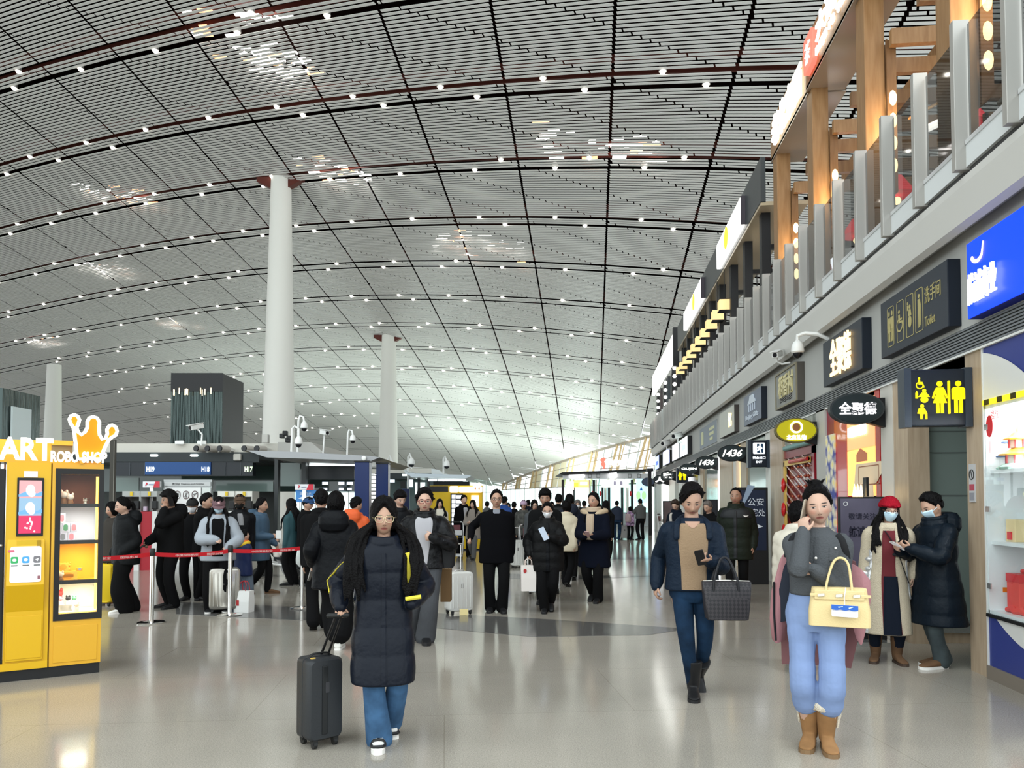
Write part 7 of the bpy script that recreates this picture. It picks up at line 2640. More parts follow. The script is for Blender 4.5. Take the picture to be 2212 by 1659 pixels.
WALK = ((.075, -.20, 0, 4, 0), (-.065, .24, .0, -4, 32))
WALK2 = ((.07, .24, 0, 4, 32), (-.07, -.20, 0, -4, 0))
STEP = ((.05, -.26, 0, 2, 0), (-.05, .30, .02, -2, 45))
STAND = ((.09, 0, 0, 14, 0), (-.09, .02, 0, -14, 0))
HANG = ({'wrist': (.205, -.03, .80), 'dir': (.05, -.12, -1), 'palm': (-1, 0, 0), 'thumb': (0, -1, 0)}, {'wrist': (-.205, -.03, .80), 'dir': (-.05, -.12, -1), 'palm': (1, 0, 0), 'thumb': (0, -1, 0)})
SWING = ({'wrist': (.20, -.16, .84), 'dir': (.0, -.35, -1), 'palm': (-1, 0, 0)}, {'wrist': (-.20, .12, .82), 'dir': (0, -.05, -1), 'palm': (1, 0, 0)})
HOLD2 = ({'wrist': (.075, -.30, 1.06), 'dir': (-.7, -.6, .25), 'palm': (0, .3, 1), 'thumb': (0, -.4, 1), 'pole': (.6, .4, -.7), 'curl': .5}, {'wrist': (-.075, -.30, 1.06), 'dir': (.7, -.6, .25), 'palm': (0, .3, 1), 'thumb': (0, -.4, 1), 'pole': (-.6, .4, -.7), 'curl': .5})
bsho = {'mat': shob, 'style': 'low'}
# ------------------------------------------------------------------ carried things
def suitcase(label, g, w, d, h, mat, rz, handle=.42, hy=0, metal=None, wheel=.05, ribs=0, group=None, hx=.06, tag_=None):
 """upright wheeled case; g floor point, front faces local -y"""
 p = root('suitcase', label, 'suitcase', (g[0], g[1], 0), rz, group)
 hm = metal or M('handle_dark', (.05, .05, .055), .3, metal=.6)
 mb = MB()
 secs = []
 for y in (-d / 2, -d / 2 + .02, -.012, -.011, .011, .012, d / 2 - .02, d / 2):
  k = .93 if abs(y) == d / 2 else (.985 if abs(y) == .011 else 1)
  P_ = rrect(w * k, (h - wheel) * (k if k != .93 else .95), w * .14, 5, 0, wheel + (h - wheel) / 2)
  secs.append([Vector((x, y, z)) for x, z in P_])
 mb.rings(secs)
 sh = obj('shell', mb, mat, p, True, world=False, angle=50)
 if ribs:
  mbr = MB()
  for i in range(ribs):
   x = -w * .36 + w * .72 * i / (ribs - 1)
   for sg in (-1, 1):
    mbr.tube([(x, sg * (d / 2 - .001), wheel + h * .08), (x, sg * (d / 2 + .003), wheel + h * .12), (x, sg * (d / 2 + .003), h * .86), (x, sg * (d / 2 - .001), h * .90)], w * .022, 6)
  obj('ribs', mbr, mat, sh, True, world=False)
 for sx in (-1, 1):
  for sy in (-1, 1):
   wh = obj('wheel', MB().tube([(sx * (w / 2 - .045) - .012, sy * (d / 2 - .03), .026), (sx * (w / 2 - .045) + .012, sy * (d / 2 - .03), .026)], .026, 14), M('wheel_black', (.015, .015, .015), .5), p, True, world=False, angle=50)
   obj('fork', MB().box((sx * (w / 2 - .045) - .018, sy * (d / 2 - .03) - .02, .03), (sx * (w / 2 - .045) + .018, sy * (d / 2 - .03) + .02, wheel + .01)), M('wheel_black'), wh, world=False)
 if handle:
  mb = MB()
  for sx in (-1, 1):
   mb.tube([(sx * hx, d / 2 - .03 + hy, h - .02), (sx * hx, d / 2 - .03 + hy, h + handle)], .0085, 8)
  ph = obj('pull_handle', mb, hm, p, True, world=False)
  obj('grip', MB().tube([(-hx - .012, d / 2 - .03 + hy, h + handle), (hx + .012, d / 2 - .03 + hy, h + handle)], .013, 10, round_ends=True), hm if metal else M('wheel_black'), ph, True, world=False)
 obj('carry_strap', MB().tube(bez([(-.08, 0, h - .005), (-.05, 0, h + .02), (.05, 0, h + .02), (.08, 0, h - .005)], 4), .010, 8, flat=.6), M('wheel_black') if not metal else hm, p, True, world=False)
 obj('lock', MB().prism(rrect(.028, .07, .008), (0, -d / 2 - .002, h * .68), (1, 0, 0), (0, 0, 1), (0, -1, 0), .006), hm, p, world=False)
 return p
def backpack(Fg, label, mat, c=(0, .20, 1.18), w=.30, h=.44, d=.16, accent=None, straps=True):
 p = root('backpack', label, 'backpack', Fg.root.location, Fg.root.rotation_euler.z)
 s = Fg.s
 c = Vector(c) * s
 rs = []
 for t in (-1, -.9, -.4, .2, .6, .85, 1):
  k = {-1: .75, -.9: .92, -.4: 1, .2: 1, .6: .93, .85: .8, 1: .5}[t]
  rs.append([c + Vector((x * k, y * (k if t > 0 else 1), t * h / 2 * s)) for x, y in rrect(w * s, d * s, .06 * s, 4)])
 b = obj('bag', MB().rings(rs), mat, p, True, world=False, angle=60)
 obj('front_pocket', MB().rings([[c + Vector((x * k, d * s / 2 + .0 * s + yy * .05 * s, -.06 * s + z)) for x, z in rrect(w * .8 * s, h * .5 * s, .05 * s, 4)] for k, yy in ((1, -.3), (1, .4), (.9, .8))]), mat, p, True, world=False, angle=60)
 if accent:
  obj('reflective_strip', MB().tube([c + Vector((w / 2 * s + .004, -.05 * s, .02 * s)), c + Vector((w / 2 * s + .004, .05 * s, .0 * s))], .008 * s, 6), accent, p, world=False)
 if straps:
  for sg in (-1, 1):
   P_ = bez([c + Vector((sg * .09 * s, -d * .5 * s, h * .42 * s)), Vector((sg * .105 * s, -.02 * s, 1.425 * s)), Vector((sg * .11 * s, -.145 * s, 1.30 * s)), Vector((sg * .14 * s, -.13 * s, 1.08 * s)), c + Vector((sg * .14 * s, -d * .5 * s, -h * .35 * s))], 5)
   obj('strap', MB().tube(P_, .022 * s, 8, flat=.35, up=(0, 1, 0)), mat, p, True, world=False)
 return p
def paper_bag(label, c, w, h, d, rz, mat, handle_mat, rope=.10, mark=None, cat='bag'):
 """c = centre of the bag bottom"""
 p = root('paper_bag', label, cat, c, rz)
 mb = MB()
 mb.rings([[Vector((x * k, y * k2, z)) for x, y in rrect(w, d, .008, 1)] for z, k, k2 in ((0, .97, 1), (h * .5, 1, 1), (h, 1, .75))])
 obj('body', mb, mat, p, world=False)
 mb = MB()
 for sy in (-1, 1):
  mb.tube(bez([(-w * .22, sy * d * .35, h - .01), (-w * .2, sy * d * .2, h + rope * .7), (0, sy * d * .1, h + rope), (w * .2, sy * d * .2, h + rope * .7), (w * .22, sy * d * .35, h - .01)], 4), .006, 6)
 obj('handles', mb, handle_mat, p, True, world=False)
 if mark is not None:
  mk = MB().prism(*mark[0], (1, 0, 0), (0, 0, 1), (0, -1, 0), .003)
  obj('mark', mk, mark[1], p, world=False)
 return p
# ================================================================== the six in front
A1 = ({'wrist': (.20, -.13, 1.01), 'pole': (.65, .7, -.5), 'nohand': True}, {'wrist': (-.30, -.06, 1.0), 'pole': (-.35, .9, 0), 'dir': (-.05, -.35, -1), 'palm': (.3, -.6, -.3), 'thumb': (1, -.3, 0), 'curl': .95, 'tc': .7})
p1 = person('woman in long black padded coat with round glasses pulling a black suitcase', 826, 1607, 1076, 2, True, 'mid', (0, 2, 0), (0, 0), ((.06, .24, .0, 6, 42), (-.028, -.04, 0, -3, 0)), A1,
   {'mat': nylb, 'hem': .272, 'quilt': .175, 'thick': .034, 'w': .92, 'flare': .01, 'sway': (0, -.16, 0), 'collar': 'stand', 'sleeve': 1.16, 'name': 'padded_coat'},
   {'mat': jean, 'w': .95, 'flare': 1.65, 'calf': 1.15, 'long': 2.2}, {'mat': show, 'style': 'chunky', 'sole': solew, 'toe': shob, 'lace': show},
   {'style': 'long', 'line': 'centre', 'end': .63, 'n': 34, 'fan': (72, 288), 't': .022, 'vol': 1.7, 'drift': -.01}, vx=.0056)
p1.patch('zip_placket', .80, .275, -3, 3, nylb, .010, 40)
glasses_(p1, M('glass_gold', (.65, .55, .35), .25, metal=.8), .056, .044, .0018, .02)
s_ = p1.s
obj('yellow_strap', MB().tube([p1.surf(z, math.radians(-90 + a), .012) for z, a in ((.80, 44), (.77, 47), (.74, 50), (.71, 53), (.68, 56), (.65, 58))], .022 * s_, 8, flat=.35, up=(0, -1, 0)), M('strap_yellow', (.62, .52, .05), .7), p1.root, True, world=False)
S_, E_, W_ = p1.ARM[1]
obj('yellow_strap', MB().tube([S_ + Vector((-.075, -.02, -.02)), S_.lerp(E_, .5) + Vector((-.075, -.02, 0)), E_ + Vector((-.078, -.01, 0)), E_.lerp(W_, .5) + Vector((-.065, -.015, 0))], .012 * s_, 8, flat=.5), M('strap_yellow'), p1.root, True, world=False)
S_, E_, W_ = p1.ARM[0]
obj('pocket_flap', MB().tube([W_ + Vector((-.05, -.05, .03)), W_ + Vector((.05, -.06, .045))], .014, 8), M('strap_yellow'), p1.root, True, world=False)
gs = onZ(689, 1607)
handw = to_w(p1, p1.ARM[1][2] + Vector((-.015, -.05, -.075)))
sc = suitcase('black ribbed suitcase pulled by the woman in the long padded coat', (gs.x, gs.y), .235, .21, .575, M('case_black', (.022, .024, .027), .38, bump=.06, bscale=80), p1.root.rotation_euler.z + .52, 0, metal=None)
sc_m = wm(sc)
hb = [sc_m @ Vector((x, .075, .56)) for x in (.045, .10)]
ht_ = [handw + Vector((-.012, 0, -.0)), handw + Vector((.02, .02, 0))]
mb = MB()
for a, b_ in zip(hb, ht_):
 mb.tube([a, a.lerp(b_, .5), b_], .009, 8)
ph = obj('pull_handle', mb, M('case_metal', (.02, .02, .022), .3, metal=.5), sc, True)
obj('grip', MB().tube([ht_[0] - Vector((.04, .01, -.012)), ht_[1] + Vector((.035, .01, .012))], .017, 10, round_ends=True), M('wheel_black'), ph, True)
obj('front_rib', MB().box((-.035, -.112, .09), (.005, -.10, .53)), M('case_rib', (.012, .013, .014), .3), sc, world=False, bevel=.004)
obj('gold_plate', MB().box((-.09, -.06, .576), (-.06, -.045, .582)), M('gold_paper'), sc, world=False)
A2 = ({'wrist': (.01, -.19, 1.19), 'pole': (.45, .4, -1), 'dir': (-1, .0, .02), 'palm': (0, 1, 0), 'thumb': (0, -.2, 1), 'curl': .25}, {'wrist': (-.062, -.155, 1.43), 'pole': (-.22, -.05, -1), 'dir': (.02, .02, 1), 'palm': (.35, 1, .1), 'thumb': (1, -.2, .2), 'curl': .55, 'tc': .2})
p2 = person('woman in grey knit top and powder blue trousers talking on a phone', 1766, 1612, 1053, -3, True, 'fair', (6, 2, -6), (2, 0), ((.062, -.03, 0, 12, 0), (-.050, .0, 0, -4, 0)), A2,
   {'mat': greyk, 'hem': .60, 'thick': .016, 'collar': 'none', 'sleeve': 1.02, 'w': .95, 'name': 'knit_top'},
   {'mat': bluep, 'w': 1.04, 'crop': .46, 'calf': 1.12, 'flare': 1.35, 'hipw': 1.05, 'wr': .11}, {'mat': suede, 'style': 'boot', 'sole': M('sole_tan', (.2, .12, .06), .7), 'cuff': M('fleece_white2', (.70, .62, .50), .95, bump=.8, bscale=110, spec=.05), 'k': 1.04},
   {'style': 'bun', 'line': 'swept', 't': .020, 'bunpos': (.0, .015, .142)}, Hfix=1.66, vx=.0056, width=.93)
s2 = p2.s
p2.patch('button_placket', .825, .64, -3.5, 3.5, M('knit_grey_dark', (.062, .066, .072), .95, bump=.3, bscale=90, spec=.1), .004, 24)
for z in (.745, .705):
 obj('button', MB().sphere(p2.surf(z, -PI / 2, .008), .009, .006, .009, 10, 6), M('pearl', (.75, .72, .68), .25), p2.root, True, world=False)
p2.patch('chest_pocket', .785, .735, 22, 46, greyk, .007, 8)
obj('button', MB().sphere(p2.surf(.785, math.radians(-90 + 34), .014), .008, .006, .008, 10, 6), M('pearl'), p2.root, True, world=False)
neck_r = [p2.N + Vector((math.cos(a) * .056 * p2.H * .8, math.sin(a) * .05 * p2.H * .9 - .005, -.012 + .010 * math.sin(a))) for a in [2 * PI * k / 24 for k in range(24)]]
obj('neckband', MB().tube(neck_r, .012, 8, close=True), greyk, p2.root, True, world=False)
for sg in (-1, 1):
 obj('shoulder_strap', MB().tube([p2.surf(z, math.radians(-90 + sg * a), .010) for z, a in ((.835, 55), (.815, 58), (.79, 60), (.765, 66), (.74, 74))], .024, 8, flat=.35, up=(0, -1, 0)), M('strap_black', (.012, .012, .014), .8), p2.root, True, world=False)
S_, E_, W_ = p2.ARM[1]
hcp = p2.Mh @ Vector((-.088, -.030, -.012))
phone_('beige phone held to the ear by the woman in grey', to_w(p2, hcp), wm(p2.root).to_3x3() @ Vector((.25, .95, .1)), wm(p2.root).to_3x3() @ Vector((.22, -.25, 1)), M('phone_beige', (.40, .34, .27), .4), .07, .15)
S_, E_, W_ = p2.ARM[0]
hk = E_.lerp(W_, .42)
R2 = wm(p2.root)
bagc = R2 @ (hk + Vector((.05, -.06, -.15)))
hbg = root('handbag', 'cream leather handbag with a blue and white pouch hung on the forearm', 'handbag', bagc, p2.root.rotation_euler.z + .06)
lea = M('leather_cream', (.68, .53, .27), .5, bump=.15, bscale=120)
mb = MB()
rs = []
for z, w_, d_ in ((-.125, .33, .10), (-.12, .36, .13), (-.03, .36, .13), (.06, .335, .105), (.115, .32, .08), (.12, .31, .06)):
 rs.append([Vector((x, y, z)) for x, y in rrect(w_, d_, .03, 4)])
obj('body', MB().rings(rs), lea, hbg, True, world=False, angle=40)
mb = MB().box((-.145, -.066, .045), (.145, -.050, .108))
obj('front_flap', mb, lea, hbg, world=False, bevel=.006)
for x in (-.105, 0, .10):
 obj('buckle', MB().prism(rrect(.04, .018, .005), (x, -.068, .075), (1, 0, .1), (0, 0, 1), (0, -1, 0), .006), M('palladium', (.6, .58, .52), .2, metal=1), hbg, world=False)
obj('belt_strap', MB().box((-.17, -.069, .066), (-.12, -.06, .084)).box((.12, -.069, .066), (.18, -.06, .084)), lea, hbg, world=False, bevel=.003)
for x in (-.065, .06):
 for sy, nm in ((-1, 'handle'),):
  pass
for sy in (-.045, .02):
 obj('handle', MB().tube(bez([(-.075, sy - .015, .06), (-.07, sy, .15), (-.03, sy * .4, .275), (0.015, sy * .2, .305), (.055, sy * .4, .27), (.072, sy, .15), (.075, sy - .015, .06)], 5), .0075, 8), lea, hbg, True, world=False)
for x in (-.13, .13):
 for sy in (-.04, .04):
  obj('foot', MB().lathe([(.008, -.125), (.01, -.12), (.008, -.108)], (x, sy, 0), 8), M('palladium'), hbg, world=False)
cy_ = root('card_pouch', 'small white pouch with a blue scalloped flap in front of the cream handbag', 'pouch', R2 @ (hk + Vector((.085, -.165, -.145))), hbg.rotation_euler.z)
obj('pouch', MB().prism(rrect(.15, .072, .008), (0, .012, -.02), (1, 0, -.02), (0, 0, 1), (0, -1, 0), .016), M('pouch_white', (.80, .78, .80), .5), cy_, world=False)
sc_ = [(-.076, .0)] + [(-.076 + .152 * k / 24, -.026 - .006 * abs(math.sin(PI * k / 8))) for k in range(25)] + [(.076, 0)]
obj('flap', MB().prism(sc_, (0, -.005, .017), (1, 0, -.02), (0, 0, 1), (0, -1, 0), .008), M('pouch_blue', (.03, .12, .48), .35), cy_, world=False)
obj('flap_mark', MB().prism([(-.04, -.01), (-.01, -.005), (-.01, -.009), (-.035, -.016)], (0, -.014, .017), (1, 0, 0), (0, 0, 1), (0, -1, 0), .002).prism([(.02, -.014), (.045, -.006), (.048, -.010), (.025, -.02)], (0, -.014, .017), (1, 0, 0), (0, 0, 1), (0, -1, 0), .002), M('mark_ice', (.6, .75, .9), .4), cy_, world=False)
obj('cord', MB().tube([(0, .005, .017), (0, .03, .06), (.01, .05, .12)], .003, 6), M('pouch_white'), cy_, world=False)
A3 = ({'wrist': (.115, -.285, 1.13), 'pole': (.5, .5, -.9), 'dir': (-.55, -.65, .12), 'palm': (-.2, .1, 1), 'thumb': (-.3, -.6, .8), 'curl': .75}, {'wrist': (-.29, .04, .905), 'pole': (-.15, .95, 0), 'dir': (-.12, .0, -1), 'palm': (1, .2, 0), 'thumb': (0, -1, 0), 'curl': .5})
p3 = person('man in navy quilted jacket over beige sweater looking down at his phone', 1497, 1503, 1046, 4, False, 'mid', (2, 22, 0), (0, 0), ((.06, .28, .0, 4, 42), (.00, -.04, 0, -2, 0)), A3,
   {'mat': navyj, 'hem': .515, 'thick': .024, 'collar': 'none', 'quilt': .0, 'sleeve': 1.12, 'name': 'jacket', 'w': 1.0},
   {'mat': jeand, 'w': .88, 'calf': .88, 'flare': .92}, {'mat': shob, 'style': 'boot', 'sole': shob, 'k': 1.05},
   {'style': 'swept', 't': .024, 'part': .35}, vx=.0062)
p3.patch('sweater', .835, .52, (-30, -20), (30, 24), beigek, .006, 26)
p3.patch('sweater_neck', .845, .815, (-22, -3), (22, 3), SK['mid'], .010, 6)
nr = [p3.N + Vector((math.cos(a) * .052 * p3.H * .86, math.sin(a) * .048 * p3.H * .9 - .012, -.015 + .028 * math.sin(a))) for a in [2 * PI * k / 24 for k in range(24)]]
obj('sweater_collar', MB().tube(nr, .013, 8, close=True), beigek, p3.root, True, world=False)
cpts = bez([p3.surf(.77, math.radians(-90 - 30), .012), p3.surf(.83, math.radians(-90 - 38), .016), p3.N + Vector((-.075, .02, .02)), p3.N + Vector((0, .075, .035)), p3.N + Vector((.075, .02, .02)), p3.surf(.83, math.radians(-90 + 38), .016), p3.surf(.77, math.radians(-90 + 30), .012)], 5)
obj('jacket_collar', MB().tube(cpts, .026, 8, flat=.8, round_ends=True), navyj, p3.root, True, world=False)
S_, E_, W_ = p3.ARM[0]
R3 = wm(p3.root)
obj('wristband', MB().tube([W_ + Vector((math.cos(a) * .02, math.sin(a) * .032 + .02, math.sin(a) * .03)) for a in [2 * PI * k / 14 for k in range(14)]], .006, 6, close=True), M('band_white', (.7, .68, .62), .5), p3.root, True, world=False)
phone_('black phone in the hand of the man in navy', to_w(p3, W_ + Vector((-.075, -.075, .03))), R3.to_3x3() @ Vector((.8, -.4, .2)), R3.to_3x3() @ Vector((-.25, -.6, .75)), None, .075, .155)
tb = root('tote_bag', 'dark patterned leather tote bag hanging from the forearm of the man in navy', 'bag', R3 @ (W_ + Vector((.13, .03, -.46))), p3.root.rotation_euler.z + .10)
tm_ = M('tote_leather', (.026, .025, .030), .45)
nt = tm_.node_tree
tcn = nt.nodes.new('ShaderNodeTexCoord')
mp = nt.nodes.new('ShaderNodeMapping')
mp.inputs['Rotation'].default_value = (0, math.radians(45), 0)
ck = nt.nodes.new('ShaderNodeTexChecker')
ck.inputs['Scale'].default_value = 46
ck.inputs['Color1'].default_value = (.020, .019, .022, 1)
ck.inputs['Color2'].default_value = (.040, .036, .040, 1)
nt.links.new(tcn.outputs['Object'], mp.inputs[0])
nt.links.new(mp.outputs[0], ck.inputs['Vector'])
nt.links.new(ck.outputs['Color'], nt.nodes['Principled BSDF'].inputs['Base Color'])
rs = [[Vector((x * w_ + sk, y * d_, z)) for x, y in rrect(1, 1, .12, 4)] for z, w_, d_, sk in ((0, .30, .13, 0), (.008, .315, .15, 0), (.10, .34, .15, 0), (.22, .365, .12, .0), (.29, .38, .06, 0), (.30, .375, .035, 0))]
obj('body', MB().rings(rs), tm_, tb, True, world=False, angle=50)
for sy in (-.05, .03):
 obj('handle', MB().tube(bez([(-.11, sy, .22), (-.10, sy, .32), (-.055, sy * .3, .455), (-.01, 0, .485), (.03, sy * .3, .45), (.075, sy, .32), (.085, sy, .22)], 5), .010, 8), M('tote_strap', (.015, .015, .018), .4), tb, True, world=False)
obj('zip_edge', MB().tube([(-.18, 0, .30), (0, 0, .305), (.18, 0, .30)], .006, 6), M('palladium'), tb, world=False)
A4 = ({'wrist': (.26, .02, .92), 'pole': (.6, .8, 0), 'dir': (.05, -.1, -1), 'palm': (-1, 0, 0)}, {'wrist': (-.215, -.06, .80), 'pole': (-.6, .8, 0), 'dir': (.12, -.15, -1), 'palm': (1, 0, 0), 'curl': .5})
p4 = person('woman in red beanie and cream fleece coat standing by the oak pillar', 1916, 1430, 1084, 3, True, 'fair', (14, 4, 4), (3.5, 0), ((.105, -.01, 0, 18, 0), (-.11, .01, 0, -10, 0)), A4,
   {'mat': cream, 'hem': .185, 'thick': .026, 'collar': 'stand', 'flare': .07, 'sleeve': 1.2, 'w': .92, 'name': 'fleece_coat'},
   {'mat': cotn, 'w': .95, 'crop': .75}, {'mat': sueb, 'style': 'boot', 'sole': M('sole_dark', (.06, .04, .03), .7)},
   {'style': 'long', 'line': 'centre', 'end': .70, 'n': 24, 'fan': (66, 294), 't': .012, 'vol': 1.15}, Hfix=1.60, vx=.0066)
p4.patch('inner_dress', .82, .19, (-14, -6), (16, 30), burg, .006, 26)
p4.patch('inner_trousers', .54, .186, (-6, -6), (26, 28), cotn, .012, 16)
p4.patch('silver_panel', .70, .19, (-84, -86), (-46, -42), silv, .012, 30)
p4.patch('silver_panel', .66, .40, (70, 74), (100, 104), silv, .012, 16)
for z in (.64, .58, .52, .46, .39, .32, .25):
 obj('quilt_roll', MB().tube([p4.surf(z, math.radians(-90 + a), .012) for a in (-84, -74, -64, -54, -46)], [.012, .026, .03, .026, .012], 8), silv, p4.root, True, world=False)
S_, E_, W_ = p4.ARM[1]
mb = MB()
limb(mb, [E_, E_.lerp(W_, .5), W_ + (W_ - E_) * .02], [(0, .064), (.5, .066), (1, .056)], 14, 6, .085, .14)
obj('silver_cuff', mb, silv, p4.root, True, world=False)
for sg in (-1, 1):
 mb = MB()
 mb.rings([[p4.surf(z, math.radians(-90 + sg * a), o_) for z, a, o_ in ((.845, 20, .02), (.845, 62, .028), (.80, 44, .04), (.745, 16, .026))], [p4.surf(z, math.radians(-90 + sg * a), o_ - .022) for z, a, o_ in ((.845, 20, .02), (.845, 62, .028), (.80, 44, .04), (.745, 16, .026))]])
 obj('lapel', mb, cream, p4.root, world=False, bevel=.006)
obj('bag_strap', MB().tube([p4.surf(z, math.radians(-90 + a), .018) for z, a in ((.82, -8), (.76, 6), (.70, 20), (.64, 34), (.56, 52), (.5, 66))], .011, 8, flat=.4), M('strap_black'), p4.root, True, world=False)
obj('strap_tab', MB().sphere(p4.surf(.675, math.radians(-90 + 22), .024), .05, .014, .022, 12, 6), M('strap_black'), p4.root, True, world=False)
mask_(p4, maskb)
glasses_(p4, M('glass_brown', (.12, .06, .04), .3), .048, .034, .002)
cap_(p4, M('beanie_red', (.28, .008, .018), .95, bump=.8, bscale=70, spec=.05), False, .30, .036, name='beanie')
A5 = ({'wrist': (.085, -.34, 1.185), 'pole': (.7, .3, -.8), 'dir': (-.45, -.75, .25), 'palm': (-.6, .2, .8), 'thumb': (0, -.3, 1), 'curl': .6}, {'wrist': (-.06, -.36, 1.165), 'pole': (-.7, .3, -.8), 'dir': (.4, -.8, .2), 'palm': (.6, .2, .8), 'thumb': (0, -.3, 1), 'curl': .6})
p5 = person('man in long dark navy hooded padded coat and blue mask using a phone', 2028, 1440, 1064, -52, False, 'mid', (-4, 24, 0), (0, 1), ((.07, -.05, 0, 6, 0), (-.06, .07, 0, -2, 0)), A5,
   {'mat': M('nylon_deepnavy', (0.0042,0.0080,0.0134), .42, bump=.5, bscale=14, spec=.10), 'hem': .255, 'quilt': .17, 'thick': .032, 'collar': 'high', 'hoodback': True, 'flare': .10, 'sleeve': 1.2, 'w': .95, 'name': 'padded_coat'},
   {'mat': jeang, 'w': .95, 'flare': 1.3}, {'mat': sueb, 'style': 'low', 'sole': solew, 'k': 1.15},
   {'style': 'short', 't': .020}, vx=.0066)
mask_(p5, maskb)
pt = to_w(p5, (p5.ARM[0][2] + p5.ARM[1][2]) / 2 + Vector((0, -.085, .035)))
phone_('silver phone between the hands of the man in the blue mask', pt, wm(p5.root).to_3x3() @ Vector((1, 0, 0)), wm(p5.root).to_3x3() @ Vector((0, -.85, .5)), M('phone_silver', (.4, .38, .36), .3), .075, .16, EM('screen_glow', (.5, .5, .5), .3))
p6 = person('person in cream jacket mostly hidden behind the woman in grey', 1726, 1441, 1112, 170, True, 'mid', (0, 0, 0), (0, 0), WALK, HANG,
   {'mat': M('jacket_ivory', (.60, .55, .46), .6, bump=.3, bscale=20), 'hem': .50, 'thick': .03, 'quilt': .14, 'w': 1.05, 'sleeve': 1.2, 'name': 'jacket'},
   {'mat': cotb, 'w': 1.2, 'flare': 1.5}, {'mat': show, 'style': 'low', 'sole': solew}, {'style': 'bob', 't': .016}, Hfix=1.56, vx=.011)
pk = root('pink_coat', 'dusty pink coat with navy lining hanging open behind the woman in grey', 'coat', R2 @ Vector((0, .12, .9)), p2.root.rotation_euler.z)
pinkm = M('coat_pink', (.36, .17, .185), .85, bump=.2, bscale=30)
lin = M('coat_lining', (.012, .016, .028), .7)
def drape(name, pts, mat, th=.02, par=pk):
 """hanging cloth panel: rows of points, thickened"""
 mb = MB()
 rows = [bez(r, 5) for r in pts]
 n = len(rows[0])
 for o_ in (0, 1):
  vs = [p + Vector((0, th * o_, 0)) for r in rows for p in r]
  fs = [(i * n + j, i * n + j + 1, (i + 1) * n + j + 1, (i + 1) * n + j) for i in range(len(rows) - 1) for j in range(n - 1)]
  mb.add(vs, fs)
 m_ = len(rows) * n
 per = list(range(n)) + [i * n + n - 1 for i in range(1, len(rows))] + [(len(rows) - 1) * n + j for j in range(n - 2, -1, -1)] + [i * n for i in range(len(rows) - 2, 0, -1)]
 for a, b_ in zip(per, per[1:] + per[:1]):
  mb.f.append([a, b_, b_ + m_, a + m_])
  mb.mi.append(0)
 me_ = obj(name, MB().add([R2 @ p for p in mb.v], mb.f), mat, par, True, angle=70)
 return me_
drape('left_front', [[(-.13, .10, 1.30), (-.22, .12, 1.22), (-.255, .14, 1.10)], [(-.15, .11, 1.10), (-.25, .10, 1.06), (-.29, .12, .98)], [(-.18, .12, .85), (-.25, .07, .84), (-.30, .10, .80)], [(-.20, .12, .66), (-.25, .06, .64), (-.285, .09, .66)]], pinkm)
drape('lining', [[(-.08, .10, 1.28), (-.15, .10, 1.25), (-.20, .11, 1.18)], [(-.08, .10, 1.05), (-.16, .08, 1.03), (-.235, .09, 1.0)], [(-.10, .10, .84), (-.16, .08, .80), (-.23, .08, .78)]], lin)
drape('zip_edge', [[(-.262, .085, 1.05), (-.27, .08, 1.05), (-.275, .085, 1.05)], [(-.262, .06, .84), (-.27, .055, .84), (-.275, .06, .84)], [(-.25, .045, .66), (-.256, .04, .66), (-.262, .045, .66)]], M('zip_black', (.01, .01, .012), .5), .012)
drape('back_panel', [[(-.20, .20, 1.25), (0, .24, 1.28), (.24, .18, 1.2)], [(-.20, .22, .95), (0, .26, .95), (.30, .18, 1.0)], [(-.24, .22, .70), (0, .28, .68), (.26, .22, .72)], [(-.235, .22, .47), (.0, .28, .47), (.205, .22, .48)]], M('coat_rose', (.22, .10, .105), .85))
drape('right_front', [[(.20, .08, 1.20), (.27, .10, 1.16), (.33, .12, 1.08)], [(.21, .09, 1.05), (.28, .09, 1.02), (.335, .11, .98)], [(.20, .10, .86), (.26, .10, .84), (.315, .11, .86)], [(.24, .11, .70), (.27, .10, .66), (.29, .11, .72)]], pinkm)
# ================================================================== middle distance
p7 = person('man in dark green padded coat with a shaved head walking', 1592, 1302, 1053, -4, False, 'tan', (-6, 0, 0), (0, 0), WALK2, ({'wrist': (.245, -.04, .86), 'dir': (0, -.15, -1), 'palm': (-1, 0, 0)}, {'wrist': (-.22, -.10, .90), 'dir': (0, -.2, -1), 'palm': (1, 0, 0)}),
   {'mat': M('nylon_green', (0.0092,0.0126,0.0084), .5, bump=.5, bscale=14, spec=.10), 'hem': .39, 'quilt': .15, 'thick': .034, 'collar': 'high', 'sleeve': 1.2, 'name': 'padded_coat'}, {'mat': cotb, 'w': .95}, {'mat': shob, 'style': 'low'}, {'style': 'crop', 't': .007})
p7.patch('dark_yoke', .838, .755, -88, 88, M('yoke_black', (.010, .011, .013), .5), .007, 14)
p7.patch('zip_placket', .83, .40, -4, 4, M('yoke_black'), .012, 24)
obj('white_mark', MB().tube(bez([p7.surf(.775, math.radians(-90 + 24), .016), p7.surf(.768, math.radians(-90 + 32), .016), p7.surf(.775, math.radians(-90 + 44), .016)], 4), [.006, .008, .01, .012, .012, .011, .008, .005, .003], 6), solew, p7.root, True, world=False)
A8 = ({'wrist': (.225, .03, .84), 'dir': (0, .1, -1), 'palm': (-1, 0, 0)}, {'wrist': (-.37, -.02, 1.06), 'pole': (-.3, .9, 0), 'dir': (-.4, -.35, -.8), 'palm': (.2, -.3, -.8), 'thumb': (1, -.3, 0), 'curl': 1.0})
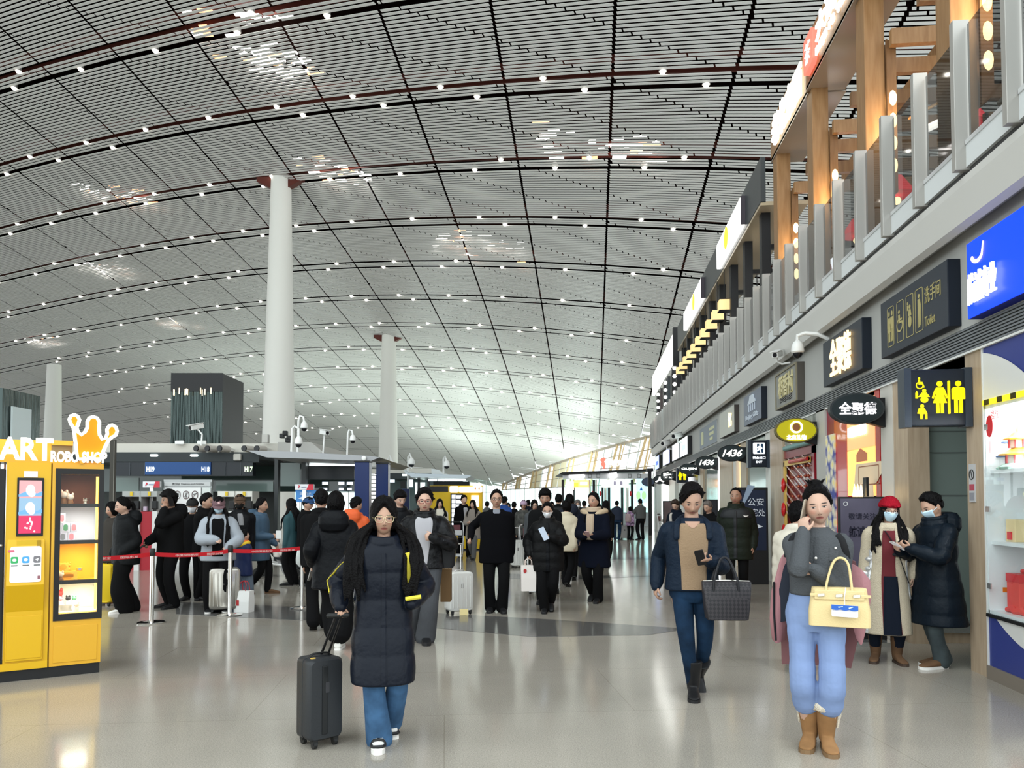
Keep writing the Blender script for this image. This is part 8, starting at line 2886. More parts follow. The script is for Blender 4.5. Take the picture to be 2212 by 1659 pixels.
p8 = person('man in long black wool coat and glasses wheeling a white suitcase', 1072, 1322, 1058, 2, False, 'mid', (2, -2, 0), (0, 0), ((.085, -.04, 0, 6, 0), (-.085, .03, 0, -6, 0)), A8,
   {'mat': woolb, 'hem': .415, 'thick': .022, 'collar': 'none', 'w': 1.06, 'name': 'wool_coat', 'belly': 1.06}, {'mat': cotb, 'w': 1.05, 'flare': 1.35}, bsho, {'style': 'swept', 't': .014})
p8.patch('shirt_collar', .862, .825, (-26, -8), (26, 8), M('shirt_grey', (.18, .19, .22), .8), .008, 6)
glasses_(p8, M('glass_dark', (.03, .03, .03), .3), .048, .032, .002)
hw8 = to_w(p8, p8.ARM[1][2] + Vector((-.03, -.03, -.08)))
g8 = onZ(991, 1326)
suitcase('white hard shell suitcase beside the man in the long black coat', (g8.x, g8.y), .36, .24, .60, M('case_white', (.62, .61, .58), .35), p8.root.rotation_euler.z + .42, max(hw8.z - .60 - .01, .3), 0, metal=M('handle_silver', (.6, .58, .56), .25, metal=.8), ribs=5, hx=.07)
A9 = ({'wrist': (.045, -.30, 1.20), 'pole': (.8, .3, -.5), 'dir': (-1, -.2, .0), 'palm': (0, .4, 1), 'thumb': (0, -.4, 1), 'curl': .6}, {'wrist': (-.295, -.06, .93), 'pole': (-.5, .8, 0), 'dir': (-.05, -.1, -1), 'palm': (1, 0, 0), 'curl': .9})
p9 = person('woman in black padded coat and white mask carrying a paper gift bag', 1183, 1322, 1089, 1, True, 'mid', (-4, 10, 0), (0, 0), ((.05, .16, .05, 3, 30), (-.055, -.06, 0, -2, 0)), A9,
   {'mat': M('nylon_charcoal', (0.0059,0.0059,0.0063), .5, bump=.5, bscale=14, spec=.10), 'hem': .385, 'quilt': .14, 'thick': .036, 'collar': 'high', 'belly': 1.12, 'sleeve': 1.25, 'w': 1.1, 'name': 'padded_coat'}, {'mat': cotb, 'w': 1.05, 'flare': 1.2}, bsho, {'style': 'swept', 't': .014, 'pony': True}, Hfix=1.55)
p9.patch('zip_placket', .83, .39, -4, 4, nyl, .012, 24)
mask_(p9, maskw)
glasses_(p9, M('glass_clear', (.5, .45, .42), .2, metal=.5), .05, .036, .002)
W_ = p9.ARM[0][2]
phone_('pale boarding pass in the hand of the woman in the white mask', to_w(p9, W_ + Vector((-.10, -.06, .05))), wm(p9.root).to_3x3() @ Vector((1, -.2, .45)), wm(p9.root).to_3x3() @ Vector((-.5, -.1, 1)), M('ticket_blue', (.55, .62, .74), .6), .085, .19, None, 'boarding_pass', 'ticket', .003)
W_ = p9.ARM[1][2]
cb_ = to_w(p9, W_ + Vector((-.01, -.02, -.535)))
paper_bag('white paper gift bag with a red seal held by the masked woman', cb_, .22, .37, .10, p9.root.rotation_euler.z + .18, M('paper_cream', (.72, .66, .62), .6), M('rope_cream', (.6, .5, .45), .7), .09, ((ellipse(.024, .03, 14), (-.055, -.052, .29)), M('seal_red', (.40, .03, .03), .5)))
A10 = HOLD2
p10 = person('woman in navy coat with a beige scarf and fur collar holding a phone', 1284, 1300, 1064, -16, True, 'mid', (-12, -2, 0), (0, 0), ((.07, -.06, 0, 5, 0), (-.06, .16, .03, -4, 25)), HOLD2,
   {'mat': navyc, 'hem': .33, 'thick': .034, 'collar': 'fur', 'flare': .05, 'sleeve': 1.22, 'w': 1.05, 'name': 'coat'}, {'mat': cotb, 'w': 1.1, 'flare': 1.3}, bsho, {'style': 'long', 'line': 'swept', 'end': .74, 'n': 12, 'fan': (110, 250), 't': .016})
nr = [p10.N + Vector((math.cos(a) * .058 * p10.H, math.sin(a) * .056 * p10.H - .008, .012 + .008 * math.sin(a))) for a in [2 * PI * k / 20 for k in range(20)]]
mb = MB().tube(nr, .034 * p10.s, 10, close=True)
mb.tube([p + Vector((0, -.004, .035)) for p in nr], .026 * p10.s, 10, close=True)
obj('scarf_loop', mb, scarfm, p10.root, True, world=False)
p10.patch('scarf_tail', .825, .585, (-18, -17), (8, 6), scarfm, .028, 18)
c_ = to_w(p10, (p10.ARM[0][2] + p10.ARM[1][2]) / 2 + Vector((0, -.07, .03)))
phone_('pink phone in the hands of the woman with the beige scarf', c_, wm(p10.root).to_3x3() @ Vector((1, 0, 0)), wm(p10.root).to_3x3() @ Vector((0, -.8, .6)), M('phone_pink', (.55, .35, .35), .4))
A11 = ({'wrist': (.10, -.27, 1.20), 'pole': (.8, .3, -.5), 'dir': (-.9, -.3, .1), 'palm': (0, 1, .2), 'thumb': (0, -.2, 1), 'curl': 1.1}, {'wrist': (-.25, .0, .84), 'dir': (0, -.1, -1), 'palm': (1, 0, 0)})
camo = M('camo_black', (.008, .008, .009), .32, var=1.0, vscale=14, bump=.6, bscale=18, spec=.12)
p11 = person('young man in shiny black camouflage jacket, grey shirt and red glasses', 916, 1388, 1057, 0, False, 'fair', (2, 0, 0), (0, 0), ((.02, -.02, 0, 3, 0), (-.10, .30, .0, -2, 30)), A11,
   {'mat': camo, 'hem': .50, 'thick': .034, 'collar': 'high', 'sleeve': 1.25, 'name': 'jacket', 'w': 1.02}, {'mat': M('trouser_grey', (.055, .058, .065), .85, var=.15, vscale=5), 'w': 1.2, 'flare': 1.6, 'calf': 1.2}, {'mat': shob, 'style': 'chunky', 'k': 1.08}, {'style': 'fringe', 't': .026, 'line': 'swept'})
p11.patch('shirt', .84, .53, (-26, -5), (22, 5), M('shirt_pale', (.36, .35, .37), .85), .006, 20)
glasses_(p11, M('glass_red', (.18, .03, .03), .3), .052, .040, .003)
backpack(p11, 'black backpack hanging at the side of the man in camouflage', M('pack_black', (.010, .010, .011), .7), (.245, .06, 1.10), .22, .50, .28, M('reflect_white', (.8, .8, .8), .4), False)
p12 = person('man in a black coat walking away with his back to us', 692, 1357, 1057, 178, False, 'tan', (0, 0, 0), (0, 0), ((.075, .22, .0, 4, 35), (-.07, -.10, 0, -4, 0)), HANG,
   {'mat': cotb, 'hem': .46, 'thick': .022, 'collar': 'stand', 'name': 'coat', 'w': 1.0}, {'mat': cotb, 'w': 1.05, 'flare': 1.35}, bsho, {'style': 'short', 't': .016})
A13 = ({'wrist': (.25, -.02, .95), 'dir': (.1, -.25, -1), 'palm': (-1, 0, 0), 'curl': .8}, {'wrist': (-.22, -.05, .86), 'dir': (0, 0, -1), 'palm': (1, 0, 0)})
p13 = person('woman in hooded black padded coat walking away in white shoes', 722, 1402, 1064, 172, True, 'fair', (0, 0, 0), (0, 0), ((-.03, -.10, 0, 2, 0), (-.05, .02, 0, -4, 0)), A13,
   {'mat': nyl, 'hem': .40, 'quilt': .0, 'thick': .036, 'hoodback': True, 'collar': 'stand', 'sleeve': 1.2, 'name': 'padded_coat', 'w': 1.1}, {'mat': cotb, 'w': 1.35, 'crop': .72, 'flare': 1.7, 'calf': 1.4}, {'mat': show, 'style': 'low', 'sole': solew}, {'style': 'bob', 't': .020})
W_ = p13.ARM[0][2]
phone_('white edged phone in the lowered hand of the woman in the hooded coat', to_w(p13, W_ + Vector((.03, -.06, -.12))), wm(p13.root).to_3x3() @ Vector((.2, 1, 0)), wm(p13.root).to_3x3() @ Vector((.3, -.3, -1)), M('phone_silver'))
person('man in orange hooded jacket seen from behind near the blue pillars', 766, 1300, 1074, 150, False, 'mid', (-20, 8, 0), (0, 0), STAND, HANG,
 {'mat': M('jacket_orange', (.62, .10, .025), .6, bump=.25, bscale=18), 'hem': .5, 'thick': .03, 'hoodback': True, 'name': 'jacket', 'w': 1.0}, {'mat': cotn, 'w': 1.0}, bsho, {'style': 'short', 't': .018})
p14 = person('man in black jacket looking down behind the woman in the padded coat', 862, 1296, 1060, 14, False, 'fair', (10, 16, -4), (0, 0), WALK, SWING,
   {'mat': nyl, 'hem': .48, 'thick': .028, 'collar': 'stand', 'name': 'jacket'}, {'mat': cotb, 'w': 1.0}, bsho, {'style': 'fringe', 't': .024})
# ================================================================== the queue
p20 = person('woman in black padded jacket and white shoes, first beside the vending machine', 270, 1322, 1089, -72, True, 'fair', (-6, 10, 0), (0, 2), ((.07, -.06, 0, 5, 0), (-.07, .08, 0, -5, 0)), ({'wrist': (.20, -.12, .90), 'dir': (0, -.3, -1), 'palm': (-1, 0, 0), 'nohand': True}, {'wrist': (-.2, -.12, .9), 'dir': (0, -.3, -1), 'palm': (1, 0, 0), 'nohand': True}),
   {'mat': M('nylon_soft', (0.0055,0.0063,0.0071), .6, bump=.5, bscale=14, spec=.10), 'hem': .43, 'thick': .036, 'hoodback': True, 'collar': 'stand', 'sleeve': 1.25, 'name': 'padded_jacket', 'w': 1.12, 'belly': 1.08}, {'mat': cotb, 'w': 1.4, 'flare': 1.5, 'calf': 1.4}, {'mat': show, 'style': 'low', 'sole': solew}, {'style': 'pony', 'line': 'swept', 't': .016}, Hfix=1.62)
person('woman in dark coat half hidden by the yellow vending machine', 243, 1304, 1084, -58, True, 'mid', (0, 4, 0), (0, 0), STAND, HANG, {'mat': M('coat_olive', (.03, .025, .02), .8), 'hem': .42, 'thick': .03, 'name': 'coat'}, {'mat': cotn, 'w': 1.0}, {'mat': M('shoe_coral', (.65, .3, .25), .5), 'style': 'low', 'sole': solew}, {'style': 'bob', 't': .016})
A22 = ({'wrist': (.115, -.16, 1.46), 'pole': (.5, -.3, -1), 'dir': (-.1, .2, 1), 'palm': (-1, .3, 0), 'thumb': (0, -1, .2), 'curl': .5}, {'wrist': (-.10, -.30, .98), 'dir': (.3, -.5, -.6), 'palm': (1, 0, 0), 'curl': .7, 'pole': (-.6, .7, -.2)})
p22 = person('tall man in black jacket holding a phone to his ear in the queue', 366, 1313, 1060, -62, False, 'tan', (-8, 6, 0), (0, 0), STAND, A22, {'mat': cotb, 'hem': .48, 'thick': .03, 'collar': 'stand', 'hoodback': True, 'name': 'jacket', 'sleeve': 1.15}, {'mat': cotb, 'w': 1.05, 'flare': 1.25}, bsho, {'style': 'fringe', 't': .026})
phone_('black phone at the ear of the tall man in the queue', to_w(p22, p22.Mh @ Vector((.095, -.01, -.02))), wm(p22.root).to_3x3() @ Vector((0, 1, 0)), wm(p22.root).to_3x3() @ Vector((.1, -.3, 1)))
phone_('dark phone in the lowered hand of the tall man in the queue', to_w(p22, p22.ARM[1][2] + Vector((.05, -.09, -.05))), wm(p22.root).to_3x3() @ Vector((1, 0, 0)), wm(p22.root).to_3x3() @ Vector((0, -.8, -.4)))
p23 = person('man in flat black cap and white mask behind the man on the phone', 414, 1296, 1076, -14, False, 'mid', (0, 6, 0), (0, 0), STAND, HANG, {'mat': cotb, 'hem': .46, 'thick': .026, 'collar': 'stand', 'name': 'coat'}, {'mat': cotb, 'w': 1.0}, bsho, {'style': 'short', 't': .014})
mask_(p23, maskw)
cap_(p23, M('cap_black', (.010, .010, .010), .8), True, .30, .026)
person('dark haired person turned aside behind the flat capped man', 440, 1296, 1066, 62, False, 'mid', (0, 4, 0), (0, 0), STAND, HANG, {'mat': cotb, 'hem': .45, 'thick': .03, 'collar': 'high', 'name': 'coat'}, {'mat': cotb, 'w': 1.0}, bsho, {'style': 'short', 't': .018})
A25 = ({'wrist': (.15, -.27, .98), 'dir': (-.25, -.6, -.5), 'palm': (-.6, 0, -.6), 'curl': .8, 'pole': (.8, .5, -.2)}, {'wrist': (-.02, -.30, 1.10), 'dir': (.8, -.4, -.1), 'palm': (0, .2, -1), 'curl': .9, 'pole': (-.9, .3, -.3)})
p25 = person('girl in mauve cap, mask and pale grey jacket holding a silver suitcase', 470, 1322, 1078, -4, True, 'fair', (4, 26, 0), (0, 3), STAND, A25, {'mat': M('jacket_paleblue', (.30, .33, .37), .8, bump=.2, bscale=20), 'hem': .46, 'thick': .036, 'collar': 'stand', 'sleeve': 1.3, 'w': 1.14, 'name': 'jacket'}, {'mat': cotb, 'w': 1.2, 'flare': 1.6, 'calf': 1.3}, {'mat': shob, 'style': 'low', 'sole': solew}, {'style': 'long', 'line': 'centre', 'end': .60, 'n': 16, 'fan': (60, 300), 't': .016}, Hfix=1.63)
mask_(p25, maskb)
cap_(p25, M('cap_mauve', (.13, .075, .085), .85), True, .32, .024, badge=M('badge_pink', (.55, .35, .35), .6))
p25.patch('dark_inner', .84, .50, (-18, -14), (18, 14), cotb, .006, 16)
g25 = onZ(484, 1322)
suitcase('silver aluminium suitcase with long handle in front of the girl in the cap', (g25.x, g25.y), .42, .26, .64, M('case_silver', (.42, .40, .36), .28, metal=.75), p25.root.rotation_euler.z + .1, .46, -.0, metal=M('handle_silver'), ribs=6, hx=.05)
p26 = person('person in brown cap and black face cover behind the girl in the queue', 516, 1290, 1068, -8, False, 'tan', (4, 10, 0), (0, 0), STAND, HANG, {'mat': nyl, 'hem': .46, 'thick': .03, 'collar': 'high', 'name': 'jacket'}, {'mat': cotb, 'w': 1.0}, bsho, {'style': 'short', 't': .014})
mask_(p26, M('mask_black', (.012, .012, .012), .8))
cap_(p26, M('cap_brown', (.075, .045, .028), .85), True, .32, .026)
p26.patch('grey_scarf', .835, .72, (-4, 2), (14, 18), M('scarf_grey', (.22, .22, .23), .9), .02, 10)
p27 = person('child in navy jacket with a yellow hood looking up in the queue', 524, 1310, 1143, 118, False, 'fair', (0, -16, 0), (0, 0), STAND, HANG, {'mat': M('jacket_kid', (.010, .020, .075), .55), 'hem': .42, 'thick': .034, 'collar': 'none', 'sleeve': 1.3, 'w': 1.2, 'name': 'jacket'}, {'mat': M('jean_kid', (.11, .14, .18), .85, var=.2, vscale=8), 'w': 1.5, 'flare': 1.8, 'calf': 1.5}, bsho, {'style': 'short', 't': .016})
obj('yellow_hood', MB().tube([p27.N + Vector((math.cos(a) * .10, math.sin(a) * .085 + .02, -.01 - .02 * math.sin(a))) for a in [2 * PI * k / 20 for k in range(20)]], .035, 10, close=True), M('hood_yellow', (.75, .50, .03), .7), p27.root, True, world=False)
obj('orange_collar', MB().tube([p27.N + Vector((math.cos(a) * .075, math.sin(a) * .07, .03)) for a in [2 * PI * k / 20 for k in range(20)]], .018, 8, close=True), M('collar_orange', (.75, .16, .03), .7), p27.root, True, world=False)
p28 = person('woman in long slate blue padded coat with a ponytail holding papers', 560, 1282, 1076, 70, True, 'mid', (0, 0, 0), (0, 0), ((.06, -.16, 0, 4, 0), (-.06, .22, .0, -4, 40)), ({'wrist': (.18, -.22, .90), 'dir': (0, -.5, -.8), 'palm': (-1, 0, 0)}, {'wrist': (-.16, -.26, 1.05), 'dir': (.3, -.8, 0), 'palm': (1, 0, 0), 'curl': .7}), {'mat': M('coat_slate', (.045, .085, .135), .55, bump=.2, bscale=14), 'hem': .36, 'thick': .032, 'collar': 'stand', 'sleeve': 1.15, 'name': 'padded_coat', 'hoodback': True}, {'mat': cotb, 'w': .95}, {'mat': sueb, 'style': 'low'}, {'style': 'pony', 'line': 'swept', 't': .016})
phone_('folded white papers held by the woman in the slate blue coat', to_w(p28, p28.ARM[1][2] + Vector((.03, -.12, .03))), RV, UV, M('paper_white', (.75, .75, .73), .7), .09, .14, None, 'papers', 'paper', .004)
person('long haired woman in teal and black at the counter behind the stroller', 630, 1264, 1077, -120, True, 'fair', (0, 0, 0), (0, 0), STAND, HANG, {'mat': M('coat_teal', (.02, .06, .07), .7), 'hem': .42, 'thick': .028, 'name': 'coat'}, {'mat': cotb, 'w': 1.0}, bsho, {'style': 'long', 'line': 'bob', 'end': .66, 'n': 12, 'fan': (80, 280), 't': .016})
p31 = person('person in blue cap and black coat beyond the couple walking away', 661, 1266, 1074, 60, False, 'mid', (0, 6, 0), (0, 0), STAND, HANG, {'mat': cotb, 'hem': .44, 'thick': .03, 'collar': 'stand', 'name': 'coat'}, {'mat': cotb, 'w': 1.0}, bsho, {'style': 'short', 't': .014})
cap_(p31, M('cap_blue', (.015, .045, .12), .8), True, .30, .022)
# ================================================================== background crowd
def extra(label, u, vf, vt, turn, fem, mat, hem=.46, legm=None, hair=None, skin='mid', arms=None, feet=None, head=(0, 3, 0), top=None, **k):
 t = {'mat': mat, 'hem': hem, 'thick': .03, 'collar': 'stand', 'name': 'coat'}
 t.update(top or {})
 return person(label, u, vf, vt, turn, fem, skin, head, (0, 0), feet or WALK, arms or SWING, t, {'mat': legm or cotb, 'w': 1.0, 'flare': 1.15}, bsho, hair or {'style': 'short' if not fem else 'bob', 't': .018}, vx=.015, **k)
extra('hooded woman in black with a pale face between the blue pillars', 787, 1232, 1084, 0, True, cotb, hair={'style': 'long', 'line': 'centre', 'end': .7, 'n': 12, 't': .03}, skin='fair')
e1 = extra('woman in white fleece jacket with a dark shoulder strap', 949, 1216, 1078, 8, True, M('fleece_white', (.66, .62, .52), .95, bump=.5, bscale=80), .5, hair={'style': 'long', 'line': 'centre', 'end': .76, 'n': 12, 'fan': (70, 290), 't': .018}, skin='fair')
obj('shoulder_strap', MB().tube([e1.surf(z, math.radians(-90 + a), .02) for z, a in ((.83, 40), (.76, 20), (.68, 0), (.6, -20))], .015, 6, flat=.4), M('strap_black'), e1.root, True, world=False)
extra('man in open black coat by the far yellow machine', 1001, 1204, 1070, 24, False, woolb, .36, skin='fair').patch('pale_shirt', .835, .60, (-14, -5), (14, 5), M('shirt_pale'), .006, 8)
extra('woman in belted greige coat pushing a trolley by the far yellow machine', 1022, 1209, 1080, -18, True, M('coat_greige', (.22, .19, .165), .9, sheen=.2), .36, legm=M('skirt_grey', (.09, .09, .09), .9), hair={'style': 'long', 'line': 'centre', 'end': .76, 'n': 12, 'fan': (60, 300), 't': .018}, skin='fair', arms=HOLD2)
extra('person in bright blue jacket behind the man in the long black coat', 1089, 1200, 1073, 150, False, M('jacket_cobalt', (.012, .05, .22), .6), .5)
p40 = person('tall man with a thick dark fringe pushing a luggage trolley', 1178, 1300, 1058, -2, False, 'tan', (0, 2, 0), (0, 0), WALK2, ({'wrist': (.20, -.34, .98), 'dir': (0, -1, .1), 'palm': (0, 0, -1), 'thumb': (-1, 0, 0), 'curl': .9}, {'wrist': (-.20, -.34, .98), 'dir': (0, -1, .1), 'palm': (0, 0, -1), 'thumb': (1, 0, 0), 'curl': .9}), {'mat': cotb, 'hem': .48, 'thick': .03, 'collar': 'stand', 'name': 'jacket'}, {'mat': cotb, 'w': 1.0}, bsho, {'style': 'fringe', 't': .028})
e2 = extra('woman in lilac cap walking in the crowd left of the tall man', 1131, 1218, 1080, 4, True, M('coat_camo', (.05, .05, .045), .7, var=.6, vscale=14), hair={'style': 'bob', 't': .014})
cap_(e2, M('cap_lilac', (.42, .30, .40), .8), True, .3, .024)
e3 = extra('woman in glasses and grey striped coat left of the tall man', 1154, 1232, 1080, 10, True, M('coat_steel', (.06, .065, .07), .8), hair={'style': 'bob', 't': .018}, skin='fair')
glasses_(e3, M('glass_dark'), .05, .04, .003)
e4 = extra('man with a black backpack walking away right of the tall man', 1207, 1226, 1068, 175, False, cotb, .45)
backpack(e4, 'black backpack with pale piping in the crowd right of the tall man', M('pack_black'), (0, .20, 1.2), .34, .5, .18, None, False)
e5 = extra('person in dark blue hooded coat walking away with a pink parcel', 1231, 1252, 1068, 185, False, M('coat_midnight', (.010, .014, .026), .7), .40, top={'hoodback': True})
p = root('pink_parcel', 'small pink parcel carried in the crowd above the cream coat', 'parcel', to_w(e5, (-.05, .22, 1.28)))
c_ = to_w(e5, (.16, .20, 1.26))
obj('wrap', MB().obox(c_, RV, FV, UV, .18, .06, .12), M('parcel_pink', (.75, .25, .22), .5), p, bevel=.02)
e6 = extra('person in grey hood and white mask behind the crowd', 1248, 1212, 1080, 0, True, M('coat_charcoal', (.03, .03, .032), .8), top={'hoodback': True}, hair={'style': 'bob', 't': .02, 'mat': hairg})
mask_(e6, maskw)
e7 = extra('person in long cream quilted coat seen from the side behind the masked woman', 1224, 1266, 1090, 165, True, M('coat_cream', (.56, .49, .36), .75, bump=.3, bscale=20), .42, top={'quilt': .16}, Hfix=1.58)
paper_bag('ochre paper carrier bag in the crowd beside the scarf woman', onD(1250, 1178, 16), .34, .44, .14, TH, M('paper_ochre', (.50, .34, .10), .6), M('rope_cream'), .12)
extra('dark haired woman close behind the scarf woman', 1309, 1226, 1082, 165, True, cotb, hair={'style': 'long', 'line': 'bob', 'end': .72, 'n': 12, 't': .022})
extra('man in navy jacket and jeans standing with his back to us far off', 1333, 1166, 1082, 176, False, M('jacket_ink', (.010, .016, .034), .7), .52, jeand, feet=STAND, arms=HANG)
e8 = extra('girl in purple and white floral coat beside the far grey suitcase', 1361, 1166, 1094, 150, True, M('coat_floral', (.22, .14, .22), .8, var=1.2, vscale=11), .44, cotb, feet=STAND, arms=HANG, hair={'style': 'bob', 't': .02})
backpack(e8, 'small grey and pink backpack on the girl in the floral coat', M('pack_pink', (.35, .26, .26), .7), (0, .18, 1.15), .32, .44, .16, None, False)
g_ = onZ(1349, 1165)
suitcase('small pale grey suitcase between the far standing people', (g_.x, g_.y), .36, .22, .58, M('case_pale', (.45, .43, .42), .5), TH, .0)
e9 = extra('man in grey jacket and black trousers on a phone by the far kiosk', 1384, 1166, 1078, -150, False, M('jacket_ash', (.075, .075, .072), .85), .54, cotb, feet=STAND, arms=({'wrist': (.15, -.25, 1.15), 'dir': (-.6, -.4, .4), 'palm': (0, 0, 1), 'pole': (.8, .3, -.5)}, HANG[1]))
e10 = extra('stooping person with a pale scarf bending near a luggage trolley', 1468, 1232, 1076, -30, True, cotn, .44, hair={'style': 'bob', 't': .02, 'mat': hairb}, head=(0, 38, 0), lean=None) if False else person('stooping person with a pale scarf bending near a luggage trolley', 1466, 1236, 1078, -24, True, 'fair', (0, 34, 0), (0, 10), STAND, HOLD2, {'mat': cotn, 'hem': .44, 'thick': .032, 'collar': 'high', 'name': 'coat'}, {'mat': cotb, 'w': 1.0}, bsho, {'style': 'pony', 'line': 'swept', 't': .02, 'mat': hairb}, vx=.013)
e10.patch('pale_scarf', .84, .60, (-34, -30), (-14, -12), M('scarf_pale', (.5, .46, .42), .9), .02, 10)
extra('dark clad person half hidden behind the man in navy', 1533, 1258, 1082, -40, False, cotb, .44, feet=STAND, arms=HANG, hair={'style': 'short', 't': .018, 'mat': hairg}, head=(0, 20, 0))
for i, (u, vf, vt, tn, fm, lb) in enumerate(((1110, 1190, 1084, 170, False, 'small dark figure far away at the left of the crowd'), (1098, 1176, 1086, 0, True, 'far woman in grey near the glass wall'), (1141, 1178, 1080, 180, False, 'far man with a dark cap above the lilac cap'), (1192, 1186, 1084, 10, True, 'far figure in black seen between the tall man and the backpack'), (1262, 1180, 1082, 170, False, 'far man in black beside the mint kiosk panel'), (1240, 1172, 1084, 0, True, 'far woman standing at the kiosk corner'), (972, 1180, 1084, 0, True, 'far woman in dark coat left of the yellow machine window'), (1052, 1178, 1083, 170, False, 'far man in dark jacket right of the yellow machine'))):
 extra(lb, u, vf, vt, tn, fm, [cotb, M('coat_fargrey', (.10, .10, .10), .8), cotn][i % 3], .46)
# ================================================================== trolleys, stroller, bags on the floor
def trolley(label, g, rz, load=None, group=None):
 p = root('luggage_trolley', label, 'trolley', (g[0], g[1], 0), rz, group)
 fr = M('trolley_frame', (.50, .50, .50), .3, metal=.7)
 mb = MB()
 for sx in (-1, 1):
  mb.tube(bez([(sx * .26, .45, .10), (sx * .28, .40, .5), (sx * .28, .47, .95), (sx * .24, .52, 1.02)], 4), .016, 8)
  mb.tube([(sx * .26, .45, .12), (sx * .20, -.45, .14)], .018, 8)
 mb.tube([(-.24, .52, 1.02), (.24, .52, 1.02)], .02, 8)
 for y in (-.4, -.1, .2, .45):
  mb.tube([(-.22, y, .13), (.22, y, .13)], .012, 6)
 mb.tube([(-.28, .42, .6), (.28, .42, .6)], .012, 6)
 obj('frame', mb, fr, p, True, world=False)
 obj('basket', MB().box((-.24, .30, .66), (.24, .44, .68)).box((-.24, .30, .68), (.24, .31, .80)), fr, p, world=False)
 obj('sign_plate', MB().box((-.2, .455, .70), (.2, .465, .94)), M('trolley_plate', (.16, .05, .06), .5), p, world=False)
 obj('grip', MB().tube([(-.2, .52, 1.02), (.2, .52, 1.02)], .025, 10), M('wheel_black'), p, True, world=False)
 for x, y in ((-.24, .40), (.24, .40), (0, -.42)):
  w_ = obj('wheel', MB().tube([(x - .02, y, .065), (x + .02, y, .065)], .065, 16), M('wheel_black'), p, True, world=False, angle=50)
  obj('fork', MB().box((x - .03, y - .02, .06), (x + .03, y + .02, .14)), fr, w_, world=False)
 return p
gT = onZ(1172, 1292)
tr1 = trolley('luggage trolley pushed by the tall man behind the masked woman', (gT.x, gT.y + .2), p40.root.rotation_euler.z)
suitcase('white suitcase riding upright on the trolley beside the black coated man', (onZ(1117, 1226).x, onZ(1117, 1226).y), .30, .24, .66, M('case_white'), .3, .3, 0, metal=M('handle_silver'), ribs=4)
gT = onZ(1128, 1232)
tr2 = trolley('luggage trolley in the crowd behind the black coated man', (gT.x + .3, gT.y + .6), .4)
gT = onZ(1434, 1160)
trolley('luggage trolley parked by the far shop front', (gT.x + .25, gT.y), 1.2)
gT = onZ(1012, 1204)
trolley('luggage trolley with the greige coated woman', (gT.x - .25, gT.y - 1.0), .2)
gS = onZ(604, 1247)
st = root('stroller', 'dark stroller with white frame turned sideways behind the red belt', 'stroller', (gS.x, gS.y, 0), TH + .1)
fw_ = M('stroller_white', (.66, .66, .65), .35)
mb = MB()
for sy in (-.2, .2):
 mb.tube(bez([(-.34, sy, .36), (-.12, sy, .30), (.12, sy, .26), (.36, sy, .14)], 4), .022, 8)
 mb.tube(bez([(-.40, sy, .12), (-.28, sy, .34), (-.34, sy, .62), (-.42, sy, .88)], 4), .018, 8)
mb.tube([(-.42, -.2, .88), (-.42, .2, .88)], .02, 8)
obj('frame', mb, fw_, st, True, world=False)
mb = MB()
mb.rings([[Vector((x, y, z)) for y in (-.17, .17)] + [Vector((x + .04, y, z - .05)) for y in (.17, -.17)] for x, z in ((-.30, .80), (-.20, .56), (-.10, .44), (.14, .42), (.22, .34), (.34, .24))])
obj('seat', mb, M('stroller_cloth', (.012, .014, .017), .8), st, True, world=False)
mb = MB()
for k in range(7):
 a0, a1 = math.radians(95 + 10 * k), math.radians(105 + 10 * k)
 mb.add([Vector((-.24 + .26 * math.cos(a), y, .72 + .22 * math.sin(a))) for a in (a0, a1) for y in (-.18, .18)], [(0, 1, 3, 2)])
obj('hood', mb, M('stroller_cloth'), st, True, world=False)
for x, r in ((.36, .10), (-.40, .11)):
 for sy in (-.2, .2):
  w_ = obj('wheel', MB().tube([(x, sy - .02, r), (x, sy + .02, r)], r, 20), M('wheel_black'), st, True, world=False, angle=50)
  obj('hub', MB().tube([(x, sy - .024, r), (x, sy + .024, r)], r * .4, 12), M('hub_grey', (.35, .35, .35), .4), w_, True, world=False)
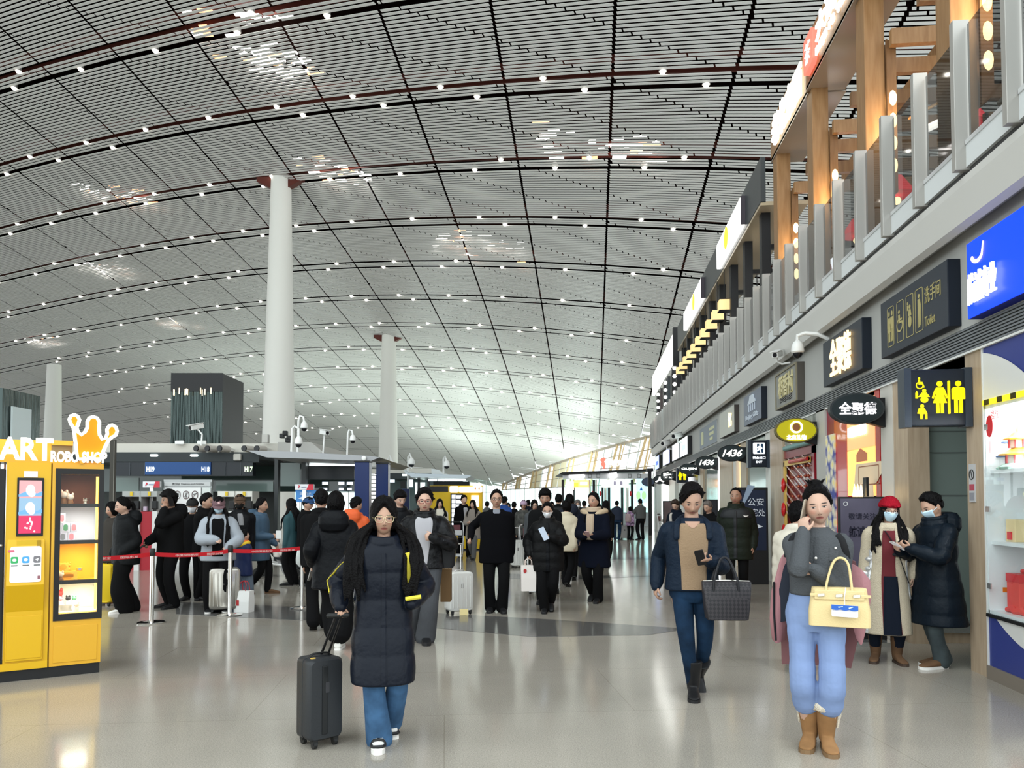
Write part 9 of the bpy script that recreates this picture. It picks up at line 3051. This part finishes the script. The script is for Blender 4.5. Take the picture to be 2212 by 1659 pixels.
bb = person('baby in cream padded suit sitting in the stroller', 600, 1247, 1150, 62, False, 'fair', (10, -4, 0), (0, -8), ((.06, -.50, .10, 5, -40), (-.06, -.48, .08, -5, -40)), ({'wrist': (.13, -.32, .95), 'dir': (-.2, -.8, 0), 'palm': (0, 0, -1), 'curl': .6}, {'wrist': (-.13, -.32, .95), 'dir': (.2, -.8, 0), 'palm': (0, 0, -1), 'curl': .6}),
   {'mat': M('suit_cream', (.62, .57, .52), .8, bump=.3, bscale=24), 'hem': .47, 'thick': .05, 'collar': 'stand', 'sleeve': 1.4, 'name': 'padded_suit', 'w': 1.2}, {'mat': M('baby_grey', (.3, .3, .3), .8), 'w': 1.3}, {'mat': shob, 'style': 'low'}, {'style': 'short', 't': .014}, Hfix=.80, hip=.98, vx=.011)
g_ = onZ(527, 1322)
paper_bag('white carrier bag with a red square standing by the second stanchion', (g_.x, g_.y, 0), .25, .31, .16, TH - .25, M('paper_white'), M('rope_red', (.45, .03, .04), .6), .14, (([(-.1, 0), (-.03, 0), (-.03, .08), (-.1, .08)], (-.0, -.082, .10)), M('seal_red')))
g_ = onZ(231, 1308)
suitcase('yellow suitcase peeping out behind the yellow vending machine', (g_.x - .08, g_.y), .40, .25, .64, M('case_yellow', (.75, .52, .02), .4), TH, .0)
p = root('brown_bag', 'tall brown paper bag hanging beside the man in camouflage', 'bag', onD(964, 1280, 9.2))
a, b_ = onD(953, 1298, 9.2), onD(975, 1228, 9.2)
obj('body', MB().obox((a + b_) / 2, RV, FV, UV, .12, .22, b_.z - a.z), M('paper_brown', (.15, .085, .035), .6), p, bevel=.005)
obj('handles', MB().tube(bez([(a + b_) / 2 + UV * .18 - RV * .03, (a + b_) / 2 + UV * .27, (a + b_) / 2 + UV * .18 + RV * .03], 4), .006, 6), M('paper_brown'), p, True)
p = root('yellow_tag', 'small yellow luggage tag under the white suitcase', 'tag', onD(1001, 1322, 10.9))
a = onD(1002, 1323, 10.75)
a.z = .05
obj('card', MB().obox(a, RV, FV, UV, .12, .004, .09), M('tag_yellow', (.75, .62, .30), .6), p)
print('PEOPLE', NP[0])
